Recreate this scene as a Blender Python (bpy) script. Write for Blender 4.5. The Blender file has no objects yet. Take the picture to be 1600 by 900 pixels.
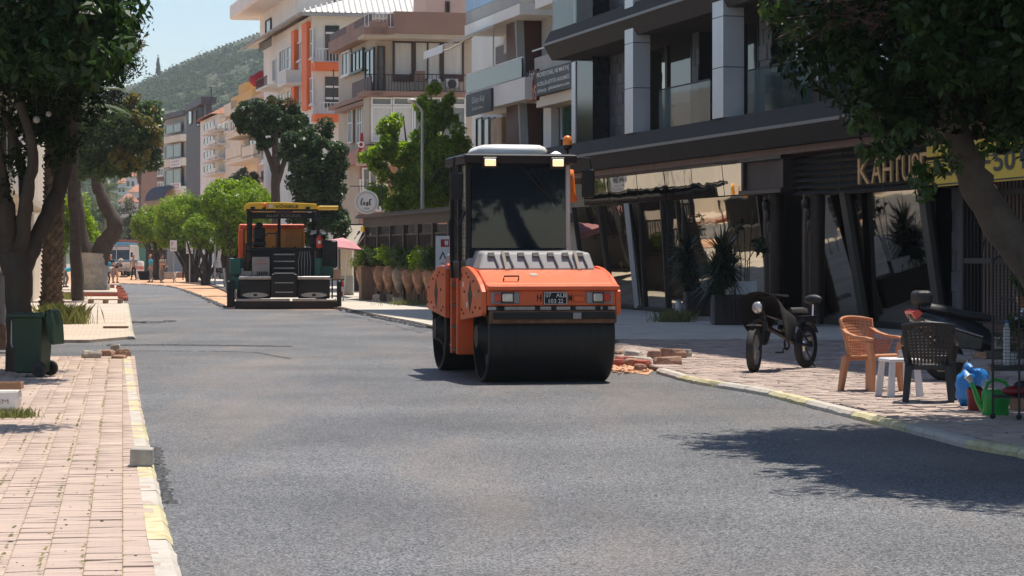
import bpy, bmesh, math, random
import numpy as np
from mathutils import Vector, Matrix
R = math.radians
rnd = random.Random(7)
C = bpy.context.scene.collection
sc = bpy.context.scene

# ---------------------------------------------------------------- camera, sky, sun, exposure
F = 3780.0; H = 1.7; HY = 400.0          # focal length and horizon in photo pixels (1600 wide), eye height in metres
cd = bpy.data.cameras.new('camera'); cam = bpy.data.objects.new('camera', cd); C.objects.link(cam)
cd.sensor_width = 36; cd.lens = F * 36 / 1600; cd.shift_y = -50 / 1600
cd.clip_start = 0.1; cd.clip_end = 6000
cam.location = (0, 0, H); cam.rotation_euler = (R(90), 0, 0)
sc.camera = cam
SUNV = Vector((0.17, 0.25, 1.0)).normalized()
el = math.asin(SUNV.z); az = math.atan2(SUNV.x, SUNV.y)
w = bpy.data.worlds.new('World'); sc.world = w; w.use_nodes = True
wn = w.node_tree.nodes; wl = w.node_tree.links
sky = wn.new('ShaderNodeTexSky'); sky.sky_type = 'NISHITA'; sky.sun_disc = False
sky.sun_elevation = el; sky.sun_rotation = az; sky.altitude = 10; sky.air_density = 1.05; sky.dust_density = 0.5; sky.ozone_density = 2.0
bg = wn['Background']; bg.inputs['Strength'].default_value = 0.125
wl.new(sky.outputs[0], bg.inputs['Color'])
sd = bpy.data.lights.new('sun', 'SUN'); sd.energy = 5.0; sd.angle = R(0.5); sd.color = (1.0, 0.93, 0.83)
so = bpy.data.objects.new('sun', sd); C.objects.link(so)
so.rotation_euler = SUNV.to_track_quat('Z', 'Y').to_euler()
so.location = (20, 20, 60)
vs = sc.view_settings; vs.view_transform = 'Standard'; vs.look = 'None'; vs.exposure = 0.25; vs.gamma = 1.0
sc.render.engine = 'CYCLES'
sc.cycles.max_bounces = 8; sc.cycles.diffuse_bounces = 3; sc.cycles.glossy_bounces = 4; sc.cycles.transparent_max_bounces = 12
sc.cycles.transmission_bounces = 6; sc.cycles.volume_bounces = 0; sc.cycles.caustics_reflective = False; sc.cycles.caustics_refractive = False
sc.cycles.use_denoising = True

# ---------------------------------------------------------------- placing helpers
def P(px, py, d): return Vector(((px - 800) * d / F, d, H + (HY - py) * d / F))
def G(px, py, z=0.0):
    d = F * (H - z) / (py - HY)
    return Vector(((px - 800) * d / F, d, z))

class Fac:
    """a vertical plane: origin, horizontal direction u, normal n (towards the street)"""
    def __init__(s, o, u, flip=False):
        s.o = Vector((o[0], o[1], 0)); s.u = Vector((u[0], u[1], 0)).normalized()
        s.n = Vector((-s.u.y, s.u.x, 0))
        if s.n.dot(s.o) > 0: s.n = -s.n
        if flip: s.n = -s.n
    def hit(s, px, py, off=0.0):
        r = Vector(((px - 800) / F, 1, (HY - py) / F)); c = Vector((0, 0, H)); o = s.o + s.n * off
        t = (o - c).dot(s.n) / r.dot(s.n); p = c + r * t
        return (p - s.o).dot(s.u), p.z
    def U(s, px, off=0.0): return s.hit(px, 400, off)[0]
    def Z(s, px, py, off=0.0): return s.hit(px, py, off)[1]
    def W(s, u, off, z): return s.o + s.u * u + s.n * off + Vector((0, 0, z))
    def rect(s, x0, y0, x1, y1, off=0.0):
        xm = (x0 + x1) / 2
        us = sorted((s.U(x0, off), s.U(x1, off)))
        return us[0], us[1], s.Z(xm, y1, off), s.Z(xm, y0, off)
    def box(s, mb, u0, u1, z0, z1, a, b):
        mb.hexa([s.W(u, o, z) for z in (z0, z1) for (u, o) in ((u0, a), (u1, a), (u1, b), (u0, b))])
    def ext(s, mb, prof, u0, u1):   # prof: list of (off,z), extruded along u
        mb.loft([[s.W(u, o, z) for (o, z) in prof] for u in (u0, u1)])

# ---------------------------------------------------------------- materials
MATS = {}
def nd(nt, t, **k):
    n = nt.nodes.new(t)
    for a, v in k.items():
        if a in n.inputs: n.inputs[a].default_value = v
        else: setattr(n, a, v)
    return n
def mat(name, col, rough=0.6, metal=0.0, var=0.12, scale=3.0, bump=0.0, bscale=30.0, spec=0.5, island=0.0, col2=None, coat=0.0, emit=0.0, stretch=None, dirt=0.0):
    if name in MATS: return MATS[name]
    m = bpy.data.materials.new(name); m.use_nodes = True; nt = m.node_tree; b = nt.nodes['Principled BSDF']; L = nt.links
    b.inputs['Roughness'].default_value = rough; b.inputs['Metallic'].default_value = metal
    b.inputs['Specular IOR Level'].default_value = spec; b.inputs['Coat Weight'].default_value = coat
    tc = nd(nt, 'ShaderNodeTexCoord'); vec = tc.outputs['Object']
    if stretch:
        mp = nd(nt, 'ShaderNodeMapping'); mp.inputs['Scale'].default_value = stretch; L.new(vec, mp.inputs[0]); vec = mp.outputs[0]
    nz = nd(nt, 'ShaderNodeTexNoise', Scale=scale, Detail=6.0, Roughness=0.6); L.new(vec, nz.inputs['Vector'])
    c = Vector(col[:3]); c2 = Vector(col2) if col2 else c
    mx = nd(nt, 'ShaderNodeMix', data_type='RGBA')
    rp = nd(nt, 'ShaderNodeMapRange'); rp.inputs[1].default_value = 0.3; rp.inputs[2].default_value = 0.7
    L.new(nz.outputs['Fac'], rp.inputs[0]); L.new(rp.outputs[0], mx.inputs[0])
    mx.inputs[6].default_value = (*(c * (1 - var)), 1); mx.inputs[7].default_value = (*[min(1, x * (1 + var)) for x in c2], 1)
    out = mx.outputs[2]
    if dirt:
        n2 = nd(nt, 'ShaderNodeTexNoise', Scale=scale * 0.35, Detail=8.0, Roughness=0.7); L.new(tc.outputs['Object'], n2.inputs['Vector'])
        r2 = nd(nt, 'ShaderNodeMapRange'); r2.inputs[1].default_value = 0.52; r2.inputs[2].default_value = 0.78; r2.inputs[4].default_value = dirt
        L.new(n2.outputs['Fac'], r2.inputs[0])
        md = nd(nt, 'ShaderNodeMix', data_type='RGBA'); md.inputs[7].default_value = (0.09, 0.075, 0.06, 1)
        L.new(r2.outputs[0], md.inputs[0]); L.new(out, md.inputs[6]); out = md.outputs[2]
    if island:
        g = nd(nt, 'ShaderNodeNewGeometry'); hs = nd(nt, 'ShaderNodeHueSaturation')
        ma = nd(nt, 'ShaderNodeMapRange'); ma.inputs[3].default_value = 1 - island; ma.inputs[4].default_value = 1 + island
        oi = nd(nt, 'ShaderNodeObjectInfo'); ad = nd(nt, 'ShaderNodeMath', operation='ADD'); fr = nd(nt, 'ShaderNodeMath', operation='FRACT')
        L.new(g.outputs['Random Per Island'], ad.inputs[0]); L.new(oi.outputs['Random'], ad.inputs[1]); L.new(ad.outputs[0], fr.inputs[0])
        L.new(fr.outputs[0], ma.inputs[0]); L.new(ma.outputs[0], hs.inputs['Value']); L.new(out, hs.inputs['Color']); out = hs.outputs[0]
    L.new(out, b.inputs['Base Color'])
    if bump:
        nb = nd(nt, 'ShaderNodeTexNoise', Scale=bscale, Detail=5.0); L.new(vec, nb.inputs['Vector'])
        bp = nd(nt, 'ShaderNodeBump', Strength=bump, Distance=0.02); L.new(nb.outputs['Fac'], bp.inputs['Height']); L.new(bp.outputs[0], b.inputs['Normal'])
    if emit:
        L.new(out, b.inputs['Emission Color']); b.inputs['Emission Strength'].default_value = emit
    MATS[name] = m; return m
def leafmat(name, col, col2, trans=0.35, rough=0.45, tcol=None, spec=0.4):
    if name in MATS: return MATS[name]
    m = bpy.data.materials.new(name); m.use_nodes = True; nt = m.node_tree; b = nt.nodes['Principled BSDF']; L = nt.links
    b.inputs['Roughness'].default_value = rough; b.inputs['Specular IOR Level'].default_value = spec
    g = nd(nt, 'ShaderNodeNewGeometry'); mx = nd(nt, 'ShaderNodeMix', data_type='RGBA')
    mx.inputs[6].default_value = (*col, 1); mx.inputs[7].default_value = (*col2, 1)
    L.new(g.outputs['Random Per Island'], mx.inputs[0]); L.new(mx.outputs[2], b.inputs['Base Color'])
    t = nd(nt, 'ShaderNodeBsdfTranslucent'); hs = nd(nt, 'ShaderNodeHueSaturation', Value=1.6, Saturation=1.1); L.new(mx.outputs[2], hs.inputs['Color'])
    L.new(hs.outputs[0], t.inputs[0])
    s = nd(nt, 'ShaderNodeMixShader'); s.inputs[0].default_value = trans
    L.new(b.outputs[0], s.inputs[1]); L.new(t.outputs[0], s.inputs[2]); L.new(s.outputs[0], nt.nodes['Material Output'].inputs[0])
    MATS[name] = m; return m
def glassmat(name, col, rough=0.03, wav=0.0, wscale=1.2, metal=0.0, alpha=1.0):
    """dark reflective glazing: coated sheet, optionally a little see-through, with slight waviness"""
    if name in MATS: return MATS[name]
    m = bpy.data.materials.new(name); m.use_nodes = True; nt = m.node_tree; b = nt.nodes['Principled BSDF']; L = nt.links
    b.inputs['Base Color'].default_value = (*col, 1); b.inputs['Roughness'].default_value = rough; b.inputs['Metallic'].default_value = metal
    b.inputs['Specular IOR Level'].default_value = 0.8; b.inputs['Alpha'].default_value = alpha
    if wav:
        tc = nd(nt, 'ShaderNodeTexCoord'); nb = nd(nt, 'ShaderNodeTexNoise', Scale=wscale, Detail=1.5); L.new(tc.outputs['Object'], nb.inputs['Vector'])
        bp = nd(nt, 'ShaderNodeBump', Strength=wav, Distance=0.1); L.new(nb.outputs['Fac'], bp.inputs['Height']); L.new(bp.outputs[0], b.inputs['Normal'])
    MATS[name] = m; return m

# ---------------------------------------------------------------- mesh builder
class MB:
    def __init__(s): s.v = []; s.f = []
    def add(s, vs, fs):
        o = len(s.v); s.v += [Vector(v) for v in vs]; s.f += [tuple(i + o for i in f) for f in fs]; return s
    def hexa(s, p): return s.add(p, [(3, 2, 1, 0), (4, 5, 6, 7), (0, 1, 5, 4), (1, 2, 6, 5), (2, 3, 7, 6), (3, 0, 4, 7)])
    def box(s, x0, x1, y0, y1, z0, z1):
        return s.hexa([(x0, y0, z0), (x1, y0, z0), (x1, y1, z0), (x0, y1, z0), (x0, y0, z1), (x1, y0, z1), (x1, y1, z1), (x0, y1, z1)])
    def cbox(s, c, sz, m=None):
        h = Vector(sz) / 2; c = Vector(c)
        ps = [Vector((a * h.x, b * h.y, e * h.z)) for e in (-1, 1) for (a, b) in ((-1, -1), (1, -1), (1, 1), (-1, 1))]
        return s.hexa([c + (m @ p if m else p) for p in ps])
    def beam(s, a, b, w, h, up=(0, 0, 1)):
        a = Vector(a); b = Vector(b); d = (b - a).normalized(); up = Vector(up)
        if abs(d.dot(up)) > 0.98: up = Vector((0, 1, 0))
        x = d.cross(up).normalized(); y = x.cross(d)
        return s.hexa([q + x * (i * w / 2) + y * (j * h / 2) for q in (a, b) for (i, j) in ((-1, -1), (1, -1), (1, 1), (-1, 1))])
    def loft(s, rings, caps=True, closed=True):
        n = len(rings[0]); vs = [p for r in rings for p in r]; fs = []
        for k in range(len(rings) - 1):
            for i in range(n if closed else n - 1):
                j = (i + 1) % n; fs.append((k * n + i, k * n + j, (k + 1) * n + j, (k + 1) * n + i))
        if caps and closed: fs += [tuple(range(n - 1, -1, -1)), tuple((len(rings) - 1) * n + i for i in range(n))]
        return s.add(vs, fs)
    def prism(s, poly, ax, a, b):
        """poly in the two other axes in order; extruded along ax from a to b"""
        def q(p, t): return {'x': (t, p[0], p[1]), 'y': (p[0], t, p[1]), 'z': (p[0], p[1], t)}[ax]
        return s.loft([[q(p, t) for p in poly] for t in (a, b)])
    def tube(s, pts, r, n=8, caps=True):
        pts = [Vector(p) for p in pts]; rs = r if isinstance(r, (list, tuple)) else [r] * len(pts); rings = []; px = None
        for i, p in enumerate(pts):
            d = (pts[min(i + 1, len(pts) - 1)] - pts[max(i - 1, 0)]).normalized()
            if px is None:
                px = d.cross(Vector((0, 0, 1)) if abs(d.z) < 0.9 else Vector((0, 1, 0))).normalized()
            px = (px - d * px.dot(d)).normalized(); py = d.cross(px)
            rings.append([p + (px * math.cos(t) + py * math.sin(t)) * rs[i] for t in [2 * math.pi * k / n for k in range(n)]])
        return s.loft(rings, caps)
    def lathe(s, prof, c=(0, 0, 0), n=16, ax='z', sc=(1, 1)):
        c = Vector(c); rings = []
        for (r, h) in prof:
            ring = []
            for k in range(n):
                t = 2 * math.pi * k / n; a, b = r * math.cos(t) * sc[0], r * math.sin(t) * sc[1]
                ring.append(c + Vector({'z': (a, b, h), 'x': (h, a, b), 'y': (a, h, b)}[ax]))
            rings.append(ring)
        a, b = prof[0][0] > .036, prof[-1][0] > .036
        if a and b: return s.loft(rings + [rings[0]], caps=False)
        s.loft(rings, caps=False); o = len(s.v) - n * len(prof)
        if not a: s.f.append(tuple(range(o + n - 1, o - 1, -1)))
        if not b: s.f.append(tuple(range(o + n * (len(prof) - 1), o + n * len(prof))))
        return s
    def ball(s, c, r, n=10, m=6):
        r = r if isinstance(r, (list, tuple)) else (r, r, r); c = Vector(c); rings = []
        for i in range(m + 1):
            ph = math.pi * (i / m - 0.5) * 0.985; rings.append([c + Vector((r[0] * math.cos(ph) * math.cos(t), r[1] * math.cos(ph) * math.sin(t), r[2] * math.sin(ph))) for t in [2 * math.pi * k / n for k in range(n)]])
        return s.loft(rings)
    def quad(s, *p): return s.add(p, [tuple(range(len(p)))])
    def build(s, name, m, parent=None, smooth=None, bevel=0.0, world=False, seg=1, fix=True):
        me = bpy.data.meshes.new(name); vs = s.v
        if world and parent is not None:
            mi = parent.matrix_basis.inverted(); vs = [mi @ v for v in vs]
        me.from_pydata([tuple(v) for v in vs], [], s.f); 
        if fix and len(s.f) < 60000:
            bm = bmesh.new(); bm.from_mesh(me); bmesh.ops.recalc_face_normals(bm, faces=bm.faces); bm.to_mesh(me); bm.free()
        return link(name, me, m, parent, smooth, bevel, seg)
def link(name, me, m, parent=None, smooth=None, bevel=0.0, seg=1):
    o = bpy.data.objects.new(name, me); C.objects.link(o)
    if m: me.materials.append(MATS[m] if isinstance(m, str) else m)
    if parent is not None: o.parent = parent
    if smooth is not None and len(me.polygons):
        if smooth >= 180: me.polygons.foreach_set('use_smooth', [True] * len(me.polygons))
        else: me.set_sharp_from_angle(angle=R(smooth)); me.polygons.foreach_set('use_smooth', [True] * len(me.polygons))
    if bevel:
        b = o.modifiers.new('bevel', 'BEVEL'); b.width = bevel; b.segments = seg; b.limit_method = 'ANGLE'; b.angle_limit = R(40); b.use_clamp_overlap = True
    return o
def tag(o, label, cat, group=None):
    o['label'] = label; o['category'] = cat
    if group: o['group'] = group
    return o
def thing(name, label, cat, loc=(0, 0, 0), rz=0.0, group=None, sc_=1.0):
    o = bpy.data.objects.new(name, None); C.objects.link(o); o.location = loc; o.rotation_euler = (0, 0, rz); o.scale = (sc_,) * 3
    o.empty_display_size = 0.2
    o.matrix_basis = Matrix.LocRotScale(Vector(loc), Matrix.Rotation(rz, 3, 'Z'), Vector((sc_,) * 3))
    return tag(o, label, cat, group)
def struct(o): o['kind'] = 'structure'; return o
def stuff(o): o['kind'] = 'stuff'; return o
def dup(root, loc, rz, label, group=None, s=None):
    r = root.copy(); C.objects.link(r); r.location = loc; r.rotation_euler = (0, 0, rz); r['label'] = label
    if s: r.scale = (s, s, s)
    if group: r['group'] = group
    for ch in list(root.children):
        c = ch.copy(); C.objects.link(c); c.parent = r
        for g in list(ch.children):
            d = g.copy(); C.objects.link(d); d.parent = c
    return r
def mesh_np(name, V, Fq, m, parent=None, smooth=None):
    me = bpy.data.meshes.new(name); k = Fq.shape[1]
    me.vertices.add(len(V)); me.vertices.foreach_set('co', np.ascontiguousarray(V, dtype=np.float32).ravel())
    me.loops.add(Fq.size); me.loops.foreach_set('vertex_index', Fq.astype(np.int32).ravel())
    me.polygons.add(len(Fq)); me.polygons.foreach_set('loop_start', np.arange(0, Fq.size, k, dtype=np.int32)); me.polygons.foreach_set('loop_total', np.full(len(Fq), k, dtype=np.int32))
    me.update(calc_edges=True); me.validate()
    return link(name, me, m, parent, smooth)
FONT = None
def text(body, m, parent, o, ux, uz, w=None, h=None, ext=0.004, name='lettering', shear=0.0, bold=0.0):
    """flat lettering: o = lower left corner, ux/uz = unit vectors; fitted to width w and height h"""
    cu = bpy.data.curves.new(name, 'FONT'); cu.body = body; cu.size = 1; cu.shear = shear; cu.extrude = 0.0; cu.offset = bold; cu.resolution_u = 3; cu.align_x = 'LEFT'
    to = bpy.data.objects.new(name, cu); C.objects.link(to)
    dg = bpy.context.evaluated_depsgraph_get(); me = bpy.data.meshes.new_from_object(to.evaluated_get(dg)); C.objects.unlink(to); bpy.data.objects.remove(to)
    n = len(me.vertices); co = np.empty(n * 3, np.float32); me.vertices.foreach_get('co', co); co = co.reshape(-1, 3)
    mn = co.min(0); mx = co.max(0); d = np.maximum(mx - mn, 1e-6)
    sx = w / d[0] if w else h / d[1]; sy = h / d[1] if h else sx
    ux = Vector(ux).normalized(); uz = Vector(uz).normalized(); o = Vector(o)
    q = (co - mn) * np.array([sx, sy, 1]); nv = ux.cross(uz) * ext
    W = np.array(o) + q[:, :1] * np.array(ux) + q[:, 1:2] * np.array(uz) + np.array(nv)
    me.vertices.foreach_set('co', W.astype(np.float32).ravel()); me.materials.clear(); me.update()
    return link(name, me, m, parent)

# ---------------------------------------------------------------- foliage
def leaves(name, m, parent, clumps, n, size, seed=1, spread=1.0, aspect=0.42, up=0.35, droop=0.0, world=False, flat=1.0):
    """clumps: array (k,4) centre + radius; n leaves in all, each a folded four-corner leaf"""
    g = np.random.default_rng(seed); cl = np.asarray(clumps, float)
    wts = cl[:, 3] ** 2; idx = g.choice(len(cl), n, p=wts / wts.sum())
    d = g.normal(size=(n, 3)); d /= np.linalg.norm(d, axis=1)[:, None]
    rad = cl[idx, 3:4] * (0.35 + 0.75 * g.random((n, 1)) ** 0.6) * spread
    c = cl[idx, :3] + d * rad * np.array([1, 1, flat])
    nrm = d * 0.6 + np.array([0, 0, up]) + g.normal(size=(n, 3)) * 0.45; nrm /= np.linalg.norm(nrm, axis=1)[:, None]
    t = g.normal(size=(n, 3)) + d * 0.5 + np.array([0, 0, -droop]); t -= nrm * (t * nrm).sum(1)[:, None]; t /= np.linalg.norm(t, axis=1)[:, None] + 1e-9
    b = np.cross(nrm, t); s = size * (0.6 + 0.8 * g.random((n, 1)))
    fold = nrm * s * 0.12
    V = np.stack([c - t * s * .5, c + b * s * aspect * .5 + fold - t * s * .05, c + t * s * .5, c - b * s * aspect * .5 + fold - t * s * .05], 1).reshape(-1, 3)
    if parent is not None and not world: V = V - np.array(parent.location)
    return mesh_np(name, V, np.arange(n * 4).reshape(-1, 4), m, parent)
def clumps_ellipsoid(c, r, k, cr, seed, shell=0.75, lo=-1.0, hi=1.0, jit=0.12):
    g = np.random.default_rng(seed); out = []
    while len(out) < k:
        d = g.normal(size=3); d /= np.linalg.norm(d)
        if not (lo <= d[2] <= hi): continue
        f = shell + (1 - shell) * g.random() if g.random() < 0.75 else g.random() * shell
        f *= 1 + g.normal() * jit
        out.append([c[0] + d[0] * r[0] * f, c[1] + d[1] * r[1] * f, c[2] + d[2] * r[2] * f, cr * (0.6 + 0.8 * g.random())])
    return np.array(out)
# ---------------------------------------------------------------- ground, road, pavements
ROAD = Vector((-0.161, 1, 0)).normalized(); RPER = Vector((ROAD.y, -ROAD.x, 0))
def asphalt_material():
    m = bpy.data.materials.new('asphalt'); m.use_nodes = True; nt = m.node_tree; b = nt.nodes['Principled BSDF']; L = nt.links
    tc = nd(nt, 'ShaderNodeTexCoord'); co = tc.outputs['Object']
    vo = nd(nt, 'ShaderNodeTexVoronoi', Scale=95.0); L.new(co, vo.inputs['Vector'])
    nz = nd(nt, 'ShaderNodeTexNoise', Scale=45.0, Detail=8.0, Roughness=0.8); L.new(co, nz.inputs['Vector'])
    cr = nd(nt, 'ShaderNodeValToRGB'); e = cr.color_ramp.elements
    e[0].position = 0.36; e[0].color = (0.018, 0.018, 0.020, 1); e[1].position = 0.66; e[1].color = (0.27, 0.27, 0.275, 1)
    ad = nd(nt, 'ShaderNodeMix', data_type='FLOAT'); ad.inputs[0].default_value = 0.55
    sp = nd(nt, 'ShaderNodeSeparateColor'); L.new(vo.outputs['Color'], sp.inputs[0])
    L.new(nz.outputs['Fac'], ad.inputs[2]); L.new(sp.outputs[0], ad.inputs[3]); L.new(ad.outputs[0], cr.inputs[0])
    mp = nd(nt, 'ShaderNodeMapping'); mp.inputs['Rotation'].default_value = (0, 0, R(-9.2)); mp.inputs['Scale'].default_value = (1.0, 0.16, 1); L.new(co, mp.inputs[0])
    n2 = nd(nt, 'ShaderNodeTexNoise', Scale=0.55, Detail=5.0, Roughness=0.6); L.new(mp.outputs[0], n2.inputs['Vector'])
    r2 = nd(nt, 'ShaderNodeMapRange'); r2.inputs[1].default_value = 0.47; r2.inputs[2].default_value = 0.66; r2.inputs[4].default_value = 0.46; L.new(n2.outputs['Fac'], r2.inputs[0])
    mx = nd(nt, 'ShaderNodeMix', data_type='RGBA', blend_type='MIX'); mx.inputs[7].default_value = (0.27, 0.215, 0.17, 1)
    L.new(r2.outputs[0], mx.inputs[0]); L.new(cr.outputs[0], mx.inputs[6])
    n3 = nd(nt, 'ShaderNodeTexNoise', Scale=0.35, Detail=4.0); L.new(co, n3.inputs['Vector'])
    r3 = nd(nt, 'ShaderNodeMapRange'); r3.inputs[1].default_value = 0.3; r3.inputs[2].default_value = 0.7; r3.inputs[3].default_value = 0.72; r3.inputs[4].default_value = 1.2; L.new(n3.outputs['Fac'], r3.inputs[0])
    hs = nd(nt, 'ShaderNodeHueSaturation'); L.new(r3.outputs[0], hs.inputs['Value']); L.new(mx.outputs[2], hs.inputs['Color'])
    L.new(hs.outputs[0], b.inputs['Base Color']); b.inputs['Roughness'].default_value = 0.6; b.inputs['Specular IOR Level'].default_value = 0.4
    bp = nd(nt, 'ShaderNodeBump', Strength=0.85, Distance=0.012); L.new(ad.outputs[0], bp.inputs['Height']); L.new(bp.outputs[0], b.inputs['Normal'])
    MATS['asphalt'] = m
asphalt_material()
mat('tar', (0.014, 0.014, 0.016), 0.5, var=.3, bump=.8, bscale=40)
mat('dirt', (0.50, 0.25, 0.13), 0.9, var=.25, scale=.6, col2=(0.58, 0.36, 0.22), bump=.8, bscale=4)
mat('sandy_ground', (0.30, 0.25, 0.20), 0.9, var=.2, scale=.2)
def brick_texture(name, c1, c2, mortar):
    m = bpy.data.materials.new(name); m.use_nodes = True; nt = m.node_tree; b = nt.nodes['Principled BSDF']; L = nt.links
    tc = nd(nt, 'ShaderNodeTexCoord'); mp = nd(nt, 'ShaderNodeMapping'); mp.inputs['Rotation'].default_value = (0, 0, R(-9.2)); L.new(tc.outputs['Object'], mp.inputs[0])
    br = nd(nt, 'ShaderNodeTexBrick', Scale=1.0); br.inputs['Brick Width'].default_value = .21; br.inputs['Row Height'].default_value = .105; br.inputs['Mortar Size'].default_value = .006
    br.inputs['Color1'].default_value = (*c1, 1); br.inputs['Color2'].default_value = (*c2, 1); br.inputs['Mortar'].default_value = (*mortar, 1); L.new(mp.outputs[0], br.inputs['Vector'])
    nz = nd(nt, 'ShaderNodeTexNoise', Scale=.5, Detail=6.0); L.new(tc.outputs['Object'], nz.inputs['Vector'])
    r = nd(nt, 'ShaderNodeMapRange'); r.inputs[3].default_value = .7; r.inputs[4].default_value = 1.3; L.new(nz.outputs['Fac'], r.inputs[0])
    hs = nd(nt, 'ShaderNodeHueSaturation'); L.new(br.outputs[0], hs.inputs['Color']); L.new(r.outputs[0], hs.inputs['Value']); L.new(hs.outputs[0], b.inputs['Base Color'])
    b.inputs['Roughness'].default_value = .85; MATS[name] = m
brick_texture('far_bricks', (0.52, 0.43, 0.35), (0.56, 0.46, 0.37), (0.36, 0.29, 0.22))
brick_texture('right_far_bricks', (0.36, 0.285, 0.25), (0.41, 0.33, 0.28), (0.12, 0.1, 0.08))
mat('brick_pink', (0.45, 0.33, 0.268), 0.85, var=.14, scale=2.5, col2=(0.49, 0.38, 0.31), bump=.35, bscale=90, island=.08, dirt=.35)
mat('brick_red', (0.37, 0.285, 0.25), 0.85, var=.15, scale=1.2, col2=(0.46, 0.36, 0.30), bump=.35, bscale=80, island=.13, dirt=.4)
mat('joint_sand', (0.34, 0.29, 0.17), 0.95, var=.35, scale=9, col2=(0.30, 0.27, 0.10))
mat('joint_dark', (0.10, 0.08, 0.065), 0.95, var=.3, scale=5)
mat('kerb_yellow', (0.50, 0.415, 0.20), 0.75, var=.14, scale=8, bump=.4, bscale=35, col2=(0.58, 0.52, 0.34), dirt=.5)
mat('kerb_white', (0.50, 0.45, 0.385), 0.8, var=.14, scale=8, bump=.4, bscale=35, dirt=.5)
mat('concrete_slab', (0.54, 0.48, 0.40), 0.9, var=.16, scale=.9, bump=.4, bscale=12, dirt=.35)
mat('side_stone', (0.42, 0.33, 0.26), 0.9, var=.3, scale=6, bump=.9, bscale=18, island=.25)

gm = MB(); gm.quad((-1500, -60, -.16), (1500, -60, -.16), (1500, 3000, -.16), (-1500, 3000, -.16)); struct(gm.build('ground', 'sandy_ground'))
def sheet(name, pts, z, m, parent=None):
    me = bpy.data.meshes.new(name); me.from_pydata([(p[0], p[1], z) for p in pts], [], [tuple(range(len(pts)))])
    bm = bmesh.new(); bm.from_mesh(me); bmesh.ops.triangulate(bm, faces=bm.faces); bmesh.ops.recalc_face_normals(bm, faces=bm.faces)
    for f in bm.faces:
        if f.normal.z < 0: f.normal_flip()
    bm.to_mesh(me); bm.free(); return link(name, me, m, parent)
def slab(name, pts, z0, z1, m, parent=None):
    mb = MB(); mb.loft([[(p[0], p[1], z) for p in pts] for z in (z0, z1)], caps=False); o = mb.build(name, m, parent)
    me = o.data; bm = bmesh.new(); bm.from_mesh(me); top = [v for v in bm.verts if abs(v.co.z - z1) < 1e-5]; n = len(pts)
    bm.verts.ensure_lookup_table(); f = bm.faces.new([bm.verts[n + i] for i in range(n)]); bmesh.ops.triangulate(bm, faces=[f]); bmesh.ops.recalc_face_normals(bm, faces=bm.faces); bm.to_mesh(me); bm.free(); return o
g2 = lambda *a: [G(x, y, 0) for (x, y) in a]
# orange sub-base of the torn-up street
dirt = struct(sheet('dirt_track', [(-60, 60), (12, 60), (-8, 190), (-14, 330), (-60, 330)], 0.0, 'dirt'))
edge = g2((186, 444), (225, 444.5), (262, 447.5), (282, 452), (303, 460), (330, 471), (352, 482), (380, 484), (530, 484.5), (560, 488))
road = sheet('road', [(-16, 3), (16, 3), (16, 70)] + [(p.x, p.y) for p in reversed(edge)] + [(-40, 150), (-40, 60), (-16, 40)], 0.012, 'asphalt'); struct(road)
# ragged edge of the new mat and its seams: black lumps of asphalt
def ridge(name, pts, r, n, seed, sq=.5):
    rr = random.Random(seed); mb = MB()
    for i in range(n):
        t = rr.random() * (len(pts) - 1); k = int(t); p = pts[k].lerp(pts[k + 1], t - k)
        s = r * (0.4 + rr.random()); mb.ball(p + Vector((rr.gauss(0, r * .6), rr.gauss(0, r * .9), s * .1 + .008)), (s * 1.4, s * 1.2, s * sq), 6, 4)
    return stuff(mb.build(name, 'tar', road, 60))
ridge('seam_crumbs', g2((170, 541), (260, 540.5), (350, 541.5), (450, 543)), .05, 420, 1, .32)
ridge('seam_crumbs', g2((200, 549.5), (330, 550), (400, 552), (455, 562)), .028, 260, 2, .25)
ridge('mat_edge', g2((186, 444), (225, 444.5), (262, 447.5), (282, 452), (303, 460), (330, 471), (352, 482)), .07, 260, 3)
ridge('seam_crumbs', g2((212, 505), (240, 506), (270, 503)), .07, 60, 4, .5)
ridge('mat_edge', g2((535, 485.5), (600, 499), (640, 507), (668, 513)), .07, 220, 5)
ridge('seam_crumbs', g2((450, 490), (540, 494), (580, 501), (660, 521)), .035, 160, 6, .2)
ridge('mat_edge', g2((262, 790), (254, 760), (246, 730), (240, 700)), .03, 200, 8, .4)

for k, (xa, ya, xb, yb_) in enumerate(((430, 560, 1010, 900), (620, 560, 1400, 880), (960, 610, 1330, 700), (300, 560, 480, 900))):
    ridge('seam_crumbs', [G(xa + (xb - xa) * t, ya + (yb_ - ya) * t ** 1.6, 0) for t in [i / 12 for i in range(13)]], .012, 260, 20 + k, .18)
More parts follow.
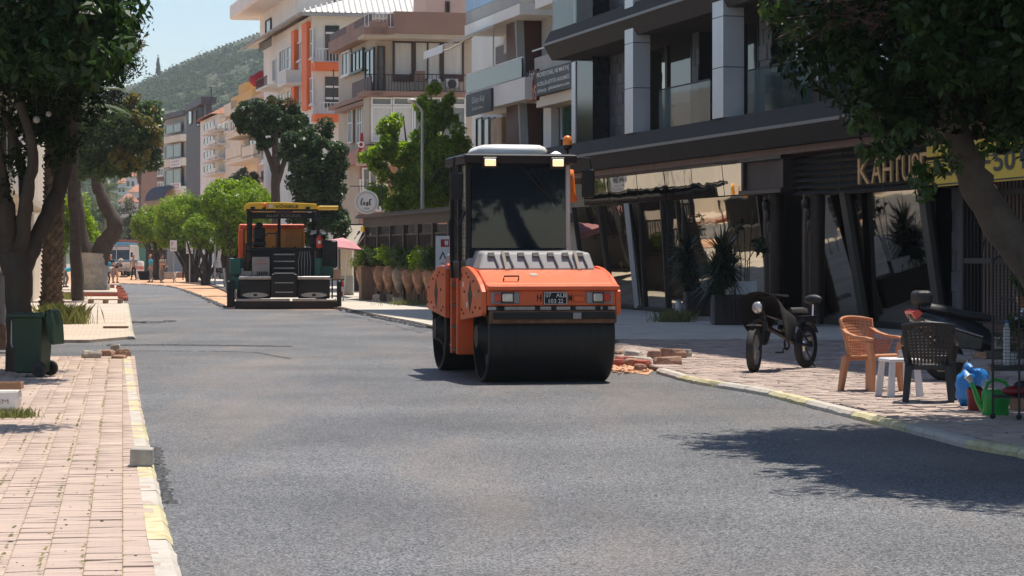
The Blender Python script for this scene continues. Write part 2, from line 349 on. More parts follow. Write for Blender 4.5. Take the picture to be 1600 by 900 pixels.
# pavements made of bricks
from math import floor
def inpoly(p, poly):
    c = False; j = len(poly) - 1
    for i in range(len(poly)):
        a, b = poly[i], poly[j]
        if (a[1] > p[1]) != (b[1] > p[1]) and p[0] < (b[0] - a[0]) * (p[1] - a[1]) / (b[1] - a[1]) + a[0]: c = not c
        j = i
    return c
def bricks(parent, poly, z, m, L, Wd, gap, maxd, seed, singles=300, wob=.004, missing=0.0, half=True):
    rr = random.Random(seed); o = Vector((0, 0, 0)); cand = []
    us = [Vector((p[0], p[1], 0)).dot(RPER) for p in poly]; vs_ = [Vector((p[0], p[1], 0)).dot(ROAD) for p in poly]
    for i in range(int(min(us) / L) - 1, int(max(us) / L) + 2):
        for j in range(int(min(vs_) / Wd) - 1, int(min(max(vs_), maxd) / Wd) + 2):
            c = RPER * (i * L + L / 2) + ROAD * (j * Wd)
            if c.y > maxd or c.y < 6 or not inpoly((c.x, c.y), poly): continue
            x = 800 + F * c.x / c.y
            if x < -160 or x > 1760: continue
            vis = -5 < x < 1605 and HY + F * (H - z) / c.y < 905
            if rr.random() < missing: continue
            cand.append((not vis, c.y, c, rr.gauss(0, wob), rr.gauss(0, .012)))
    cand.sort(key=lambda q: (q[0], q[1]))
    def brick_mesh(k):
        mb = MB(); r2 = random.Random(k); h = .006; a = L / 2 - gap; b = Wd / 2 - gap
        mb.add([(-a, -b, -.05), (a, -b, -.05), (a, b, -.05), (-a, b, -.05), (-a, -b, -h * .4), (a, -b, -h * .4), (a, b, -h * .4), (-a, b, -h * .4), (-a + h, -b + h * .6, 0), (a - h, -b + h * .6, 0), (a - h, b - h * .6, 0), (-a + h, b - h * .6, 0)],
               [(0, 1, 5, 4), (1, 2, 6, 5), (2, 3, 7, 6), (3, 0, 4, 7), (4, 5, 9, 8), (5, 6, 10, 9), (6, 7, 11, 10), (7, 4, 8, 11), (8, 9, 10, 11)])
        return mb
    base = brick_mesh(0); me = None
    for (_, _, c, dz, ra) in cand[:singles]:
        if me is None: b_ = base.build('paving_brick', m, parent, fix=False); me = b_.data
        else: b_ = bpy.data.objects.new('paving_brick', me); C.objects.link(b_); b_.parent = parent
        b_.location = (c.x, c.y, z + dz); b_.rotation_euler = (rr.gauss(0, .01), rr.gauss(0, .01), R(9.2) + ra)
    V = []; Fs = []; bv = np.array([tuple(v) for v in base.v]); bf = np.array(base.f)
    rest = cand[singles:]
    if rest:
        A = []
        for (_, _, c, dz, ra) in rest:
            t = R(9.2) + ra; ct, st = math.cos(t), math.sin(t); q = bv.copy(); q[:, 0] = bv[:, 0] * ct - bv[:, 1] * st + c.x; q[:, 1] = bv[:, 0] * st + bv[:, 1] * ct + c.y; q[:, 2] += z + dz; A.append(q)
        n = len(bv); Fq = np.concatenate([bf + k * n for k in range(len(rest))])
        stuff(mesh_np('brick_field', np.concatenate(A), Fq, m, parent))
def kerb(parent, pts, z, wd, Ls, cols, side, seed, skip=()):
    """separate kerb stones along a polyline; side = +1 body to the right of the walking direction"""
    pts = [Vector((p.x, p.y, 0)) for p in pts]; rr = random.Random(seed); seg = [(pts[i + 1] - pts[i]).length for i in range(len(pts) - 1)]; tot = sum(seg)
    def at(t):
        for i, l in enumerate(seg):
            if t <= l or i == len(seg) - 1: return pts[i].lerp(pts[i + 1], t / l), (pts[i + 1] - pts[i]).normalized()
            t -= l
    t = 0.0; k = 0
    while t < tot - .2:
        a, d = at(t + .006); e, d2 = at(min(t + Ls - .006, tot)); nrm = Vector((d.y, -d.x, 0)) * side
        if k not in skip:
            mb = MB(); rings = []
            for f in (0, .25, .5, .75, 1):
                p = a.lerp(e, f); j = [rr.gauss(0, .004) for _ in range(5)]
                rings.append([(p + nrm * o + Vector((0, 0, h))) for (o, h) in ((0 + j[0], -.16), (0 + j[1], z - .035 + j[2]), (.035, z + j[3] * .5), (wd, z + j[4] * .3), (wd, -.16))])
            mb.loft(rings); mb.build('kerb_stone', 'kerb_' + cols[k % len(cols)], parent, 35)
        t += Ls; k += 1

LZ = .07; RZ = .082
lk = [G(x, y, LZ) for (x, y) in ((305, 960), (287, 900), (268, 840), (258, 795), (244, 735), (233, 685), (224, 645), (214, 595), (206, 556))]
lp = [(p.x - .10, p.y) for p in lk] + [tuple(G(150, 556, LZ)[:2]), tuple(G(-400, 556, LZ)[:2]), (-9, 10), (-3, 9)]
left_pavement = struct(slab('left_pavement', lp, -.15, LZ - .010, 'joint_sand'))
bricks(left_pavement, [(p.x - .05, p.y) for p in lk] + [tuple(G(-60, 557, LZ)[:2]), tuple(G(-200, 900, LZ)[:2])], LZ, 'brick_pink', .2, .1, .0022, 40.5, 3, wob=.0025)
left_kerb = struct(bpy.data.objects.new('left_kerb', None)); C.objects.link(left_kerb)
kerb(left_kerb, lk, LZ + .003, .14, .98, ['yellow', 'white', 'white', 'yellow'], -1, 5)
# second left pavement beyond the side street
lk2 = [G(x, y, LZ) for (x, y) in ((211, 526), (207, 510), (204, 490), (201, 474), (196, 462), (190, 453), (187, 446))]
lp2 = [(p.x - .15, p.y) for p in lk2] + [(-30, 150), (-30, 46), tuple(G(0, 531, LZ)[:2]), tuple(G(140, 531, LZ)[:2])]
left_pavement2 = struct(slab('left_pavement', lp2, -.15, LZ, 'far_bricks'))
lkk2 = struct(bpy.data.objects.new('left_kerb', None)); C.objects.link(lkk2)
kerb(lkk2, lk2[:4], LZ + .004, .15, .98, ['white', 'white', 'yellow', 'white'], -1, 6)
# right pavement
rk = [G(x, y, RZ) for (x, y) in ((1760, 752), (1600, 703), (1515, 690), (1415, 664), (1340, 646), (1255, 625), (1190, 608), (1110, 596), (1070, 589), (1022, 575))]
far_edge = [G(x, y, .02) for (x, y) in ((1000, 574), (955, 566), (800, 536), (668, 512), (640, 505.5), (600, 498), (560, 490), (535, 483.5))]
far2 = [(-9.9, 92), (-12.6, 108), (-15.5, 127), (-20, 155), (-40, 280)]
rp = [(p.x + .14, p.y) for p in rk] + [(p.x, p.y) for p in far_edge] + far2 + [(60, 280), (60, 12), (5, 12)]
right_pavement = struct(slab('right_pavement', rp, -.15, RZ - .014, 'joint_dark'))
rpoly = [(p.x + .16, p.y) for p in rk] + [(p.x + .15, p.y + .1) for p in far_edge[:2]] + [(2.2, 48), (9.2, 48), (9.2, 14)]
bricks(right_pavement, rpoly, RZ, 'brick_red', .215, .105, .005, 47, 4, wob=.006, missing=.012)
back = [tuple(G(955, 562, RZ)[:2])] + [(1.7, 47.0), (12, 47.0), (60, 47), (60, 280)] + [(x + .3, y) for (x, y) in reversed(far2)] + [(p.x + .06, p.y + .2) for p in reversed(far_edge[2:])]
far_paving = struct(sheet('far_paving', back, RZ, 'concrete_slab'))
right_kerb = struct(bpy.data.objects.new('right_kerb', None)); C.objects.link(right_kerb)
kerb(right_kerb, rk, RZ + .002, .15, .98, ['white', 'white', 'yellow', 'yellow'], 1, 9)

rr = random.Random(77); mb = MB()
for k in range(45):
    p = G(rr.uniform(0, 215), rr.uniform(565, 900), LZ + .002)
    if inpoly((p.x, p.y), lp): s_ = .004 + .006 * rr.random() ** 2; mb.ball(p, (s_ * 1.6, s_, s_ * .5), 5, 3)
stuff(mb.build('litter_crumbs', 'tar', left_pavement))
rr = random.Random(78); mb = MB()
for k in range(120):
    p = G(rr.uniform(1040, 1600), rr.uniform(560, 690), RZ + .002)
    if inpoly((p.x, p.y), rpoly): s_ = .006 + .009 * rr.random() ** 2; mb.ball(p, (s_ * 1.6, s_, s_ * .5), 5, 3)
stuff(mb.build('litter_crumbs', 'joint_dark', right_pavement))
# ---------------------------------------------------------------- the dark commercial building on the right
mat('taupe_panel', (0.060, 0.050, 0.044), 0.75, var=.1, scale=2, spec=.12, stretch=(1, 1, 6))
mat('trim_grey', (0.20, 0.18, 0.165), 0.5, var=.1)
mat('dark_stone', (0.035, 0.035, 0.045), 0.55, var=.35, scale=3, bump=.8, bscale=9, col2=(0.06, 0.06, 0.08), spec=.6)
mat('stone_block', (0.060, 0.062, 0.078), 0.5, var=.3, scale=4, bump=.7, bscale=14, island=.35, spec=.6)
mat('black_marble', (0.012, 0.012, 0.015), 0.12, var=.5, scale=3)
mat('alu_panel', (0.62, 0.62, 0.63), 0.35, metal=.25, var=.05, scale=1.5)
mat('black_frame', (0.012, 0.012, 0.014), 0.4)
mat('soffit_wood', (0.20, 0.11, 0.085), 0.55, var=.2, scale=4)
glassmat('bronze_mirror', (0.50, 0.45, 0.37), 0.02, wav=.05, wscale=.9, metal=1.0)
glassmat('dark_mirror', (0.33, 0.30, 0.25), 0.03, wav=.05, wscale=.8, metal=1.0)
glassmat('bright_mirror', (0.75, 0.75, 0.70), 0.02, wav=.07, wscale=1.3, metal=1.0)
glassmat('teal_glass', (0.03, 0.075, 0.08), 0.04, alpha=.55)
glassmat('dark_glass', (0.012, 0.016, 0.02), 0.04, wav=.03)
mat('carved_wood', (0.035, 0.018, 0.013), 0.45, var=.3, scale=5, bump=.4, bscale=25)
mat('sign_wood', (0.075, 0.04, 0.032), 0.6, var=.2, scale=6, bump=.3, bscale=40)
mat('slat_grey', (0.075, 0.07, 0.06), 0.5, var=.12, scale=2, stretch=(8, 8, 1))
mat('gold', (0.66, 0.40, 0.17), 0.45, metal=.35, var=.08)
mat('yellow_sign', (0.80, 0.52, 0.02), 0.5, var=.04)
mat('black_ink', (0.008, 0.008, 0.009), 0.5)
mat('curtain_tan', (0.36, 0.25, 0.20), 0.85, var=.15, scale=3, stretch=(9, 9, .3))
mat('iron', (0.018, 0.017, 0.017), 0.5, var=.3, bump=.2, bscale=60)
mat('white_paint', (0.72, 0.71, 0.69), 0.5, var=.04)

F9 = Fac((8.04, 56.3), (-.25, 1))
b9 = thing('commercial_building', 'dark modern commercial building with grey metal pillars, glazed balconies and a mirrored ground floor', 'building', (8.04, 56.3, 0))
uR = -34.0
uL = F9.U(893, 0)
def b9p(name, m, fn, par=b9, **k):
    mb = MB(); fn(mb); return mb.build(name, m, par, world=(par is b9), **k)
def bx9(name, m, u0, u1, z0, z1, a, b, par=b9, **k): return b9p(name, m, lambda mb: F9.box(mb, u0, u1, z0, z1, a, b), par, **k)
XM = 1160
zt, zs, zb = F9.Z(XM, 177, 2.0), F9.Z(XM, 206, 2.0), F9.Z(XM, 234, 2.0)
z2t, z2s, z2b = F9.Z(916, 26, 2.0), F9.Z(916, 49, 2.0), F9.Z(916, 74, 2.0)
uC = F9.U(705, 2.0)
# core of the building
bx9('wall', 'dark_stone', uR, uL, 0, 29.5, -12, -.9)
bx9('parapet', 'taupe_panel', uR - .3, uL + .3, 29.5, 30.3, -12.3, 1.9)
def band(name, u0, u1, t, s_, b, p=2.0):
    o = b9p(name, 'taupe_panel', lambda mb: F9.ext(mb, [(-.85, b + .02), (-.85, t), (p - .2, t), (p, s_ + .045), (p, s_ - .045), (p - .25, b)], u0, u1))
    b9p('trim_strip', 'trim_grey', lambda mb: F9.box(mb, u0 + .02, u1 - .02, s_ - .038, s_ + .038, p - .05, p + .03))
    return o
band('canopy', uR, uC, zt, zs, zb)
bx9('soffit', 'soffit_wood', uR + .2, uL, zb - .16, zb - .003, -.8, 1.5)
bx9('soffit_recess', 'black_frame', F9.U(1110, 1.4), F9.U(1030, 1.4), zb - .175, zb - .1, .7, 1.3)
uS2 = F9.U(850, 2.0)
band('floor_slab', uR, uS2, z2t, z2s, z2b)
h2 = z2s - zs
for k in (1, 2, 3, 4, 5): band('floor_slab', uR, uS2, z2t + h2 * k, z2s + h2 * k, z2b + h2 * k)
# grey clad pillars built of separate metal panels
def pillar(xl, xm, xr):
    p1 = 1.86; u0 = F9.U(xm, p1); u1 = F9.U(xl, p1); 
    dep = abs((xr - xm)) * (F9.W(u0, p1, 0).y) / F * 1.04
    core = bx9('pillar', 'black_frame', u0 + .02, u1 - .02, zt, 29.4, p1 - dep + .02, p1 - .02)
    z = zt + .01; hp = 1.26
    while z < 29.2:
        bx9('panel', 'alu_panel', u0, u1, z, min(z + hp - .022, 29.4), p1 - dep, p1).parent = core; z += hp
        C.objects[-1].matrix_basis = Matrix()
    return core
def panel_fix():   # panels are built in the building's frame, the pillar core sits at the same origin
    pass
pillar(976, 989, 1016); pillar(1113, 1130, 1163); pillar(1375, 1394, 1434)
# upper floor, recessed behind the pillars
def blocks(name, x0, x1, off, za, zc, bh, bw, m='stone_block', seed=1, dep=.12):
    """wall of separate stone blocks"""
    rr = random.Random(seed); u0, u1 = sorted((F9.U(x0, off), F9.U(x1, off)))
    base = bx9(name, 'black_frame', u0, u1, za, zc, -.85, off - .03)
    z = za; row = 0; nb = 0
    while z < zc - .03:
        u = u0 - (bw / 2 if row % 2 else 0)
        while u < u1 - .01:
            a, b = max(u, u0), min(u + bw, u1)
            if b - a > .04:
                bx9('stone_block', m, a + .006, b - .006, z + .006, min(z + bh, zc) - .006, off - .05, off + rr.uniform(0, .03)).parent = base
            u += bw
        z += bh; row += 1
def ux(x, off): return F9.U(x, off)
z1a, z1b = zt - .4, z2b + .1
bx9('pillar', 'black_marble', ux(926, .9), ux(899, .9), z1a, 21, -.9, .9)
bx9('pillar', 'alu_panel', ux(899, .93), ux(893, .93), z1a, z2b, .4, .93)
def pane(x0, x1, za, zc, off, m, name='window', par=b9):
    u0, u1 = sorted((ux(x0, off), ux(x1, off)))
    fr = b9p(name, 'black_frame', lambda mb: [F9.box(mb, u0, u0 + .07, za, zc, off - .1, off + .04), F9.box(mb, u1 - .07, u1, za, zc, off - .1, off + .04), F9.box(mb, u0 + .07, u1 - .07, zc - .07, zc, off - .1, off + .04), F9.box(mb, u0 + .07, u1 - .07, za, za + .07, off - .1, off + .04)])
    g = bx9('pane', m, u0 + .05, u1 - .05, za + .05, zc - .05, off - .05, off - .02); g.parent = fr
    return fr
for fl in range(3):
    dz = h2 * fl; za, zc = z1a + dz, z1b + dz
    pane(950, 926, za, zc, .3, 'bronze_mirror')
    blocks('stone_wall', 953, 978, .35, za, zc, .32, .55, seed=fl)
    pane(1042, 1016, za, zc, -.2, 'dark_mirror'); pane(1082, 1043, za, zc, -.2, 'dark_glass')
    blocks('stone_wall', 1082, 1092, .3, za, zc, .45, .6, seed=10 + fl); pane(1125, 1093, za, zc, -.2, 'dark_mirror')
    pane(1187, 1163, za, zc, -.3, 'dark_glass')
    blocks('stone_wall', 1187, 1206, .1, za, zc, .4, .6, seed=20 + fl); pane(1224, 1207, za, zc, -.1, 'dark_mirror'); pane(1282, 1226, za, zc, -.2, 'dark_glass')
    blocks('stone_wall', 1283, 1320, .5, za, zc, .27, .5, seed=30 + fl)
    pane(1394, 1322, za, zc, -.2, 'dark_mirror'); pane(1600, 1440, za, zc, -.2, 'dark_glass')
    for (xa, xb) in ((1110, 1030), (1270, 1168), (1372, 1322), (1600, 1440)):
        u0, u1 = sorted((ux(xa, 1.3), ux(xb, 1.3)))
        zz = zt + dz
        gp = bx9('balustrade', 'teal_glass', u0, u1, zz - .02, zz + 1.12, 1.28, 1.31)
        r = b9p('handrail', 'black_frame', lambda mb: mb.tube([F9.W(u0, 1.3, zz + 1.15), F9.W(u1, 1.3, zz + 1.15)], .022, 6)); r.parent = gp
# upper corner glass of the second floor
gp = bx9('balustrade', 'teal_glass', ux(902, 1.2), ux(864, 1.2), z2t, z2t + 2.6, 1.18, 1.22)
pane(975, 915, z2t, z2t + 2.6, .2, 'dark_mirror')
bx9('wall', 'alu_panel', ux(912, .4), ux(900, .4), z2t, z2t + 2.6, -.8, .5)

# ground floor: leaning mirrored shop front
def lean(x0, x1, y0, y1, xo, m, name='mirror_panel', ztop=None, zbot=.14, k=.14, off=.25, frame=True):
    """panel that leans out at the top by k metres per metre"""
    ztp = ztop if ztop else F9.Z(x0, y0, off); u0, u1 = sorted((ux(x0, off + .3), ux(x1, off + .3)))
    ob, ot = off, off + k * (ztp - zbot)
    mb = MB(); mb.hexa([F9.W(u, o, z) for (z, dd) in ((zbot, ob), (ztp, ot)) for (u, o) in ((u0, dd - .04), (u1, dd - .04), (u1, dd), (u0, dd))])
    g = mb.build(name, m, b9, world=True)
    if frame:
        mb = MB()
        for u in (u0, u1): mb.beam(F9.W(u, ob + .02, zbot), F9.W(u, ot + .02, ztp), .09, .10, up=F9.n)
        mb.beam(F9.W(u0, ob + .03, zbot + .03), F9.W(u1, ob + .03, zbot + .03), .08, .09)
        f = mb.build('mullion', 'black_frame', b9, world=True); f.parent = g
    return g
zg = F9.Z(1120, 308, .7)
bx9('plinth', 'black_frame', uR, uL, 0, .16, -.9, .28)
bx9('back_wall', 'black_frame', uR, uL, 0, zb, -.95, -.6)
lean(942, 903, 0, 0, 0, 'dark_mirror', ztop=zg); lean(992, 944, 0, 0, 0, 'bronze_mirror', ztop=zg)
lean(1056, 1030, 0, 0, 0, 'bronze_mirror', ztop=zg, k=.02, off=.5); lean(1029, 994, 0, 0, 0, 'dark_mirror', ztop=zg, k=.06, off=.5)
b9p('reflection_strip', 'alu_panel', lambda mb: mb.beam(F9.W(ux(996, .3), .3, .16), F9.W(ux(984, .7), .8, zg), .16, .08))  # pale bar stands in for a bright reflection in the glass
lean(1190, 1062, 0, 0, 0, 'bronze_mirror', ztop=zg, k=.12)
zk = F9.Z(1330, 296, .7)
lean(1332, 1262, 0, 0, 0, 'dark_mirror', ztop=zk); lean(1460, 1336, 0, 0, 0, 'dark_mirror', ztop=zk)
for (xa, xb) in ((1318, 1352), (1441, 1472)):
    b9p('slanted_post', 'slat_grey', lambda mb: mb.beam(F9.W(ux(xb, .35), .36, .16), F9.W(ux(xa, .95), .96, zk), .34, .12, up=F9.n), bevel=.01)
b9p('door', 'black_marble', lambda mb: F9.box(mb, ux(1492, .2), ux(1462, .2), .16, zk, -.3, .2))
# upper mirror band tilted towards the pavement
def tiltband(xa, xb):
    u0, u1 = sorted((ux(xa, .9), ux(xb, .9))); mb = MB(); n = 1
    mb.hexa([F9.W(u, o, z) for (z, dd) in ((zg + .03, .66), (zb - .17, .735)) for (u, o) in ((u0, dd - .03), (u1, dd - .03), (u1, dd), (u0, dd))])
    return mb.build('mirror_panel', 'bright_mirror', b9, world=True)
for (a, b) in ((902, 940), (941, 985), (986, 1028), (1029, 1070), (1071, 1118), (1119, 1166)): tiltband(a, b)
# pub-like wooden sign box on carved posts
u0, u1 = ux(1232, 1.3), ux(1166, 1.3)
zw0, zw1 = F9.Z(1200, 303, 1.4), F9.Z(1200, 243, 1.4)
pub = bx9('sign_box', 'sign_wood', u0 + .15, u1 - .15, zw0 + .12, zw1 - .1, .2, 1.35)
sg = lambda mb: [F9.box(mb, u0, u1, zw1 - .12, zw1, .2, 1.5), F9.box(mb, u0, u1, zw0, zw0 + .12, .2, 1.5), F9.box(mb, u0, u0 + .16, zw0 + .12, zw1 - .12, .2, 1.44), F9.box(mb, u1 - .16, u1, zw0 + .12, zw1 - .12, .2, 1.44)]
b9p('sign_frame', 'carved_wood', sg, bevel=.015).parent = pub
q = F9.W(u1 - .55, 1.355, zw0 + (zw1 - zw0) * .52); text('ROSARY', 'carved_wood', b9, q - b9.location, -F9.u, (0, 0, 1), w=(u1 - u0) * .55, h=.22).parent = pub
q = F9.W(u1 - .9, 1.355, zw0 + .28); text('PUB', 'carved_wood', b9, q - b9.location, -F9.u, (0, 0, 1), w=(u1 - u0) * .3, h=.16).parent = pub
for xx in (1199, 1207, 1262, 1270):
    uu = ux(xx, 1.1)
    po = b9p('carved_post', 'carved_wood', lambda mb: [mb.lathe([(.17, .12), (.17, .5), (.12, .56), (.11, 1.0), (.14, 1.1), (.11, 1.2), (.10, zw0 - .9), (.15, zw0 - .75), (.13, zw0 - .6), (.19, zw0 - .1), (.2, zw0)], F9.W(uu, 1.0, 0), 10)], smooth=40)
    if xx in (1207, 1270): b9p('bracket', 'gold' if 0 else 'carved_wood', lambda mb: [mb.ball(F9.W(uu + .05, 1.25, zw0 - .25), (.1, .16, .14)), mb.ball(F9.W(uu + .05, 1.2, zw0 - .5), (.09, .12, .16)), mb.ball(F9.W(uu + .05, 1.15, zw0 - .8), (.07, .1, .18))], smooth=180).parent = po
bx9('doorway', 'black_frame', ux(1262, .9), ux(1208, .9), .12, zw0, -.2, .15)
# louvre of grey slats
zl0, zl1 = F9.Z(1330, 300, 1.3), F9.Z(1330, 226, 1.3); nl = 7; ul0, ul1 = ux(1452, 1.3), ux(1234, 1.3)
lv = bx9('louvre', 'black_frame', ul0, ul1, zl0, zl1, .2, 1.0)
for k in range(nl):
    z = zl0 + (zl1 - zl0) * (k + .5) / nl; dz = (zl1 - zl0) / nl
    b9p('slat', 'slat_grey', lambda mb: mb.hexa([F9.W(u, o, zz) for (zz, o0, o1) in ((z - dz * .36, 1.22, 1.26), (z + dz * .36, 1.02, 1.06)) for (u, o) in ((ul0, o0), (ul1, o0), (ul1, o1), (ul0, o1))])).parent = lv
for xx in (1310, 1380): b9p('clip_rail', 'black_frame', lambda mb: mb.beam(F9.W(ux(xx, 1.27), 1.27, zl0), F9.W(ux(xx, 1.27), 1.15, zl1), .03, .04)).parent = lv
# gilt letters and the yellow price board
letters = thing('shop_lettering', 'row of tall gilt capital letters reading KAHTUŞE on the grey louvre', 'lettering', tuple(F9.W(ux(1390, 1.4), 1.32, zl0)))
xs = [1340, 1361, 1379, 1395, 1409, 1424, 1437, 1452]
for ch, xa, xb in zip('KAHTUŞE', xs[:-1], xs[1:]):
    ua, ub = ux(xa, 1.34), ux(xb, 1.34); zc0, zc1 = F9.Z(1395, 284, 1.34), F9.Z(1395, 243, 1.34)
    q = F9.W(ua, 1.34, zc0 - (.12 if ch == 'Ş' else 0)); o = text(ch, 'gold', letters, q - letters.location, -F9.u, (0, 0, 1), w=abs(ua - ub) * .86, h=(zc1 - zc0) + (.12 if ch == 'Ş' else 0), name='letter', ext=.0)
    s_ = o.modifiers.new('depth', 'SOLIDIFY'); s_.thickness = .05
FY = Fac(tuple(F9.W(ux(1447, 1.35), 1.35, 0)[:2]), (-.16, 1))
yb = thing('price_board', 'yellow price board with black border and black lettering behind the leaning tree trunk', 'sign', tuple(FY.W(0, 0, 2.5)))
def ybx(name, m, x0, y0, x1, y1, a, b):
    u0, u1, z0, z1 = FY.rect(x0, y0, x1, y1); zc = FY.Z(1447, (y0 + y1) / 2); hh = (z1 - z0) / 2; mb = MB(); FY.box(mb, u0, u1, z0, z1, a, b); return mb.build(name, m, yb, world=True)
ybx('board', 'yellow_sign', 1447, 240, 1640, 285, -.08, 0); ybx('upper_board', 'yellow_sign', 1447, 216, 1640, 234, -.08, -.01)
mb = MB(); u0, u1, z0, z1 = FY.rect(1449, 242, 1638, 283)
for (a, b, c, d) in ((u0, u1, z1 - .03, z1), (u0, u1, z0, z0 + .03), (u0, u0 + .03, z0 + .03, z1 - .03), (u1 - .03, u1, z0 + .03, z1 - .03)): FY.box(mb, a, b, c, d, -.01, .006)
mb.build('border', 'black_ink', yb, world=True)
for (s_, xa, xb, hh, dz) in (('30', 1478, 1512, .40, 0), ('-', 1537, 1548, .07, .16), ('50', 1553, 1587, .40, 0), ('₺', 1594, 1612, .40, 0)):
    ua, ub = FY.U(xa), FY.U(xb); q = FY.W(ua, .008, z0 + .17 + dz); text(s_, 'black_ink', yb, q - yb.location, -FY.u, (0, 0, 1), w=abs(ua - ub), h=hh, bold=.02)
# stone pier, gate with curtain behind
blocks('stone_pier', 1504, 1488, .45, .12, zk + .1, .42, .6, seed=77)
FGt = Fac(tuple(F9.W(ux(1505, .5), .5, 0)[:2]), (-.2, 1))
gate = thing('iron_gate', 'black wrought iron gate with scrolls in front of a tan curtain beside the stone pier', 'gate', tuple(FGt.W(-3, 0, .12)))
ug = -6.4
mb = MB()
for z in (.35, 1.55, 2.9, 3.2): mb.beam(FGt.W(0, 0, z), FGt.W(ug, 0, z), .1, .05, up=FGt.n) if 0 else FGt.box(mb, ug, 0, z, z + .11, -.03, .03)
for u in (-.05, -3.2, ug): FGt.box(mb, u - .05, u + .05, .12, 3.4, -.04, .04)
mb.build('frame', 'iron', gate, world=True)
for k in range(34):
    u = -.25 - k * .185
    if abs(u + 3.2) < .08: continue
    mb = MB(); mb.tube([FGt.W(u, 0, .4), FGt.W(u, 0, 3.2)], .017, 6); mb.build('bar', 'iron', gate, world=True)
for uu in (-1.4, -4.4):
    mb = MB()
    for sgn in (-1, 1):
        for zc, up in ((1.85, 1), (2.6, -1)):
            mb.tube([FGt.W(uu + sgn * (.05 + .16 * t / 9 + .10 * math.sin(t * .9) * (t / 9)), .03, zc + up * (.45 - .45 * t / 9) + .10 * math.cos(t * .9) * (t / 9)) for t in range(10)], .018, 5)
    mb.build('scroll', 'iron', gate, world=True, smooth=60)
curt = thing('curtain', 'tan ribbed curtain hanging behind the iron gate', 'curtain', tuple(FGt.W(-3, -.5, .12)))
mb = MB(); mb.loft([[FGt.W(-.0 + ug * k / 160, -.45 + .05 * math.sin(k * 1.1), z) for k in range(161)] for z in (.15, 3.5)], caps=False, closed=False); mb.build('fabric', 'curtain_tan', curt, world=True, smooth=180)
# ---------------------------------------------------------------- the other buildings
mat('wall_white', (0.74, 0.71, 0.66), 0.8, var=.07, scale=.6, bump=.15, bscale=20, dirt=.18)
mat('wall_cream', (0.70, 0.62, 0.50), 0.8, var=.07, scale=.6, dirt=.2)
mat('wall_beige', (0.50, 0.41, 0.32), 0.8, var=.08, scale=.6, dirt=.2)
mat('wall_brown', (0.30, 0.17, 0.125), 0.8, var=.1, scale=.8, dirt=.25)
mat('wall_pink', (0.55, 0.39, 0.33), 0.8, var=.08, scale=.6, dirt=.2)
mat('wall_grey', (0.36, 0.35, 0.33), 0.8, var=.1, scale=.7, dirt=.2)
mat('wall_slate', (0.062, 0.055, 0.065), 0.6, var=.2, scale=1, stretch=(12, 12, .4))
mat('salmon', (0.44, 0.23, 0.18), 0.8, var=.1)
mat('orange_paint', (0.80, 0.15, 0.03), 0.6, var=.06)
mat('ochre', (0.60, 0.36, 0.13), 0.8, var=.1)
mat('maroon', (0.075, 0.022, 0.022), 0.6, var=.15)
mat('frame_white', (0.78, 0.77, 0.75), 0.5, var=.03)
mat('frame_brown', (0.06, 0.03, 0.022), 0.5, var=.1)
mat('roof_tile', (0.38, 0.16, 0.09), 0.85, var=.25, scale=2)
mat('roof_sheet', (0.62, 0.58, 0.54), 0.6, var=.1, scale=1)
mat('brown_cladding', (0.085, 0.027, 0.018), 0.5, var=.2, scale=2, stretch=(.5, .5, 9))
mat('curtain_white', (0.62, 0.60, 0.56), 0.9, var=.14, scale=5, stretch=(4, 4, .1))
mat('poster', (0.36, 0.26, 0.18), 0.7, var=.3, scale=1.5)
mat('navy', (0.03, 0.032, 0.06), 0.8)
mat('red_cloth', (0.40, 0.02, 0.03), 0.8, var=.1)
mat('blue_panel', (0.30, 0.45, 0.62), 0.6, var=.1)
mat('white_cloth', (0.78, 0.77, 0.75), 0.8, var=.04)
mat('sign_dark', (0.035, 0.033, 0.037), 0.55, var=.1)
mat('ac_unit', (0.62, 0.61, 0.58), 0.5, var=.05)
glassmat('window_glass', (0.035, 0.045, 0.05), 0.05, wav=.03)
glassmat('window_pale', (0.16, 0.18, 0.18), 0.08, wav=.03)
glassmat('green_glass', (0.02, 0.07, 0.065), 0.05)
glassmat('smoke_glass', (0.022, 0.022, 0.024), 0.05, alpha=.92)
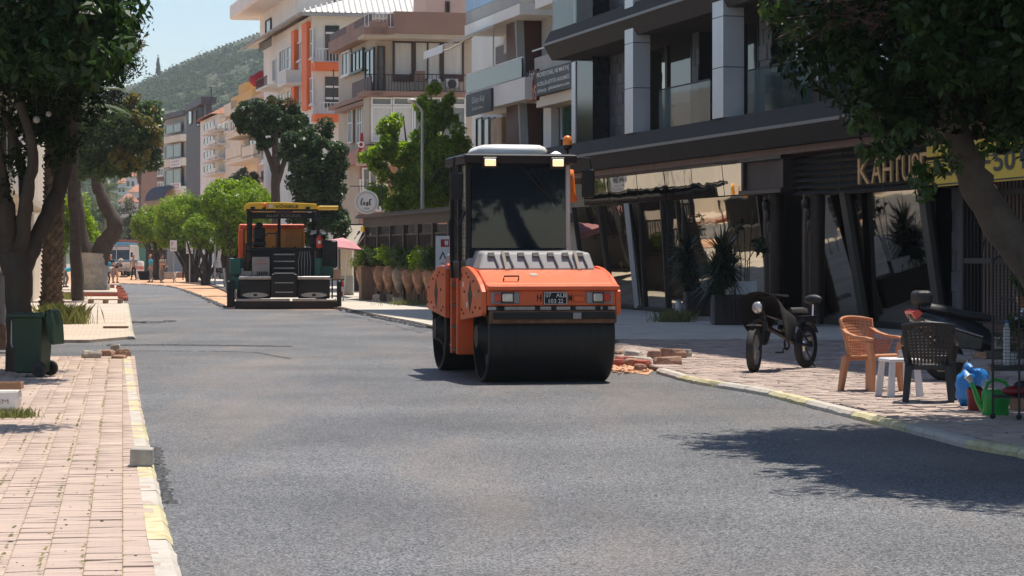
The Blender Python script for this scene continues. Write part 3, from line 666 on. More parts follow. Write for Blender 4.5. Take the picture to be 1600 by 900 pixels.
class Bld:
    """a building with its corner at (px, d): face a turned to the camera, face b along the street"""
    def __init__(s, name, label, px, d, width, length, ytop, m, sdir=(-.25, 1), cat='building', back=.0, fdir=None, xend=None):
        c = P(px, HY, d); s.c = Vector((c.x, c.y, 0)); u = Vector((*sdir, 0)).normalized()
        s.b = Fac(s.c, u); fd = fdir or (-s.b.n.x, -s.b.n.y)
        s.a = Fac(s.c, fd)
        if s.a.n.y > 0: s.a.n = -s.a.n
        s.h = P(px, ytop, d).z; length = s.b.U(xend) if xend else length; s.L = length; s.Wd = width
        s.root = thing(name, label, cat, tuple(s.c))
        mb = MB(); q = [s.c, s.c + s.a.u * width, s.c + s.a.u * width + u * length, s.c + u * length]
        mb.loft([[p + Vector((0, 0, z)) for p in q] for z in (0, s.h)]); s.part('wall', m, mb)
    def part(s, name, m, mb, par=None, **k):
        o = mb.build(name, m, s.root, world=True, **k)
        if par is not None: o.parent = par
        return o
    def box(s, f, name, m, x0, y0, x1, y1, a, b, par=None, ref=None, **k):
        off = b if ref is None else ref
        u0, u1, z0, z1 = f.rect(x0, y0, x1, y1, off); mb = MB(); f.box(mb, u0, u1, z0, z1, a, b); return s.part(name, m, mb, par, **k)
    def win(s, f, x0, y0, x1, y1, fm='frame_white', gm='window_glass', nx=2, ny=1, t=.07, off=.0, sill=True, name='window', dep=.07):
        u0, u1, z0, z1 = f.rect(x0, y0, x1, y1, off + dep)
        mb = MB(); A, B = off - .02, off + dep
        f.box(mb, u0, u0 + t, z0, z1, A, B); f.box(mb, u1 - t, u1, z0, z1, A, B); f.box(mb, u0 + t, u1 - t, z1 - t, z1, A, B); f.box(mb, u0 + t, u1 - t, z0, z0 + t, A, B)
        for i in range(1, nx): u = u0 + (u1 - u0) * i / nx; f.box(mb, u - t * .4, u + t * .4, z0 + t, z1 - t, A, B - .015)
        for i in range(1, ny): z = z0 + (z1 - z0) * i / ny; f.box(mb, u0 + t, u1 - t, z - t * .4, z + t * .4, A, B - .02)
        o = s.part(name, fm, mb); mb = MB(); f.box(mb, u0 + t * .5, u1 - t * .5, z0 + t * .5, z1 - t * .5, A - .02, off + .02); s.part('pane', gm, mb, o)
        if sill: mb = MB(); f.box(mb, u0 - .08, u1 + .08, z0 - .07, z0 - .005, A, B + .07); s.part('sill', fm, mb, o)
        return o
    def rail(s, f, x0, x1, yb, yt, off, m='iron', sp=.14, n=None, name='railing', mid=True):
        u0, u1 = sorted((f.U(x0, off), f.U(x1, off))); xm = (x0 + x1) / 2; zb, zt = f.Z(xm, yb, off), f.Z(xm, yt, off)
        mb = MB()
        f.box(mb, u0, u1, zt - .04, zt, off - .03, off + .03); f.box(mb, u0, u1, zb, zb + .03, off - .02, off + .02)
        k = max(2, int((u1 - u0) / sp))
        for i in range(k + 1): u = u0 + (u1 - u0) * i / k; f.box(mb, u - .012, u + .012, zb + .03, zt - .04, off - .012, off + .012)
        return s.part(name, m, mb)

# --- B8: white flats with brown fin, awning and two name boards, next to the dark building
b8 = Bld('apartment_building', 'white apartment building with brown timber fin, awning and glass balconies beside the dark commercial building', 897, F9.W(F9.U(897, -1.2), -1.2, 0).y, 14, 26, -170, 'wall_white', xend=737)
f8 = b8.b; o8 = f8
# the frames of F9 and b8 run in the same direction; offsets below are metres in front of b8's wall
BO = 1.5
def slab8(name, m, x0, x1, pts_top, pts_bot, a, b, ref=None):
    """band bounded by two pixel polylines on the plane at offset b"""
    rf = b if ref is None else ref; mb = MB(); xs_ = sorted({p[0] for p in pts_top})
    def lerp(pl, x):
        for (xa, ya), (xb, yb_) in zip(pl[:-1], pl[1:]):
            if xa <= x <= xb: return ya + (yb_ - ya) * (x - xa) / (xb - xa)
        return pl[-1][1]
    xm = (x0 + x1) / 2; z1, z0 = f8.Z(xm, lerp(pts_top, xm), rf), f8.Z(xm, lerp(pts_bot, xm), rf)
    u0, u1 = sorted((f8.U(x0, rf), f8.U(x1, rf))); f8.box(mb, u0, u1, z0, z1, a, b); return b8.part(name, m, mb)
slab8('balcony_parapet', 'wall_grey', 728, 810, [(727, 24), (775, 0), (810, -8)], [(727, 43), (775, 19), (810, 12)], .1, BO - .06)
slab8('balcony_slab', 'wall_white', 726, 812, [(727, 43.5), (775, 19.5), (810, 12.5)], [(727, 56), (775, 37), (810, 27)], 0, BO)
slab8('balcony_screen', 'blue_panel', 728, 806, [(727, -16), (775, -48), (810, -60)], [(727, 23), (775, -1), (810, -9)], BO - .16, BO - .10)
b8.box(f8, 'roller_screen', 'brown_cladding', 738, 62, 800, 150, .0, .06, ref=BO - .5)
slab8('balustrade', 'smoke_glass', 728, 815, [(728, 121), (775, 103), (815, 92)], [(728, 148), (772, 133), (815, 122)], BO - .08, BO - .02)
mb = MB(); mb.tube([f8.W(f8.U(728, BO), BO - .05, f8.Z(772, 103, BO)), f8.W(f8.U(815, BO), BO - .05, f8.Z(772, 103, BO))], .035, 6); b8.part('handrail', 'frame_white', mb)
slab8('balcony_slab', 'wall_white', 727, 820, [(728, 149), (772, 134), (818, 124)], [(728, 182), (772, 167), (818, 158)], -.2, BO - .02)
mb = MB(); u_ = f8.U(771, BO - .3); mb.tube([f8.W(u_, BO - .3, f8.Z(771, 106, BO)), f8.W(u_, BO - .3, f8.Z(771, 40, BO))], .03, 6); b8.part('post', 'frame_white', mb)
# folding-arm awning
mb = MB(); ua, ub = f8.U(739, BO), f8.U(771, BO)
za = f8.Z(755, 47, BO)
mb.hexa([f8.W(u, o, z) for (o, z) in ((BO, za), (BO + 1.9, za - .75)) for (u, o, z) in ((ub, o, z - .03), (ua, o, z - .03), (ua, o, z + .03), (ub, o, z + .03))])
mb.hexa([f8.W(u, o, z) for (o, z) in ((BO + 1.9, za - .72), (BO + 1.92, za - 1.02)) for (u, o, z) in ((ub, o, z), (ua, o, z), (ua, o + .03, z), (ub, o + .03, z))])
aw8 = thing('awning', 'white folding awning stretched out over the balcony left of the brown fin', 'awning', tuple(f8.W(ub, BO, za))); mb.build('fabric', 'white_cloth', aw8, world=True)
mb = MB(); mb.tube([f8.W(ua, BO, za - .1), f8.W(ua, BO + 1.0, za - .62), f8.W(ua, BO + 1.9, za - .8)], .03, 6); mb.build('arm', 'frame_white', aw8, world=True)
ac8 = thing('air_conditioner', 'beige outdoor air conditioner box on the shaded balcony beside the brown fin', 'air conditioner', tuple(f8.W(f8.U(806, .5), .3, f8.Z(795, 82, .6))))
u0, u1, z0, z1 = f8.rect(787, 56, 806, 82, .6); mb = MB(); f8.box(mb, u0, u1, z0, z1, .05, .6); mb.build('casing', 'ac_unit', ac8, world=True, bevel=.03); mb = MB()
mb.lathe([(.02, 0), (.24, .01), (.24, .03), (.02, .04)], (0, 0, 0), 14, 'y'); g_ = mb.build('fan_grille', 'sign_dark', ac8); g_.location = f8.W((u0 + u1) / 2, .61, (z0 + z1) / 2) - ac8.location; g_.rotation_euler = (0, 0, R(-76))
# name board 'Gönc Kuaför' style board on the slab edge
nb = thing('name_board', 'dark salon name board with white script below the balcony with the awning', 'sign', tuple(f8.W(f8.U(748, BO), BO, f8.Z(748, 175, BO))))
u0, u1, z0, z1 = f8.rect(729, 143, 768, 178, BO + .06); mb = MB(); f8.box(mb, u0, u1, z0, z1, BO + .0, BO + .08); mb.build('board', 'sign_dark', nb, world=True)
ru = -f8.u; Wd_ = u1 - u0
q = f8.W(u1 - Wd_ * .25, BO + .085, z0 + (z1 - z0) * .45); text('Gökçe Kuş', 'frame_white', nb, q - nb.location, ru, (0, 0, 1), w=Wd_ * .5, h=(z1 - z0) * .36, shear=.2)
q = f8.W(u1 - Wd_ * .25, BO + .085, z0 + (z1 - z0) * .22); text('Güzellik Salonu', 'frame_white', nb, q - nb.location, ru, (0, 0, 1), w=Wd_ * .45, h=(z1 - z0) * .14, shear=.2)
# shop floor below: dark frame, glass, posters
b8.box(f8, 'shop_wall', 'wall_cream', 742, 184, 822, 262, .0, .12, ref=.3)
for (xa, xb, gm_) in ((743, 752, 'window_pale'), (753, 763, 'window_pale'), (764, 772, 'poster'), (808, 818, 'window_pale')):
    b8.win(f8, xa, 184, xb, 262, 'black_frame', gm_, 1, 1, .05, off=.2, sill=False)
b8.box(f8, 'poster_panel', 'poster', 772, 184, 784, 262, .1, .3, ref=.3); b8.box(f8, 'poster_panel', 'poster', 792, 196, 806, 262, .1, .25, ref=.3)
b8.box(f8, 'white_flag', 'white_cloth', 793, 172, 809, 198, .5, .53, ref=.53)
# brown fin
mb = MB(); pa = [f8.W(f8.U(805, 1.9), 1.9, f8.Z(807, -40, 1.9)), f8.W(f8.U(822, 1.9), 1.9, f8.Z(820, 262, 1.9))]
FO = 1.05; zt_, zb_ = f8.Z(815, -40, FO), 3.4; ut0, ut1, ub0, ub1 = f8.U(838, -.1), f8.U(805, FO), f8.U(838, -.1), f8.U(819, FO)
mb.hexa([f8.W(ub0, -.1, zb_), f8.W(ub1, -.1, zb_), f8.W(ub1, FO, zb_), f8.W(ub0, FO, zb_), f8.W(ut0, -.1, zt_), f8.W(ut1, -.1, zt_), f8.W(ut1, FO, zt_), f8.W(ut0, FO, zt_)])
b8.part('timber_fin', 'brown_cladding', mb)
mb = MB(); mb.hexa([f8.W(ub1 - .02, .8, zb_), f8.W(ub1 + .16, .8, zb_), f8.W(ub1 + .16, 1.09, zb_), f8.W(ub1 - .02, 1.09, zb_), f8.W(ut1 - .02, .8, zt_), f8.W(ut1 + .16, .8, zt_), f8.W(ut1 + .16, 1.09, zt_), f8.W(ut1 - .02, 1.09, zt_)]); b8.part('fin_edge', 'wall_grey', mb)
# bay right of the fin
b8.box(f8, 'slab_edge', 'wall_white', 836, -20, 870, 8, 0, 1.2, ref=1.2); b8.box(f8, 'bay_wall', 'wall_grey', 838, 8, 885, 80, .0, .2, ref=.4)
b8.box(f8, 'balcony_parapet', 'wall_grey', 835, 82, 893, 112, .2, 1.1, ref=1.1)
mb = MB(); zz = f8.Z(860, 71, 1.1); mb.tube([f8.W(f8.U(832, 1.1), 1.1, zz), f8.W(f8.U(893, 1.1), 1.1, zz)], .03, 6); b8.part('handrail', 'frame_white', mb)
bn = thing('banner', 'black banner with three rows of white lettering beside the grey pillared building', 'banner', tuple(f8.W(f8.U(866, 1.3), 1.3, f8.Z(866, 150, 1.3))))
u0, u1 = sorted((f8.U(838, 1.3), f8.U(893, 1.3))); z0, z1 = f8.Z(866, 143, 1.3), f8.Z(866, 104, 1.3); mb = MB(); f8.box(mb, u0, u1, z0, z1, 1.24, 1.3); mb.build('sheet', 'black_ink', bn, world=True)
Wd_ = u1 - u0; Hh = z1 - z0
for (s_, yy, hh, w0, w1) in (('PROFESYONEL NE MAKYAJ', .68, .24, .02, .93), ('GÜZELLİK-ESTETİK AKADEMİSİ', .38, .2, .03, .95), ('EĞİTİM KURS', .1, .16, .04, .30), ('gdsakademi.com', .1, .16, .36, .95)):
    q = f8.W(u1 - Wd_ * w0, 1.305, z0 + Hh * yy); text(s_, 'frame_white', bn, q - bn.location, ru, (0, 0, 1), w=Wd_ * (w1 - w0), h=Hh * hh, bold=.01)
lg = thing('logo_sign', 'round pink and orange letter logo with white script, left end of the black banner', 'sign', tuple(f8.W(f8.U(829, 1.2), 1.2, f8.Z(829, 150, 1.2))))
mat('logo_pink', (0.45, 0.16, 0.22), .5, col2=(.6, .3, .12), scale=2, var=.2)
u0, u1, z0, z1 = f8.rect(823, 128, 838, 158, 1.22); q = f8.W(u1, 1.22, z0); text('GDS', 'logo_pink', lg, q - lg.location, ru, (0, 0, 1), w=(u1 - u0), h=(z1 - z0) * .8, bold=.03)
mb = MB(); f8.box(mb, u0, u1, z0, f8.Z(830, 110, 1.22), 1.12, 1.20); mb.build('board', 'brown_cladding', lg, world=True)
q = f8.W(u1, 1.22, f8.Z(830, 125, 1.22)); text('Nar', 'frame_white', lg, q - lg.location, ru, (0, 0, 1), w=(u1 - u0) * .8, h=.35)
b8.box(f8, 'soffit', 'wall_cream', 838, 146, 893, 162, .1, 1.1, ref=1.1); b8.box(f8, 'pier', 'wall_white', 849, 168, 861, 262, 0, .5, ref=.5)
b8.win(f8, 862, 168, 876, 262, 'black_frame', 'window_glass', 1, 1, .06, off=.2, sill=False); b8.win(f8, 876, 160, 896, 216, 'frame_white', 'green_glass', 1, 1, .04, off=.3, sill=False)
b8.win(f8, 825, 178, 846, 262, 'black_frame', 'window_pale', 1, 1, .12, off=.3, sill=False)

# --- B7: beige corner house with brown parapets
b7 = Bld('apartment_building', 'beige corner apartment house with brown parapets, maroon railings and large curtained windows', 586, 111.5, 16, 26, 30, 'wall_beige', xend=529)
fa, fb = b7.a, b7.b
b7.box(fa, 'roof_parapet', 'wall_brown', 616, 19, 745, 53, -.3, 1.7, ref=1.7)
b7.box(fa, 'parapet_base', 'wall_brown', 569, 42, 616, 53, -.3, 1.7, ref=1.7)
b7.rail(fa, 570, 616, 42, 19, 1.65, 'frame_white', .16)
mb = MB(); u0, u1, z0, z1 = fa.rect(569, 47, 745, 52, 1.7)
# street side of the parapet
def side7(name, m, y0, y1, a, b, L0=-1.7, L1=9.5):
    zc1, zc0 = fa.Z(569, y0, 1.7), fa.Z(569, y1, 1.7); mb = MB(); fb.box(mb, L0, L1, zc0, zc1, a, b); return b7.part(name, m, mb)
side7('roof_parapet', 'wall_brown', 33, 53, -.3, .55); side7('parapet_panel', 'maroon', 20, 33, .42, .5, -1.6, 2.5); side7('parapet_panel', 'maroon', 20, 33, .42, .5, 5, 9.4)
side7('roof_parapet', 'wall_brown', 20, 33, -.2, .5, 2.6, 4.9)
b7.box(fa, 'balcony_slab', 'wall_brown', 569, 143, 745, 150, -.1, 1.7, ref=1.7); side7('balcony_slab', 'wall_brown', 143, 150, -.1, .55)
b7.box(fa, 'lintel', 'wall_beige', 569, 53, 745, 60, .0, 1.6, ref=1.6)
b7.rail(fa, 570, 640, 143, 116, 1.6, 'iron', .13); b7.rail(fa, 640, 745, 143, 116, 1.6, 'iron', .2)
side7('balcony_panel', 'maroon', 118, 142, .44, .5, -1.6, 3.2)
# windows of the upper floor
for (xa, xb) in ((614, 646), (647, 690), (691, 725)): b7.win(fa, xa, 64, xb, 126, 'frame_brown', 'curtain_white' , 2 if xa == 647 else 1, 1, .09, off=.0, sill=False)
for (xa, xb) in ((614, 646), (691, 725)): b7.box(fa, 'spandrel', 'maroon', xa, 116, xb, 127, .0, .1, ref=.1)
b7.win(fb, 566, 78, 548, 112, 'black_frame', 'window_glass', 3, 1, .08, off=.1); b7.win(fb, 545, 80, 533, 118, 'frame_white', 'window_glass', 2, 1, .08, off=.1)
b7.win(fa, 590, 72, 602, 142, 'frame_brown', 'window_glass', 1, 2, .08, off=0, sill=False)
b7.win(fb, 583, 76, 569, 140, 'black_frame', 'window_glass', 2, 1, .08, off=.05, sill=False)
for (xa, xb, w_) in ((670, 689, 'left'), (697, 716, 'right')):
    a_ = thing('air_conditioner', 'white outdoor air conditioner on the beige house balcony, %s of the pair' % w_, 'air conditioner', tuple(fa.W(fa.U((xa + xb) / 2, 1.2), 1.2, fa.Z(xa, 141, 1.2))), group='air conditioners on the balcony')
    u0, u1, z0, z1 = fa.rect(xa, 123, xb, 139, 1.3); mb = MB(); fa.box(mb, u0, u1, z0 + .05, z1, .9, 1.3); mb.build('casing', 'ac_unit', a_, world=True, bevel=.03)
    mb = MB(); mb.lathe([(.02, -.02), (.21, -.02), (.21, .01), (.02, .01)], (0, 0, 0), 14, 'y'); g_ = mb.build('fan_grille', 'sign_dark', a_); g_.location = fa.W(u0 + .28, 1.32, (z0 + z1) / 2) - a_.location; g_.rotation_euler = (0, 0, math.atan2(fa.u.y, fa.u.x))
ch = thing('chair', 'brown plastic chair on the beige house balcony left of the air conditioners', 'chair', tuple(fa.W(fa.U(656, .9), .9, fa.Z(656, 142, 1.2))))
mb = MB(); 
for x in (-.22, .17):
    for y in (-.2, .17): mb = MB(); mb.box(x, x + .05, y, y + .05, 0, .45); mb.build('leg', 'wall_brown', ch)
mb = MB(); mb.box(-.24, .24, -.22, .24, .45, .49); mb.build('seat', 'wall_brown', ch); mb = MB(); mb.box(-.24, .24, .2, .24, .49, .95); mb.build('backrest', 'wall_brown', ch)
# glazed veranda below
zv0, zv1 = fa.Z(640, 222, 1.5), fa.Z(640, 150, 1.5)
b7.box(fa, 'veranda_wall', 'wall_beige', 576, 150, 745, 226, .0, 1.3, ref=1.3)
for (xa, xb) in ((580, 613), (614, 646), (647, 690), (691, 728)):
    b7.win(fa, xa, 152, xb, 165, 'frame_white', 'window_pale', 1, 1, .07, off=1.3, sill=False); b7.win(fa, xa, 166, xb, 222, 'frame_white', 'window_pale' if xa % 2 else 'curtain_white', 1, 1, .07, off=1.3, sill=False)
for (xa, xb) in ((575, 567), (565, 557), (549, 543)): b7.win(fb, xa, 160, xb, 224, 'frame_white', 'window_pale', 2, 2, .07, off=.1, sill=False)
side7('slab_edge', 'wall_brown', 152, 158, 0, .5, 0, 8)
b7.box(fa, 'lower_band', 'salmon', 570, 229, 745, 251, -.1, 1.7, ref=1.7); side7('lower_band', 'salmon', 229, 251, 0, .6, -1.6, 7)
b7.box(fa, 'lower_slab', 'wall_pink', 568, 252, 745, 258, -.1, 1.8, ref=1.8)
b7.box(fa, 'lower_wall', 'salmon', 562, 258, 745, 350, .0, .3, ref=.3)
b7.win(fa, 562, 280, 575, 330, 'frame_white', 'window_pale', 1, 2, .08, off=.3, sill=False); b7.win(fa, 592, 286, 606, 328, 'frame_white', 'window_glass', 2, 1, .08, off=.3)
b7.win(fa, 566, 262, 590, 330, 'frame_white', 'window_pale', 2, 2, .08, off=.35, sill=False)
b7.box(fa, 'shop_front', 'black_frame', 530, 350, 745, 470, -.2, .2, ref=.2)
mb = MB(); mb.ball(fa.W(fa.U(575, 1.2), 1.2, fa.Z(575, 57, 1.2)), .09); b7.part('lamp', 'frame_white', mb, smooth=180); mb = MB(); mb.ball(fa.W(fa.U(672, .6), .6, fa.Z(672, 57, .6)), .1); b7.part('lamp', 'frame_white', mb, smooth=180)
# stair tower on the roof
b7.box(fa, 'stair_tower', 'wall_pink', 666, -60, 745, 22, -6, -3.0, ref=-3); b7.win(fa, 696, 2, 703, 20, 'frame_brown', 'window_glass', 1, 1, .06, off=-3, sill=False)
fl = thing('flag', 'red flag hanging from the veranda window of the beige corner house', 'flag', tuple(fa.W(fa.U(563, 2), 2, fa.Z(563, 248, 2))))
mb = MB(); mb.loft([[fa.W(fa.U(x, 2) + .05 * math.sin(k * 1.3), 2 + .08 * math.sin(k * 1.7 + x), fa.Z(560, y, 2)) for (k, (x, y)) in enumerate(l)] for l in (((564, 208), (561, 220), (560, 234), (558, 248)), ((567, 207), (566, 220), (564, 234), (561, 247)))], caps=False, closed=False); mb.build('cloth', 'red_cloth', fl, world=True, smooth=180)
mb = MB(); mb.lathe([(.09, 0), (.14, 0), (.14, .01), (.09, .01)], (0, 0, 0), 16, 'y'); g_ = mb.build('crescent', 'white_cloth', fl); g_.location = fa.W(fa.U(564, 2.1), 2.12, fa.Z(563, 226, 2)) - fl.location

# --- B6: white house with orange stripes
b6 = Bld('apartment_building', 'white apartment house with orange vertical stripes, orange balcony edges and a corrugated roof', 489, 134, 18, 26, 22, 'wall_white', xend=412)
fa, fb = b6.a, b6.b
for (xa, xb, y0, y1) in ((459.5, 454.7, 48, 165), (479, 471, 36, 172)): b6.box(fb, 'stripe', 'orange_paint', xa, y0, xb, y1, 0, .25, ref=.25)
for (y0, y1) in ((45, 92), (122, 164)): b6.win(fb, 487.5, y0, 480.5, y1, 'frame_white', 'window_pale', 2, 2, .08, off=.02)
for (y0, y1) in ((66, 96), (127, 165)): b6.win(fb, 470, y0, 460.5, y1, 'frame_white', 'window_pale', 3, 1, .07, off=.02)
b6.win(fb, 446, 77, 436, 112, 'frame_white', 'window_glass', 3, 1, .07, off=.02, sill=False); b6.rail(fb, 446, 434, 131, 112, .9, 'frame_white', .2); b6.box(fb, 'balcony_slab', 'wall_white', 447, 131, 434, 134, 0, 1, ref=1)
b6.box(fb, 'balcony_wall', 'wall_white', 447, 112, 434, 131, .0, .9, ref=.9)
b6.win(fb, 454, 72, 448, 108, 'frame_white', 'window_pale', 1, 2, .07, off=.02); b6.win(fb, 430, 92, 425, 128, 'frame_white', 'window_pale', 2, 1, .07, off=.02); b6.win(fb, 453, 140, 448, 166, 'frame_white', 'window_pale', 1, 1, .07, off=.02)
b6.win(fb, 444, 145, 434, 175, 'frame_white', 'window_glass', 2, 1, .07, off=.02)
for (yo0, yo1) in ((97, 109), (178, 189)):
    b6.box(fa, 'balcony_slab', 'orange_paint', 492, yo0, 545, yo1, -.1, 1.1, ref=1.1)
b6.box(fa, 'loggia', 'window_glass', 508, 40, 530, 96, 0, .05, ref=.05); b6.box(fa, 'loggia', 'window_glass', 508, 120, 530, 168, 0, .05, ref=.05)
b6.rail(fa, 494, 545, 96, 76, 1.0, 'frame_white', .18); b6.rail(fa, 500, 545, 176, 160, 1.0, 'frame_white', .18)
for (y0, y1) in ((50, 64), (134, 147), (152, 160)): b6.box(fa, 'blind', 'frame_white', 509, y0, 529, y0 + 3, .05, .1, ref=.1)
# eaves, roof sheets and penthouse
zE = b6.h
mb = MB(); A0 = fb.W(-1.2, .8, zE); B0 = fb.W(23, .8, zE); A1 = fb.W(-1.2, -14, zE); ce = fb.W(3.5, -7, zE + 2.6); cf = fb.W(19, -7, zE + 2.6); B1 = fb.W(23, -14, zE)
mb.add([A0, B0, B1, A1, ce, cf], [(0, 1, 5, 4), (3, 0, 4), (2, 3, 4, 5), (1, 2, 5)]); b6.part('roof', 'roof_sheet', mb)
mb = MB(); n = 46
for i in range(n):   # corrugations of the hip that faces the camera and of the long side
    t = (i + .5) / n; p = A0.lerp(A1, t); q = ce; hgt = 1 - abs(t - .5) * 1.9
    mb.tube([p + Vector((0, 0, .03)), p.lerp(Vector((p.x + (ce - (A0 + A1) / 2).x, p.y + (ce - (A0 + A1) / 2).y, ce.z)), max(.05, hgt)) + Vector((0, 0, .03))], .05, 4)
b6.part('roof_ridge', 'roof_sheet', mb)
mb = MB(); mb.loft([[A0 + Vector((0, 0, -.12)), A0 + fb.n * .12 + Vector((0, 0, -.12)), A0 + fb.n * .12, A0], [B0 + Vector((0, 0, -.12)), B0 + fb.n * .12 + Vector((0, 0, -.12)), B0 + fb.n * .12, B0]]); b6.part('gutter', 'wall_grey', mb)
mb = MB(); mb.loft([[A0 + Vector((0, 0, -.03)), A1 + Vector((0, 0, -.03)), A1 + Vector((0, 0, -.2)), A0 + Vector((0, 0, -.2))], [fb.W(-.98, .8, z) if 0 else A0 + fb.u * .15 + Vector((0, 0, -.03)), A1 + fb.u * .15 + Vector((0, 0, -.03)), A1 + fb.u * .15 + Vector((0, 0, -.2)), A0 + fb.u * .15 + Vector((0, 0, -.2))]]); b6.part('gutter', 'wall_grey', mb)
mb = MB(); fb.box(mb, 9, 25, zE, zE + 2.3, -9, -.6); b6.part('penthouse', 'wall_white', mb); mb = MB(); fb.box(mb, 8, 28, zE + 2.3, zE + 3.3, -10, 1.0); b6.part('penthouse_roof', 'wall_white', mb, bevel=.1)
b6.win(fb, 422, 30, 414, 62, 'frame_brown', 'window_glass', 1, 1, .08, off=-.55, sill=False)
b6.rail(fb, 424, 405, 77, 62, .6, 'iron', .25)
mb = MB(); mb.tube([P(523, 50, 136), P(523, -6, 136)], .04, 5); [mb.tube([P(516, y, 136), P(530, y + 2, 136)], .02, 4) for y in (6, 18, 24)]; b6.part('aerial', 'iron', mb)
mb = MB(); [mb.tube([P(523 - 2, y, 132.5), P(523 + 2, y, 132.5)], .03, 4) for y in (122, 140)]; mb.tube([P(521, 108, 132.2), P(521, 160, 132.2)], .035, 5); b6.part('aerial', 'iron', mb)
up = thing('parasol', 'red closed-in parasol on a balcony rail at the far end of the orange striped house', 'parasol', tuple(fb.W(18.5, 1.3, fb.Z(408, 128, 1.3))))
mb = MB(); c_ = P(408, 124, 153.5); mb.lathe([(.05, .55), (.75, .15), (.8, -.1), (.5, -.45), (.05, -.5)], c_, 10); mb.build('canopy', 'red_cloth', up, world=True, smooth=50); b6.rail(fb, 417, 400, 136, 122, 1.2, 'iron', .25); b6.box(fb, 'balcony_slab', 'wall_white', 418, 136, 400, 139, 0, 1.3, ref=1.3)

# --- B5 / B4: pink and cream houses
b5 = Bld('apartment_building', 'pale pink house behind the dark round tree', 421, 168, 10, 8.5, 150, 'wall_pink', xend=403); fa, fb = b5.a, b5.b
b5.win(fb, 418, 266, 408, 282, 'iron', 'window_glass', 4, 1, .06, off=.05); b5.win(fa, 424, 200, 434, 230, 'frame_white', 'window_glass', 2, 1, .07); b5.win(fb, 416, 190, 406, 222, 'frame_white', 'window_pale', 2, 1, .07); b5.win(fb, 416, 230, 406, 255, 'frame_white', 'window_pale', 2, 1, .07)
mb = MB(); fb.box(mb, -.3, 9, b5.h, b5.h + .3, -9, .4); b5.part('cornice', 'wall_pink', mb)
b4 = Bld('apartment_building', 'cream apartment house with stepped ochre parapets and bowed balconies', 402, 180, 10, 34, 157, 'wall_cream', xend=341); fa, fb = b4.a, b4.b
b4.box(fb, 'parapet', 'wall_cream', 370, 160, 350, 176, 0, .4, ref=.4)
mb = MB(); fb.box(mb, -.2, 12, b4.h, b4.h + .9, -6, .4); b4.part('parapet', 'ochre', mb); mb = MB(); fb.box(mb, 5, 9, b4.h + .9, b4.h + 1.7, -5, .2); b4.part('attic', 'ochre', mb)
for (xa, xb, y0, y1) in ((400, 388, 212, 240), (384, 374, 190, 216), (346, 342, 195, 208), (357, 351, 190, 206), (366, 360, 188, 205), (384, 376, 228, 252), (357, 350, 228, 250), (400, 390, 180, 200)):
    b4.win(fb, xa, y0, xb, y1, 'frame_white', 'window_glass', 2, 1, .08, off=.02)
for (xa, xb, y0, y1) in ((396, 352, 247, 253), (396, 352, 207, 211), (372, 344, 176, 180)):
    b4.box(fb, 'balcony_slab', 'wall_cream', xa, y0, xb, y1, 0, 1.4, ref=1.4)
for (xa, xb, y0, y1) in ((396, 378, 228, 246), (376, 352, 230, 246), (352, 340, 180, 190)): b4.box(fb, 'balcony_parapet', 'wall_cream', xa, y0, xb, y1, 1.2, 1.4, ref=1.4)
b4.rail(fb, 396, 376, 247, 232, 1.3, 'frame_white', .2)
b3 = Bld('apartment_building', 'pale narrow house with a small red tiled roof beside the slate tower', 340, 205, 9, 12, 178, 'wall_white', xend=313); fa, fb = b3.a, b3.b
for k in range(4): b3.box(fb, 'balcony_slab', 'wall_white', 336, 205 + k * 22, 314, 208 + k * 22, 0, 1.1, ref=1.1); b3.win(fb, 333, 190 + k * 22, 318, 203 + k * 22, 'frame_white', 'window_glass', 3, 1, .09, off=.05); b3.box(fb, 'balcony_parapet', 'wall_white', 336, 198 + k * 22, 325, 205 + k * 22, .95, 1.1, ref=1.1)
mb = MB(); z_ = b3.h; mb.add([fb.W(-.5, .6, z_), fb.W(12, .6, z_), fb.W(12, -9, z_), fb.W(-.5, -9, z_), fb.W(3, -4, z_ + 2.4), fb.W(9, -4, z_ + 2.4)], [(0, 1, 5, 4), (1, 2, 5), (2, 3, 4, 5), (3, 0, 4)]); b3.part('roof', 'roof_tile', mb)
mb = MB(); mb.tube([P(330, 172, 206), P(330, 135, 206)], .05, 5); [mb.tube([P(326, y, 206), P(334, y, 206)], .03, 4) for y in (137, 142)]; b3.part('aerial', 'iron', mb)
b2 = Bld('office_building', 'dark slate clad tower with a corner window under its flat roof', 322, 222, .5, 12, 162, 'wall_slate', xend=291); fa, fb = b2.a, b2.b
b2.win(fb, 299, 168, 293, 195, 'black_frame', 'window_pale', 1, 1, .1, off=.05, sill=False); b2.win(fa, 308, 166, 318, 194, 'black_frame', 'window_glass', 2, 1, .1, off=.05, sill=False)
mb = MB(); fb.box(mb, -.4, 12.4, b2.h, b2.h + .6, -.9, .5); b2.part('cornice', 'wall_slate', mb); b2.win(fb, 316, 168, 306, 196, 'black_frame', 'window_glass', 2, 1, .1, off=.05, sill=False)
b1 = Bld('office_building', 'grey office house with green glass bays, white sign boards and a navy awning', 293, 250, 9, 16, 180, 'wall_grey', sdir=(-.40, 1), xend=256); fa, fb = b1.a, b1.b
for (y0, y1) in ((193, 208), (225, 247), (264, 290)): b1.win(fb, 282, y0, 258, y1, 'wall_grey', 'green_glass', 2, 1, .12, off=.3, sill=False)
for (y0, y1) in ((212, 222), (248, 260), (292, 306)): b1.box(fb, 'balcony_slab', 'wall_cream', 283, y0, 256, y1, 0, .8, ref=.8)
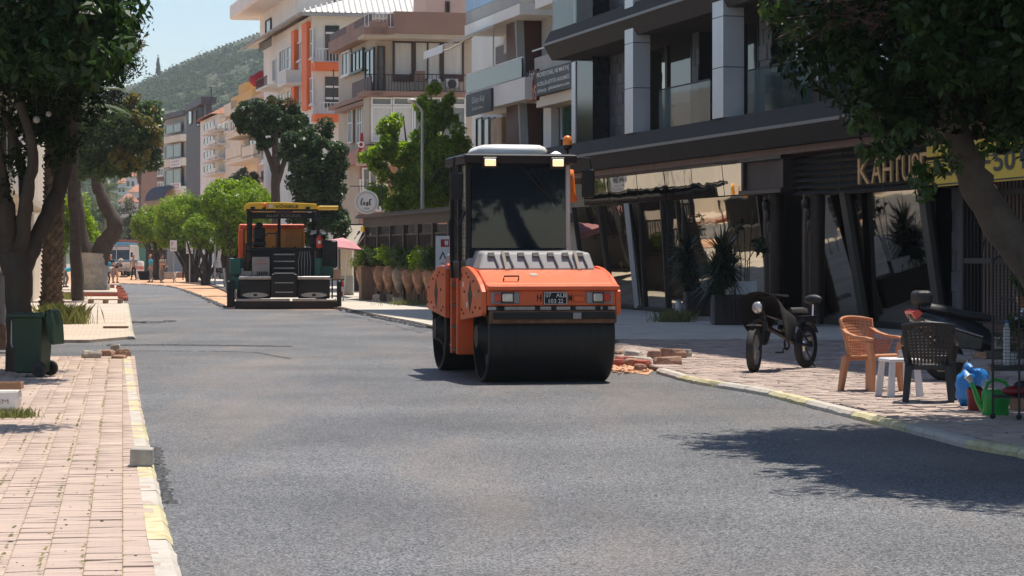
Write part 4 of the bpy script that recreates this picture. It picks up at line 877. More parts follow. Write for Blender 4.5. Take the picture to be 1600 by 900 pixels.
for k, (y0, y1) in enumerate(((249, 261), (286, 297))):
    s_ = b1.box(fb, 'sign_board', 'frame_white', 281, y0, 266, y1, .85, .95, ref=.95); u0, u1, z0, z1 = fb.rect(280, y0 + 1, 267, y1 - 1, 1.0)
    q = fb.W(u1, 1.0, z0 + .1); [text(w_, 'red_cloth', b1.root, q - b1.root.location + Vector((0, 0, (z1 - z0) * d_)), -fb.u, (0, 0, 1), w=abs(u1 - u0), h=(z1 - z0) * .36) for w_, d_ in (('OFİS', .48), ('KİRALIK', 0))]; [setattr(o_, 'parent', s_) for o_ in b1.root.children if o_.name.startswith('lettering')]
mb = MB(); fb.box(mb, -.5, 16, b1.h, b1.h + .5, -8, .6); b1.part('cornice', 'wall_slate', mb)
mb = MB(); c_ = fb.W(6, .6, 0); zz = fb.Z(262, 312, 1.5); mb.loft([[fb.W(u, .3 + 1.6 * math.cos(t), zz + 1.6 * math.sin(t)) for t in [k * math.pi / 16 for k in range(9)]] for u in (2, 11)], caps=False, closed=False); b1.part('awning', 'navy', mb)
b0 = Bld('building', 'narrow brown and red shop house at the far end of the right hand row', 258, 275, 8, 10, 225, 'wall_brown', sdir=(-.45, 1)); fb = b0.b
for y0 in (240, 262, 284): b0.win(fb, 255, y0, 246, y0 + 13, 'frame_white', 'window_glass', 2, 1, .12, off=.1); b0.box(fb, 'balcony_slab', 'maroon', 257, y0 + 15, 245, y0 + 18, 0, 1, ref=1)
# --- left side: a cream block with white balconies seen through the trees
bl = Bld('apartment_building', 'cream block with white balcony slabs glimpsed between the left hand trunks', 46, 84, 12, 40, 60, 'wall_cream', sdir=(-.161, 1)); fa, fb = bl.a, bl.b
for k in range(6):
    y = 392 - k * 66
    bl.box(fa, 'balcony_slab', 'wall_white', 47, y - 34, 22, y - 26, 0, 1.3, ref=1.3); bl.box(fa, 'balcony_parapet', 'wall_white', 47, y - 50, 22, y - 34, 1.1, 1.3, ref=1.3)
    bl.win(fa, 44, y - 25, 30, y + 10, 'frame_white', 'window_glass', 2, 1, .1, off=0, sill=False); bl.win(fa, 26, y - 25, 4, y + 10, 'frame_white', 'window_glass', 2, 1, .1, off=0, sill=False)
bl2 = Bld('apartment_building', 'white street block left of the frame with rows of dark windows', -150, 34, 12, 36, -300, 'wall_white', sdir=(-.161, 1)); fb = bl2.b
for k in range(4):
    for j in range(9):
        u = 1.5 + j * 3.7; mb = MB(); z = .9 + k * 3.1; fb.box(mb, u, u + 1.6, z, z + 1.7, -.05, .06); bl2.part('window', 'window_glass', mb)
    mb = MB(); fb.box(mb, .5, 35, 2.9 + k * 3.1, 3.05 + k * 3.1, -.1, 1.0); bl2.part('balcony_slab', 'wall_cream', mb)

# ---------------------------------------------------------------- trees and plants
mat('bark', (0.060, 0.043, 0.033), 0.9, var=.35, scale=5, bump=.9, bscale=16, stretch=(1, 1, .35), dirt=.4)
mat('bark_grey', (0.20, 0.175, 0.15), 0.9, var=.3, scale=4, bump=.8, bscale=14, dirt=.4)
mat('bark_mid', (0.095, 0.072, 0.056), 0.9, var=.3, scale=5, bump=.9, bscale=16, dirt=.4)
mat('bark_dark', (0.07, 0.052, 0.042), 0.9, var=.3, scale=5, bump=.9, bscale=16)
mat('limewash', (0.40, 0.375, 0.34), 0.9, var=.2, scale=5, bump=.5, bscale=12, dirt=.6)
mat('palm_bark', (0.13, 0.09, 0.06), 0.95, var=.4, scale=6, bump=.8, bscale=20, island=.35)
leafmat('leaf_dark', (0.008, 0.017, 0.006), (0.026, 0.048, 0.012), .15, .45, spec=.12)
leafmat('leaf_big', (0.016, 0.038, 0.010), (0.045, 0.095, 0.018), .35, .38)
leafmat('leaf_deep', (0.022, 0.048, 0.014), (0.060, 0.105, 0.030), .25, .42, spec=.3)
leafmat('leaf_bright', (0.12, 0.20, 0.018), (0.27, 0.37, 0.042), .62, .42)
leafmat('leaf_topiary', (0.115, 0.20, 0.012), (0.25, 0.35, 0.028), .4, .42)
leafmat('leaf_gold', (0.11, 0.11, 0.022), (0.22, 0.17, 0.04), .35, .45)
leafmat('leaf_mid', (0.035, 0.075, 0.016), (0.085, 0.13, 0.032), .35, .38)
leafmat('leaf_rust', (0.09, 0.045, 0.02), (0.14, 0.09, 0.03), .3, .45)
leafmat('leaf_olive', (0.06, 0.075, 0.038), (0.12, 0.135, 0.065), .3, .5)
leafmat('palm_leaf', (0.05, 0.08, 0.03), (0.10, 0.13, 0.05), .3, .4)
leafmat('yucca_leaf', (0.016, 0.03, 0.016), (0.035, 0.06, 0.03), .15, .35)
leafmat('grass', (0.10, 0.13, 0.03), (0.24, 0.24, 0.09), .4, .5)
leafmat('scrub', (0.040, 0.072, 0.026), (0.085, 0.115, 0.045), .2, .8, spec=.1)
def limb(mb, pts, r0, r1, n=10, seed=0, wob=.25):
    """tapered limb through points, wobbled"""
    rr = random.Random(seed); q = []; pts = [Vector(p) for p in pts]
    for i in range(len(pts) - 1):
        for k in range(5): q.append(pts[i].lerp(pts[i + 1], k / 5))
    q.append(pts[-1])
    for _ in range(2): q = [q[0]] + [(q[i - 1] + q[i] * 2 + q[i + 1]) / 4 for i in range(1, len(q) - 1)] + [q[-1]]
    m_ = len(q) - 1; rs = [(r0 + (r1 - r0) * (i / m_) ** .8) * (1 + rr.gauss(0, .05)) for i in range(m_ + 1)]
    q = [p + Vector((rr.gauss(0, r0 * wob * .25), rr.gauss(0, r0 * wob * .25), 0)) if 0 < i < m_ else p for i, p in enumerate(q)]
    mb.tube(q, rs, n)
def twigs(mb, base, ends, r, seed=0):
    rr = random.Random(seed)
    for e in ends:
        e = Vector(e); b = Vector(base); m_ = b.lerp(e, .5) + Vector((rr.gauss(0, .15), rr.gauss(0, .15), rr.gauss(.1, .15))) * (e - b).length * .3
        mb.tube([b, b.lerp(m_, .5), m_, m_.lerp(e, .5), e], [r, r * .85, r * .6, r * .45, r * .2], 6)

# foreground tree on the left pavement: two thick limbs, a heavy dark crown
ta = thing('ficus_tree', 'big shady tree with two thick forked limbs behind the green wheelie bin', 'tree', tuple(G(42, 580, LZ)))
d0 = ta.location.y; mb = MB()
limb(mb, [P(30, 584, d0), P(29, 500, d0), P(29, 430, d0), P(26, 390, d0)], .19, .20, 12, 1)
b_ = mb.build('trunk', 'bark', ta, smooth=70, world=True)
for k, (pts, r0, r1) in enumerate((([P(24, 425, d0), P(10, 375, d0), P(3, 310, d0 - .2), P(-15, 220, d0 - .4), P(-30, 90, d0)], .19, .13), ([P(35, 430, d0), P(52, 382, d0 + .1), P(76, 335, d0 + .2), P(96, 285, d0 + .3), P(108, 215, d0 + .4), P(116, 90, d0)], .125, .11),
        ([P(30, 420, d0), P(36, 355, d0 - .1), P(42, 305, d0 - .3), P(55, 240, d0 - .5), P(30, 160, d0 - .6)], .13, .06), ([P(42, 330, d0), P(36, 270, d0 + .3), P(22, 215, d0 + .3), P(8, 180, d0)], .09, .05), ([P(100, 285, d0 + .3), P(84, 240, d0 + .3), P(60, 180, d0)], .08, .05))):
    mb = MB(); limb(mb, pts, r0, r1, 10, 5 + k); mb.build('limb', 'bark', ta, smooth=70, world=True)
cl = np.concatenate([clumps_ellipsoid(P(40, -20, d0), (1.15, 2.2, 1.6), 90, .40, 11), clumps_ellipsoid(P(125, 20, d0 + .5), (.5, 1.4, 1.0), 40, .24, 12), clumps_ellipsoid(P(10, 60, d0 - .8), (1.4, 1.2, .9), 30, .32, 13), clumps_ellipsoid(P(60, 170, d0 + .6), (.8, .9, .45), 16, .22, 14), clumps_ellipsoid(P(75, -70, d0 - 1.5), (.95, 1.2, .8), 34, .30, 15, lo=-1)])
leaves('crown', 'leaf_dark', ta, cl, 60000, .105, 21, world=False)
g = np.random.default_rng(5); low = np.array([[*P(x, y, d0 - 2.4 + g.random() * 1.5), .15 + g.random() * .13] for (x, y) in zip(g.uniform(-10, 205, 70), g.uniform(0, 118, 70))]); leaves('hanging_leaves', 'leaf_big', ta, low, 2600, .19, 22, droop=1.2, up=.2)
low = np.array([[*P(x, y, d0 - .3), .16] for (x, y) in ((20, 250), (40, 235), (36, 262), (96, 215), (118, 222), (105, 240), (5, 285), (2, 300), (84, 250), (92, 200), (60, 150), (85, 165), (30, 190), (50, 200), (75, 215), (70, 190))]); leaves('low_leaves', 'leaf_dark', ta, low, 900, .11, 23, droop=.5)
for k, (x, y) in enumerate(((57, 187), (76, 178))):
    l_ = thing('globe_lamp', ('larger' if k == 0 else 'smaller, right hand') + ' round pale lamp hanging in the left tree crown', 'lamp', tuple(P(x, y, d0 - .7))); mb = MB(); mb.ball((0, 0, 0), .05 if k == 0 else .04); mb.build('globe', 'limewash', l_, smooth=180); mb = MB(); mb.tube([(0, 0, .04), (0, .02, .5)], .006, 4); mb.build('cord', 'iron', l_)
# palm with a scaly trunk
tp = thing('palm_tree', 'date palm with a thick scaly trunk between the forked tree and the bright shrub', 'tree', tuple(G(80, 494, LZ)))
dp = tp.location.y; c0 = Vector(tp.location); top = P(88, 180, dp); rr = random.Random(3); mb = MB(); mb.tube([c0, c0.lerp(top, .1), c0.lerp(top, .5), top], [.36, .27, .25, .24], 12); mb.build('trunk', 'palm_bark', tp, world=True)
mb = MB(); N = 44
for i in range(N):
    p = c0.lerp(top, (i + .3) / N); r_ = .27 if i > 5 else .36 - .02 * i
    for k in range(9):
        t = 2 * math.pi * (k + .5 * (i % 2)) / 9; o_ = Vector((math.cos(t), math.sin(t), 0)); s_ = Vector((-o_.y, o_.x, 0)); w_ = .085
        mb.add([p + o_ * r_ * .9 - s_ * w_, p + o_ * r_ * .9 + s_ * w_, p + o_ * (r_ + .05) + Vector((0, 0, .13)), p + o_ * r_ * .85 + s_ * w_ * .7 + Vector((0, 0, .16)), p + o_ * r_ * .85 - s_ * w_ * .7 + Vector((0, 0, .16))], [(0, 1, 2), (1, 3, 2), (3, 4, 2), (4, 0, 2)])
stuff(mb.build('bark_scales', 'palm_bark', tp, world=True))
def frond(mb, c, yaw, pitch, Ln, droop=1.0, nl=26, lw=.028, ll=.42):
    d = Vector((math.cos(yaw) * math.cos(pitch), math.sin(yaw) * math.cos(pitch), math.sin(pitch))); pts = []; p = Vector(c)
    for i in range(9): pts.append(p.copy()); p = p + d * Ln / 8; d = (d + Vector((0, 0, -.085 * droop * (1 + i * .28)))).normalized()
    mb.tube(pts, [.022 - .002 * i for i in range(9)], 4)
    for i in range(nl):
        t = .18 + .8 * i / nl; k = min(7, int(t * 8)); q = pts[k].lerp(pts[k + 1], t * 8 - k); dd = (pts[k + 1] - pts[k]).normalized(); sd_ = dd.cross(Vector((0, 0, 1))).normalized(); L_ = ll * (1 - abs(t - .45))
        for sg_ in (-1, 1):
            e = q + (sd_ * sg_ * .8 + dd * .55 + Vector((0, 0, -.2))).normalized() * L_; m2 = q.lerp(e, .45); n_ = dd * lw
            mb.add([q, m2 - n_, e, m2 + n_], [(0, 1, 2, 3)])
rr = random.Random(8)
for k in range(16): mb = MB(); frond(mb, top, k * 2.4, .25 + rr.random() * .8, 2.2); mb.build('frond', 'palm_leaf', tp, world=True, fix=False)
# curved ficus with limewashed base, crown with golden young leaves
tc_ = thing('ficus_tree', 'bent tree with a pale limewashed stump, gold tinted leaves, beside the kneeling workers', 'tree', tuple(G(146, 453, LZ))); dc = tc_.location.y
mb = MB(); limb(mb, [P(146, 455, dc), P(145, 425, dc), P(144, 396, dc)], .78, .70, 14, 3, .1); mb.build('trunk', 'limewash', tc_, smooth=70, world=True)
mb = MB(); limb(mb, [P(152, 415, dc), P(160, 385, dc), P(178, 362, dc), P(181, 350, dc), P(164, 320, dc), P(152, 290, dc), P(147, 250, dc)], .5, .25, 12, 4, .1); mb.build('limb', 'bark_dark', tc_, smooth=70, world=True)
mb = MB(); limb(mb, [P(136, 405, dc), P(124, 360, dc), P(116, 300, dc), P(120, 230, dc), P(128, 190, dc)], .42, .25, 12, 5, .1); mb.build('limb', 'bark_dark', tc_, smooth=70, world=True)
cl = np.concatenate([clumps_ellipsoid(P(188, 218, dc - 6), (1.7, 1.8, 1.75), 70, .42, 31), clumps_ellipsoid(P(226, 200, dc - 6), (.85, .9, 1.1), 30, .26, 32), clumps_ellipsoid(P(150, 250, dc - 6), (.9, 1.2, 1.0), 26, .3, 33)])
leaves('crown', 'leaf_mid', tc_, cl, 15000, .27, 34, droop=.5)
cl = np.concatenate([clumps_ellipsoid(P(214, 190, dc - 6.6), (1.25, .9, 1.2), 24, .22, 36), clumps_ellipsoid(P(200, 240, dc - 7.2), (1.1, .5, .6), 12, .2, 37)]); leaves('young_leaves', 'leaf_gold', tc_, cl, 1500, .26, 35, droop=.5)
# bright shrub-like tree under it
ts = thing('young_tree', 'bright leafy young tree in front of the limewashed stump', 'tree', tuple(G(112, 452, LZ))); ds = ts.location.y - 14; ts.location = G(112, 452, LZ) * 1
mb = MB(); limb(mb, [P(114, 452, ts.location.y), P(112, 420, ts.location.y), P(113, 380, ts.location.y)], .09, .05, 8, 6); mb.build('trunk', 'bark_grey', ts, smooth=70, world=True)
ds = ts.location.y - 1
cl = np.concatenate([clumps_ellipsoid(P(120, 370, ds), (1.0, 1.0, .95), 36, .3, 41), clumps_ellipsoid(P(108, 325, ds), (.55, .8, .6), 20, .24, 42), clumps_ellipsoid(P(136, 345, ds), (.6, .7, 1.1), 22, .24, 43)]); leaves('crown', 'leaf_bright', ts, cl, 7500, .15, 44)
td = thing('leafy_tree', 'sunlit green tree seen in the gap of the forked trunk', 'tree', tuple(G(62, 446, LZ)))
mb = MB(); limb(mb, [P(62, 446, 130), P(62, 400, 130), P(64, 360, 130)], .16, .1, 8, 8); mb.build('trunk', 'bark_grey', td, smooth=70, world=True)
leaves('crown', 'leaf_bright', td, np.concatenate([clumps_ellipsoid(P(58, 335, 130), (1.9, 1.5, 1.9), 40, .5, 45), clumps_ellipsoid(P(60, 392, 130), (.9, 1, .5), 14, .35, 46)]), 5200, .22, 47)

# dense tree behind: the crown edge over the street at the left
te = thing('ficus_tree', 'clipped dense tree whose tall crown ends in a leafy edge against the sky', 'tree', tuple(G(128, 470, LZ))); de = te.location.y
mb = MB(); limb(mb, [P(122, 472, de), P(118, 380, de), P(112, 300, de), P(120, 200, de), P(125, 100, de)], .24, .13, 10, 9); mb.build('trunk', 'bark_dark', te, smooth=70, world=True)
cl = np.concatenate([clumps_ellipsoid(P(148, 78, de), (1.45, 1.5, 1.65), 80, .34, 51, shell=.85), clumps_ellipsoid(P(120, 150, de), (1.6, 1.4, .8), 40, .35, 52), clumps_ellipsoid(P(60, 100, de), (1.8, 1.5, 2.0), 50, .5, 53)])
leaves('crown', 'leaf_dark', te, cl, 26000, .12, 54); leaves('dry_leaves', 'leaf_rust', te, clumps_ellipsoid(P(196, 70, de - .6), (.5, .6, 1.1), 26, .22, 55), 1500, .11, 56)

# foreground tree at the right edge, trunk leaning out of the frame
tr = thing('ficus_tree', 'leaning tree at the right edge with a low dark spreading crown', 'tree', (6.3, 23.1, RZ)); drr = 23.0
mb = MB(); limb(mb, [Vector((6.5, 23.1, RZ - .05)), P(1770, 560, drr), P(1660, 470, drr), P(1590, 388, drr), P(1530, 300, drr), P(1500, 225, drr), P(1478, 160, drr)], .27, .115, 14, 61, .12); mb.build('trunk', 'bark_mid', tr, smooth=70, world=True)
mb = MB(); limb(mb, [P(1490, 200, drr), P(1470, 130, drr - .1), P(1400, 60, drr - .2), P(1330, 20, drr - .2)], .12, .05, 8, 62); limb(mb, [P(1480, 165, drr), P(1530, 80, drr + .3), P(1560, -20, drr + .3)], .13, .06, 8, 63); twigs(mb, P(1400, 60, drr), [P(1300, 60, drr - .4), P(1260, 40, drr - .2), P(1330, 130, drr - .6)], .04, 64); mb.build('limb', 'bark_grey', tr, smooth=70, world=True)
mb = MB(); r2 = random.Random(4)
for k in range(90):
    a = P(r2.uniform(1290, 1400), r2.uniform(-10, 45), drr - 1.0 + r2.random() * .5); e = a + Vector((-r2.uniform(.1, .55), r2.uniform(-.2, .2), r2.uniform(-.2, .1))); mb.tube([a, a.lerp(e, .5) + Vector((0, 0, .05)), e], [.004, .003, .002], 4)
stuff(mb.build('dry_twigs', 'soffit_wood', tr, world=True))
cl = np.concatenate([clumps_ellipsoid(P(1440, 60, drr), (1.15, 1.5, .85), 90, .26, 65), clumps_ellipsoid(P(1600, 70, drr), (1.2, 1.7, 1.0), 80, .3, 66), clumps_ellipsoid(P(1290, 20, drr - .3), (.45, .8, .36), 30, .16, 67), clumps_ellipsoid(P(1400, 180, drr), (.35, .6, .32), 22, .15, 68), clumps_ellipsoid(P(1560, 150, drr), (.8, .9, .42), 34, .2, 69), clumps_ellipsoid(P(1440, -160, drr + .3), (1.6, 1.9, .9), 70, .34, 70), clumps_ellipsoid(P(1800, 0, drr + .4), (1.7, 2, 1.2), 70, .34, 78), clumps_ellipsoid((5.4, 19.6, 5.7), (2.1, 2.3, .9), 90, .42, 79), clumps_ellipsoid((4.2, 22.2, 5.4), (1.4, 1.9, .7), 60, .34, 86), clumps_ellipsoid((7.5, 18.0, 6.2), (2.4, 2.2, 1.0), 70, .45, 87)])
up_ = np.concatenate([clumps_ellipsoid((5.3, 20.2, 5.6), (1.9, 2.6, .7), 90, .42, 281, shell=.5), clumps_ellipsoid((7.0, 18.6, 5.9), (2.2, 2.4, .8), 80, .5, 282, shell=.5), clumps_ellipsoid((4.3, 22.4, 5.3), (1.2, 1.3, .5), 40, .34, 283, shell=.5)])  # boughs out of view, shaped and thickened to cast the road shadow
up_ = np.concatenate([up_, clumps_ellipsoid((5.2, 20.8, 5.6), (2.1, 2.9, .5), 120, .5, 285, shell=.2), clumps_ellipsoid((6.6, 25.4, 5.7), (1.7, 1.9, .6), 60, .45, 286, shell=.3), clumps_ellipsoid((7.6, 18.4, 5.8), (2.2, 2.4, .6), 80, .5, 287, shell=.2), clumps_ellipsoid((4.3, 21.7, 5.5), (1.0, 2.0, .5), 70, .45, 288, shell=.1), clumps_ellipsoid((5.2, 23.6, 5.3), (1.6, 1.6, .4), 70, .4, 289, shell=.1), clumps_ellipsoid((3.6, 21.5, 5.3), (.7, .9, .3), 36, .34, 290, shell=.1), clumps_ellipsoid((4.5, 20.2, 5.4), (1.0, .8, .3), 36, .4, 291, shell=.1)])
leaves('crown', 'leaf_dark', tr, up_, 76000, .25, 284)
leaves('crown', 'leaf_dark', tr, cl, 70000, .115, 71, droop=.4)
low = np.array([[*P(x, y, drr - .8), .09] for (x, y) in ((1340, 90), (1336, 110), (1350, 130), (1345, 175), (1360, 190), (1338, 195), (1352, 235), (1375, 240), (1440, 265), (1432, 280), (1455, 285), (1470, 262), (1445, 300), (1200, 12), (1215, 25), (1240, 50), (1255, 40), (1225, 8), (1495, 255), (1400, 215), (1420, 200), (1370, 205), (1460, 215), (1475, 235), (1390, 235), (1590, 225), (1560, 215), (1540, 235))]); leaves('hanging_leaves', 'leaf_mid', tr, low, 850, .10, 72, droop=.9)
hi = np.array([[*P(x, y, drr - 1.5 + .3 * r2.random()), .12] for (x, y) in [(r2.uniform(1400, 1610), r2.uniform(-5, 130)) for _ in range(55)]]); leaves('outer_leaves', 'leaf_big', tr, hi, 1900, .125, 73, droop=1.0, up=.5)

# out-of-frame neighbour on the left pavement whose boughs shade the bricks
tn = thing('ficus_tree', 'leafy tree just outside the left edge shading the near brick pavement', 'tree', (-6.4, 20.0, LZ)); mb = MB(); limb(mb, [(-6.4, 20, 0), (-6.3, 20, 2), (-5.9, 20.3, 3.8), (-5.2, 21.5, 5.0)], .26, .12, 10, 171); mb.build('trunk', 'bark', tn, world=True, smooth=70)
mb = MB(); twigs(mb, (-6.0, 20.2, 3.4), [(-4.9, 24, 5.3), (-3.6, 15.8, 5.2), (-6.5, 17, 5.4), (-7, 22, 5.6)], .09, 3); mb.build('limb', 'bark', tn, world=True, smooth=70)
leaves('crown', 'leaf_dark', tn, np.concatenate([clumps_ellipsoid((-4.9, 24.0, 5.4), (1.65, 1.0, .45), 60, .3, 172, shell=.3), clumps_ellipsoid((-3.5, 15.7, 5.3), (.75, .6, .4), 24, .25, 173, shell=.3), clumps_ellipsoid((-6.6, 19.5, 5.7), (1.7, 3.0, .8), 60, .4, 174)]), 16000, .17, 175)
# clipped ficus row beyond the paver
def topiary(label, x, yb, d, blobs, seed, n, size=.2, m='leaf_topiary', tw=5, group=None, name='ficus_tree'):
    t = thing(name, label, 'tree', tuple(Vector((P(x, HY, d).x, d, 0.02))), group=group); base = P(x, yb, d); base.z = 0.0
    mb = MB(); ends = [P(bx, by + bh * .3, d) for (bx, by, bw, bh) in blobs]
    rr = random.Random(seed); k_ = d / F
    for e in ends:
        for _ in range(tw):
            q = e + Vector((rr.gauss(0, 12 * k_), rr.gauss(0, 12 * k_), 0)); twigs(mb, base + Vector((rr.gauss(0, .12), rr.gauss(0, .12), 0)), [q], .13, rr.random())
    mb.build('trunk', 'bark', t, smooth=70, world=True)
    cl = np.concatenate([clumps_ellipsoid(P(bx, by, d), (bw * k_, bw * k_ * 1.0, bh * k_ * 1.1), max(40, int(bw * 2.2)), .12 * bw * k_ + .16, seed + i, shell=.92, jit=.03) for i, (bx, by, bw, bh) in enumerate(blobs)])
    leaves('crown', m, t, cl, int(n * 1.7), size, seed + 9, spread=1.05); return t
topiary('clipped ficus at the far left end of the row beyond the paver', 248, 432, 172, [(240, 350, 28, 24), (222, 354, 15, 18), (238, 372, 22, 16)], 101, 5200)
topiary('wide flat topped clipped ficus, second from the far end of the row', 300, 430, 158, [(292, 338, 44, 27), (268, 350, 26, 26), (310, 345, 26, 26), (290, 368, 38, 18)], 111, 9000)
topiary('low clipped ficus in front of the wide flat topped one', 322, 428, 140, [(318, 362, 27, 19), (322, 380, 18, 10)], 121, 3800)
topiary('tall clipped ficus behind the orange hopper of the paver', 358, 430, 128, [(372, 318, 50, 28), (346, 314, 28, 26), (352, 350, 28, 30), (395, 332, 36, 34), (365, 372, 26, 20)], 131, 13000)
topiary('dark feathery bush rising behind the clipped ficus', 384, 420, 150, [(382, 284, 20, 15)], 141, 1600, .22, 'leaf_olive')
# round headed tree and dark dense tree
tq = thing('ficus_tree', 'round headed dark tree with bare forked trunk in front of the orange striped house', 'tree', tuple(Vector((P(430, HY, 104).x, 104, RZ)))); mb = MB()
limb(mb, [P(432, 446, 104), P(431, 330, 104), P(430, 290, 104), P(431, 235, 104), P(428, 205, 104)], .23, .15, 12, 71, .15); mb.build('trunk', 'bark_dark', tq, smooth=70, world=True)
mb = MB(); limb(mb, [P(430, 270, 104), P(418, 238, 104), P(405, 215, 104)], .16, .08, 8, 72); limb(mb, [P(432, 285, 104), P(444, 255, 104), P(450, 230, 104)], .17, .08, 8, 73); mb.build('limb', 'bark_dark', tq, smooth=70, world=True)
cl = np.concatenate([clumps_ellipsoid(P(420, 184, 104), (1.48, 1.4, .72), 90, .2, 74, shell=.9, jit=.05), clumps_ellipsoid(P(462, 196, 104), (.5, .7, .4), 20, .16, 75), clumps_ellipsoid(P(412, 222, 104), (.35, .5, .25), 12, .14, 76)]); leaves('crown', 'leaf_deep', tq, cl, 22000, .15, 77); leaves('new_leaves', 'leaf_rust', tq, clumps_ellipsoid(P(430, 168, 104), (1.3, .9, .35), 26, .16, 79, lo=.2), 900, .12, 80)
tw_ = thing('ficus_tree', 'dense dark green tree between the round headed tree and the beige corner house', 'tree', tuple(Vector((P(496, HY, 98).x, 98, RZ)))); mb = MB(); limb(mb, [P(496, 452, 98), P(494, 400, 98), P(492, 320, 98), P(492, 240, 98)], .24, .12, 10, 81); mb.build('trunk', 'bark_dark', tw_, smooth=70, world=True)
cl = np.concatenate([clumps_ellipsoid(P(494, 262, 98), (1.28, 1.3, 1.6), 80, .28, 82), clumps_ellipsoid(P(468, 225, 98), (.6, .8, .6), 22, .2, 83), clumps_ellipsoid(P(505, 345, 98), (1.0, 1.0, 1.1), 40, .28, 84)]); leaves('crown', 'leaf_deep', tw_, cl, 24000, .19, 85, droop=.4)
# bright green street tree behind the lamp
tb = thing('plane_tree', 'fresh green tree with upright shoots behind the street lamp', 'tree', tuple(Vector((P(655, HY, 92).x, 92, RZ)))); mb = MB(); limb(mb, [P(655, 456, 92), P(655, 380, 92), P(652, 300, 92), P(655, 230, 92)], .2, .1, 10, 91); mb.build('trunk', 'bark_grey', tb, smooth=70, world=True)
mb = MB(); twigs(mb, P(654, 320, 92), [P(610, 220, 92), P(676, 140, 92), P(700, 190, 92), P(630, 180, 92), P(720, 240, 91), P(600, 270, 92)], .09, 92); mb.build('limb', 'bark_grey', tb, smooth=70, world=True)
cl = np.concatenate([clumps_ellipsoid(P(655, 265, 92), (1.85, 1.5, 1.45), 70, .34, 93, jit=.2), clumps_ellipsoid(P(672, 180, 92), (.55, .7, .9), 26, .24, 94, jit=.2), clumps_ellipsoid(P(610, 205, 92), (.5, .6, .5), 16, .2, 95), clumps_ellipsoid(P(700, 170, 92), (.3, .4, .75), 14, .17, 96), clumps_ellipsoid(P(645, 305, 92), (1.6, 1.2, .6), 30, .3, 97), clumps_ellipsoid(P(600, 245, 92), (.7, .8, .7), 20, .25, 98), clumps_ellipsoid(P(715, 240, 92), (.6, .6, .8), 20, .24, 99)]); leaves('crown', 'leaf_bright', tb, cl, 30000, .19, 100)

# far palms and the park trees at the end of the street
def far_palm(label, x, yb, yt, d, seed, L_=2.4, tr_=.16, skirt=True):
    t = thing('palm_tree', label, 'tree', tuple(Vector((P(x, HY, d).x, d, 0))), group=None); a = P(x, HY, d); a.z = 0; e = P(x + 1, yt, d); mb = MB(); mb.tube([a, a.lerp(e, .5), e], [tr_ * 1.2, tr_, tr_ * .9], 8); mb.build('trunk', 'bark_grey', t, world=True, smooth=70)
    if skirt: mb = MB(); mb.lathe([(.03, -2.2), (.34, -1.8), (.42, -.6), (.2, 0)], e, 9); mb.build('dry_skirt', 'palm_bark', t, world=True)
    rr = random.Random(seed)
    for k in range(20): mb = MB(); frond(mb, e, k * 2.4 + rr.random() * .3, -.2 + rr.random() * 1.3, L_, 1.1, 16, .05, .7); mb.build('frond', 'palm_leaf', t, world=True, fix=False)
far_palm('tall slim palm, rightmost of the three far palms', 218, 400, 262, 290, 1, 2.2, .16, True)
far_palm('broad palm over the bus, middle of the three far palms', 166, 400, 302, 235, 2, 3.0, .2)
far_palm('slender palm with a dry skirt, leftmost of the three far palms', 238, 400, 255, 300, 3, 2.0, .14)
rr = random.Random(12)
for k, (x, y, w_, h_, d, m_, lb) in enumerate(((205, 345, 30, 30, 300, 'leaf_olive', 'grey green olive tree above the teal kiosk'), (150, 355, 26, 34, 320, 'leaf_mid', 'broad park tree behind the bus'), (190, 372, 34, 18, 260, 'leaf_olive', 'pale low bush line over the bus roof'), (236, 335, 22, 40, 330, 'leaf_olive', 'hazy tree below the hillside houses'), (100, 330, 40, 60, 240, 'leaf_mid', 'tall park tree behind the young bright tree'), (30, 330, 40, 60, 200, 'leaf_mid', 'green tree beyond the cream block'), (255, 318, 14, 30, 340, 'leaf_mid', 'dark tree at the foot of the slate tower'))):
    t = thing('park_tree', lb, 'tree', tuple(Vector((P(x, HY, d).x, d, 0)))); kk = d / F; mb = MB(); a = P(x, HY, d); a.z = 0; limb(mb, [a, P(x, y + h_ * .6, d), P(x, y, d)], .25, .1, 8, k); mb.build('trunk', 'bark_grey', t, world=True, smooth=70)
    leaves('crown', m_, t, clumps_ellipsoid(P(x, y, d), (w_ * kk, w_ * kk, h_ * kk), 40, .22 * w_ * kk, 200 + k), 3800, .34, 220 + k)
# left street trees that only the mirrored shop front sees
for k, (x, y) in enumerate(((-9.2, 22),)):
    t = thing('street_tree', ('leafy street tree out of frame on the left, nearest the camera', 'leafy street tree out of frame on the left, by the side street', 'leafy street tree out of frame beside the camera')[k], 'tree', (x, y, LZ)); mb = MB(); limb(mb, [(x, y, 0), (x + .1, y, 1.6), (x, y + .1, 3.2)], .2, .12, 8, k); mb.build('trunk', 'bark_grey', t, world=True, smooth=70); leaves('crown', 'leaf_mid', t, clumps_ellipsoid((x, y, 4.2), (1.8, 1.8, 1.3), 40, .5, 300 + k), 2500, .22, 310 + k)

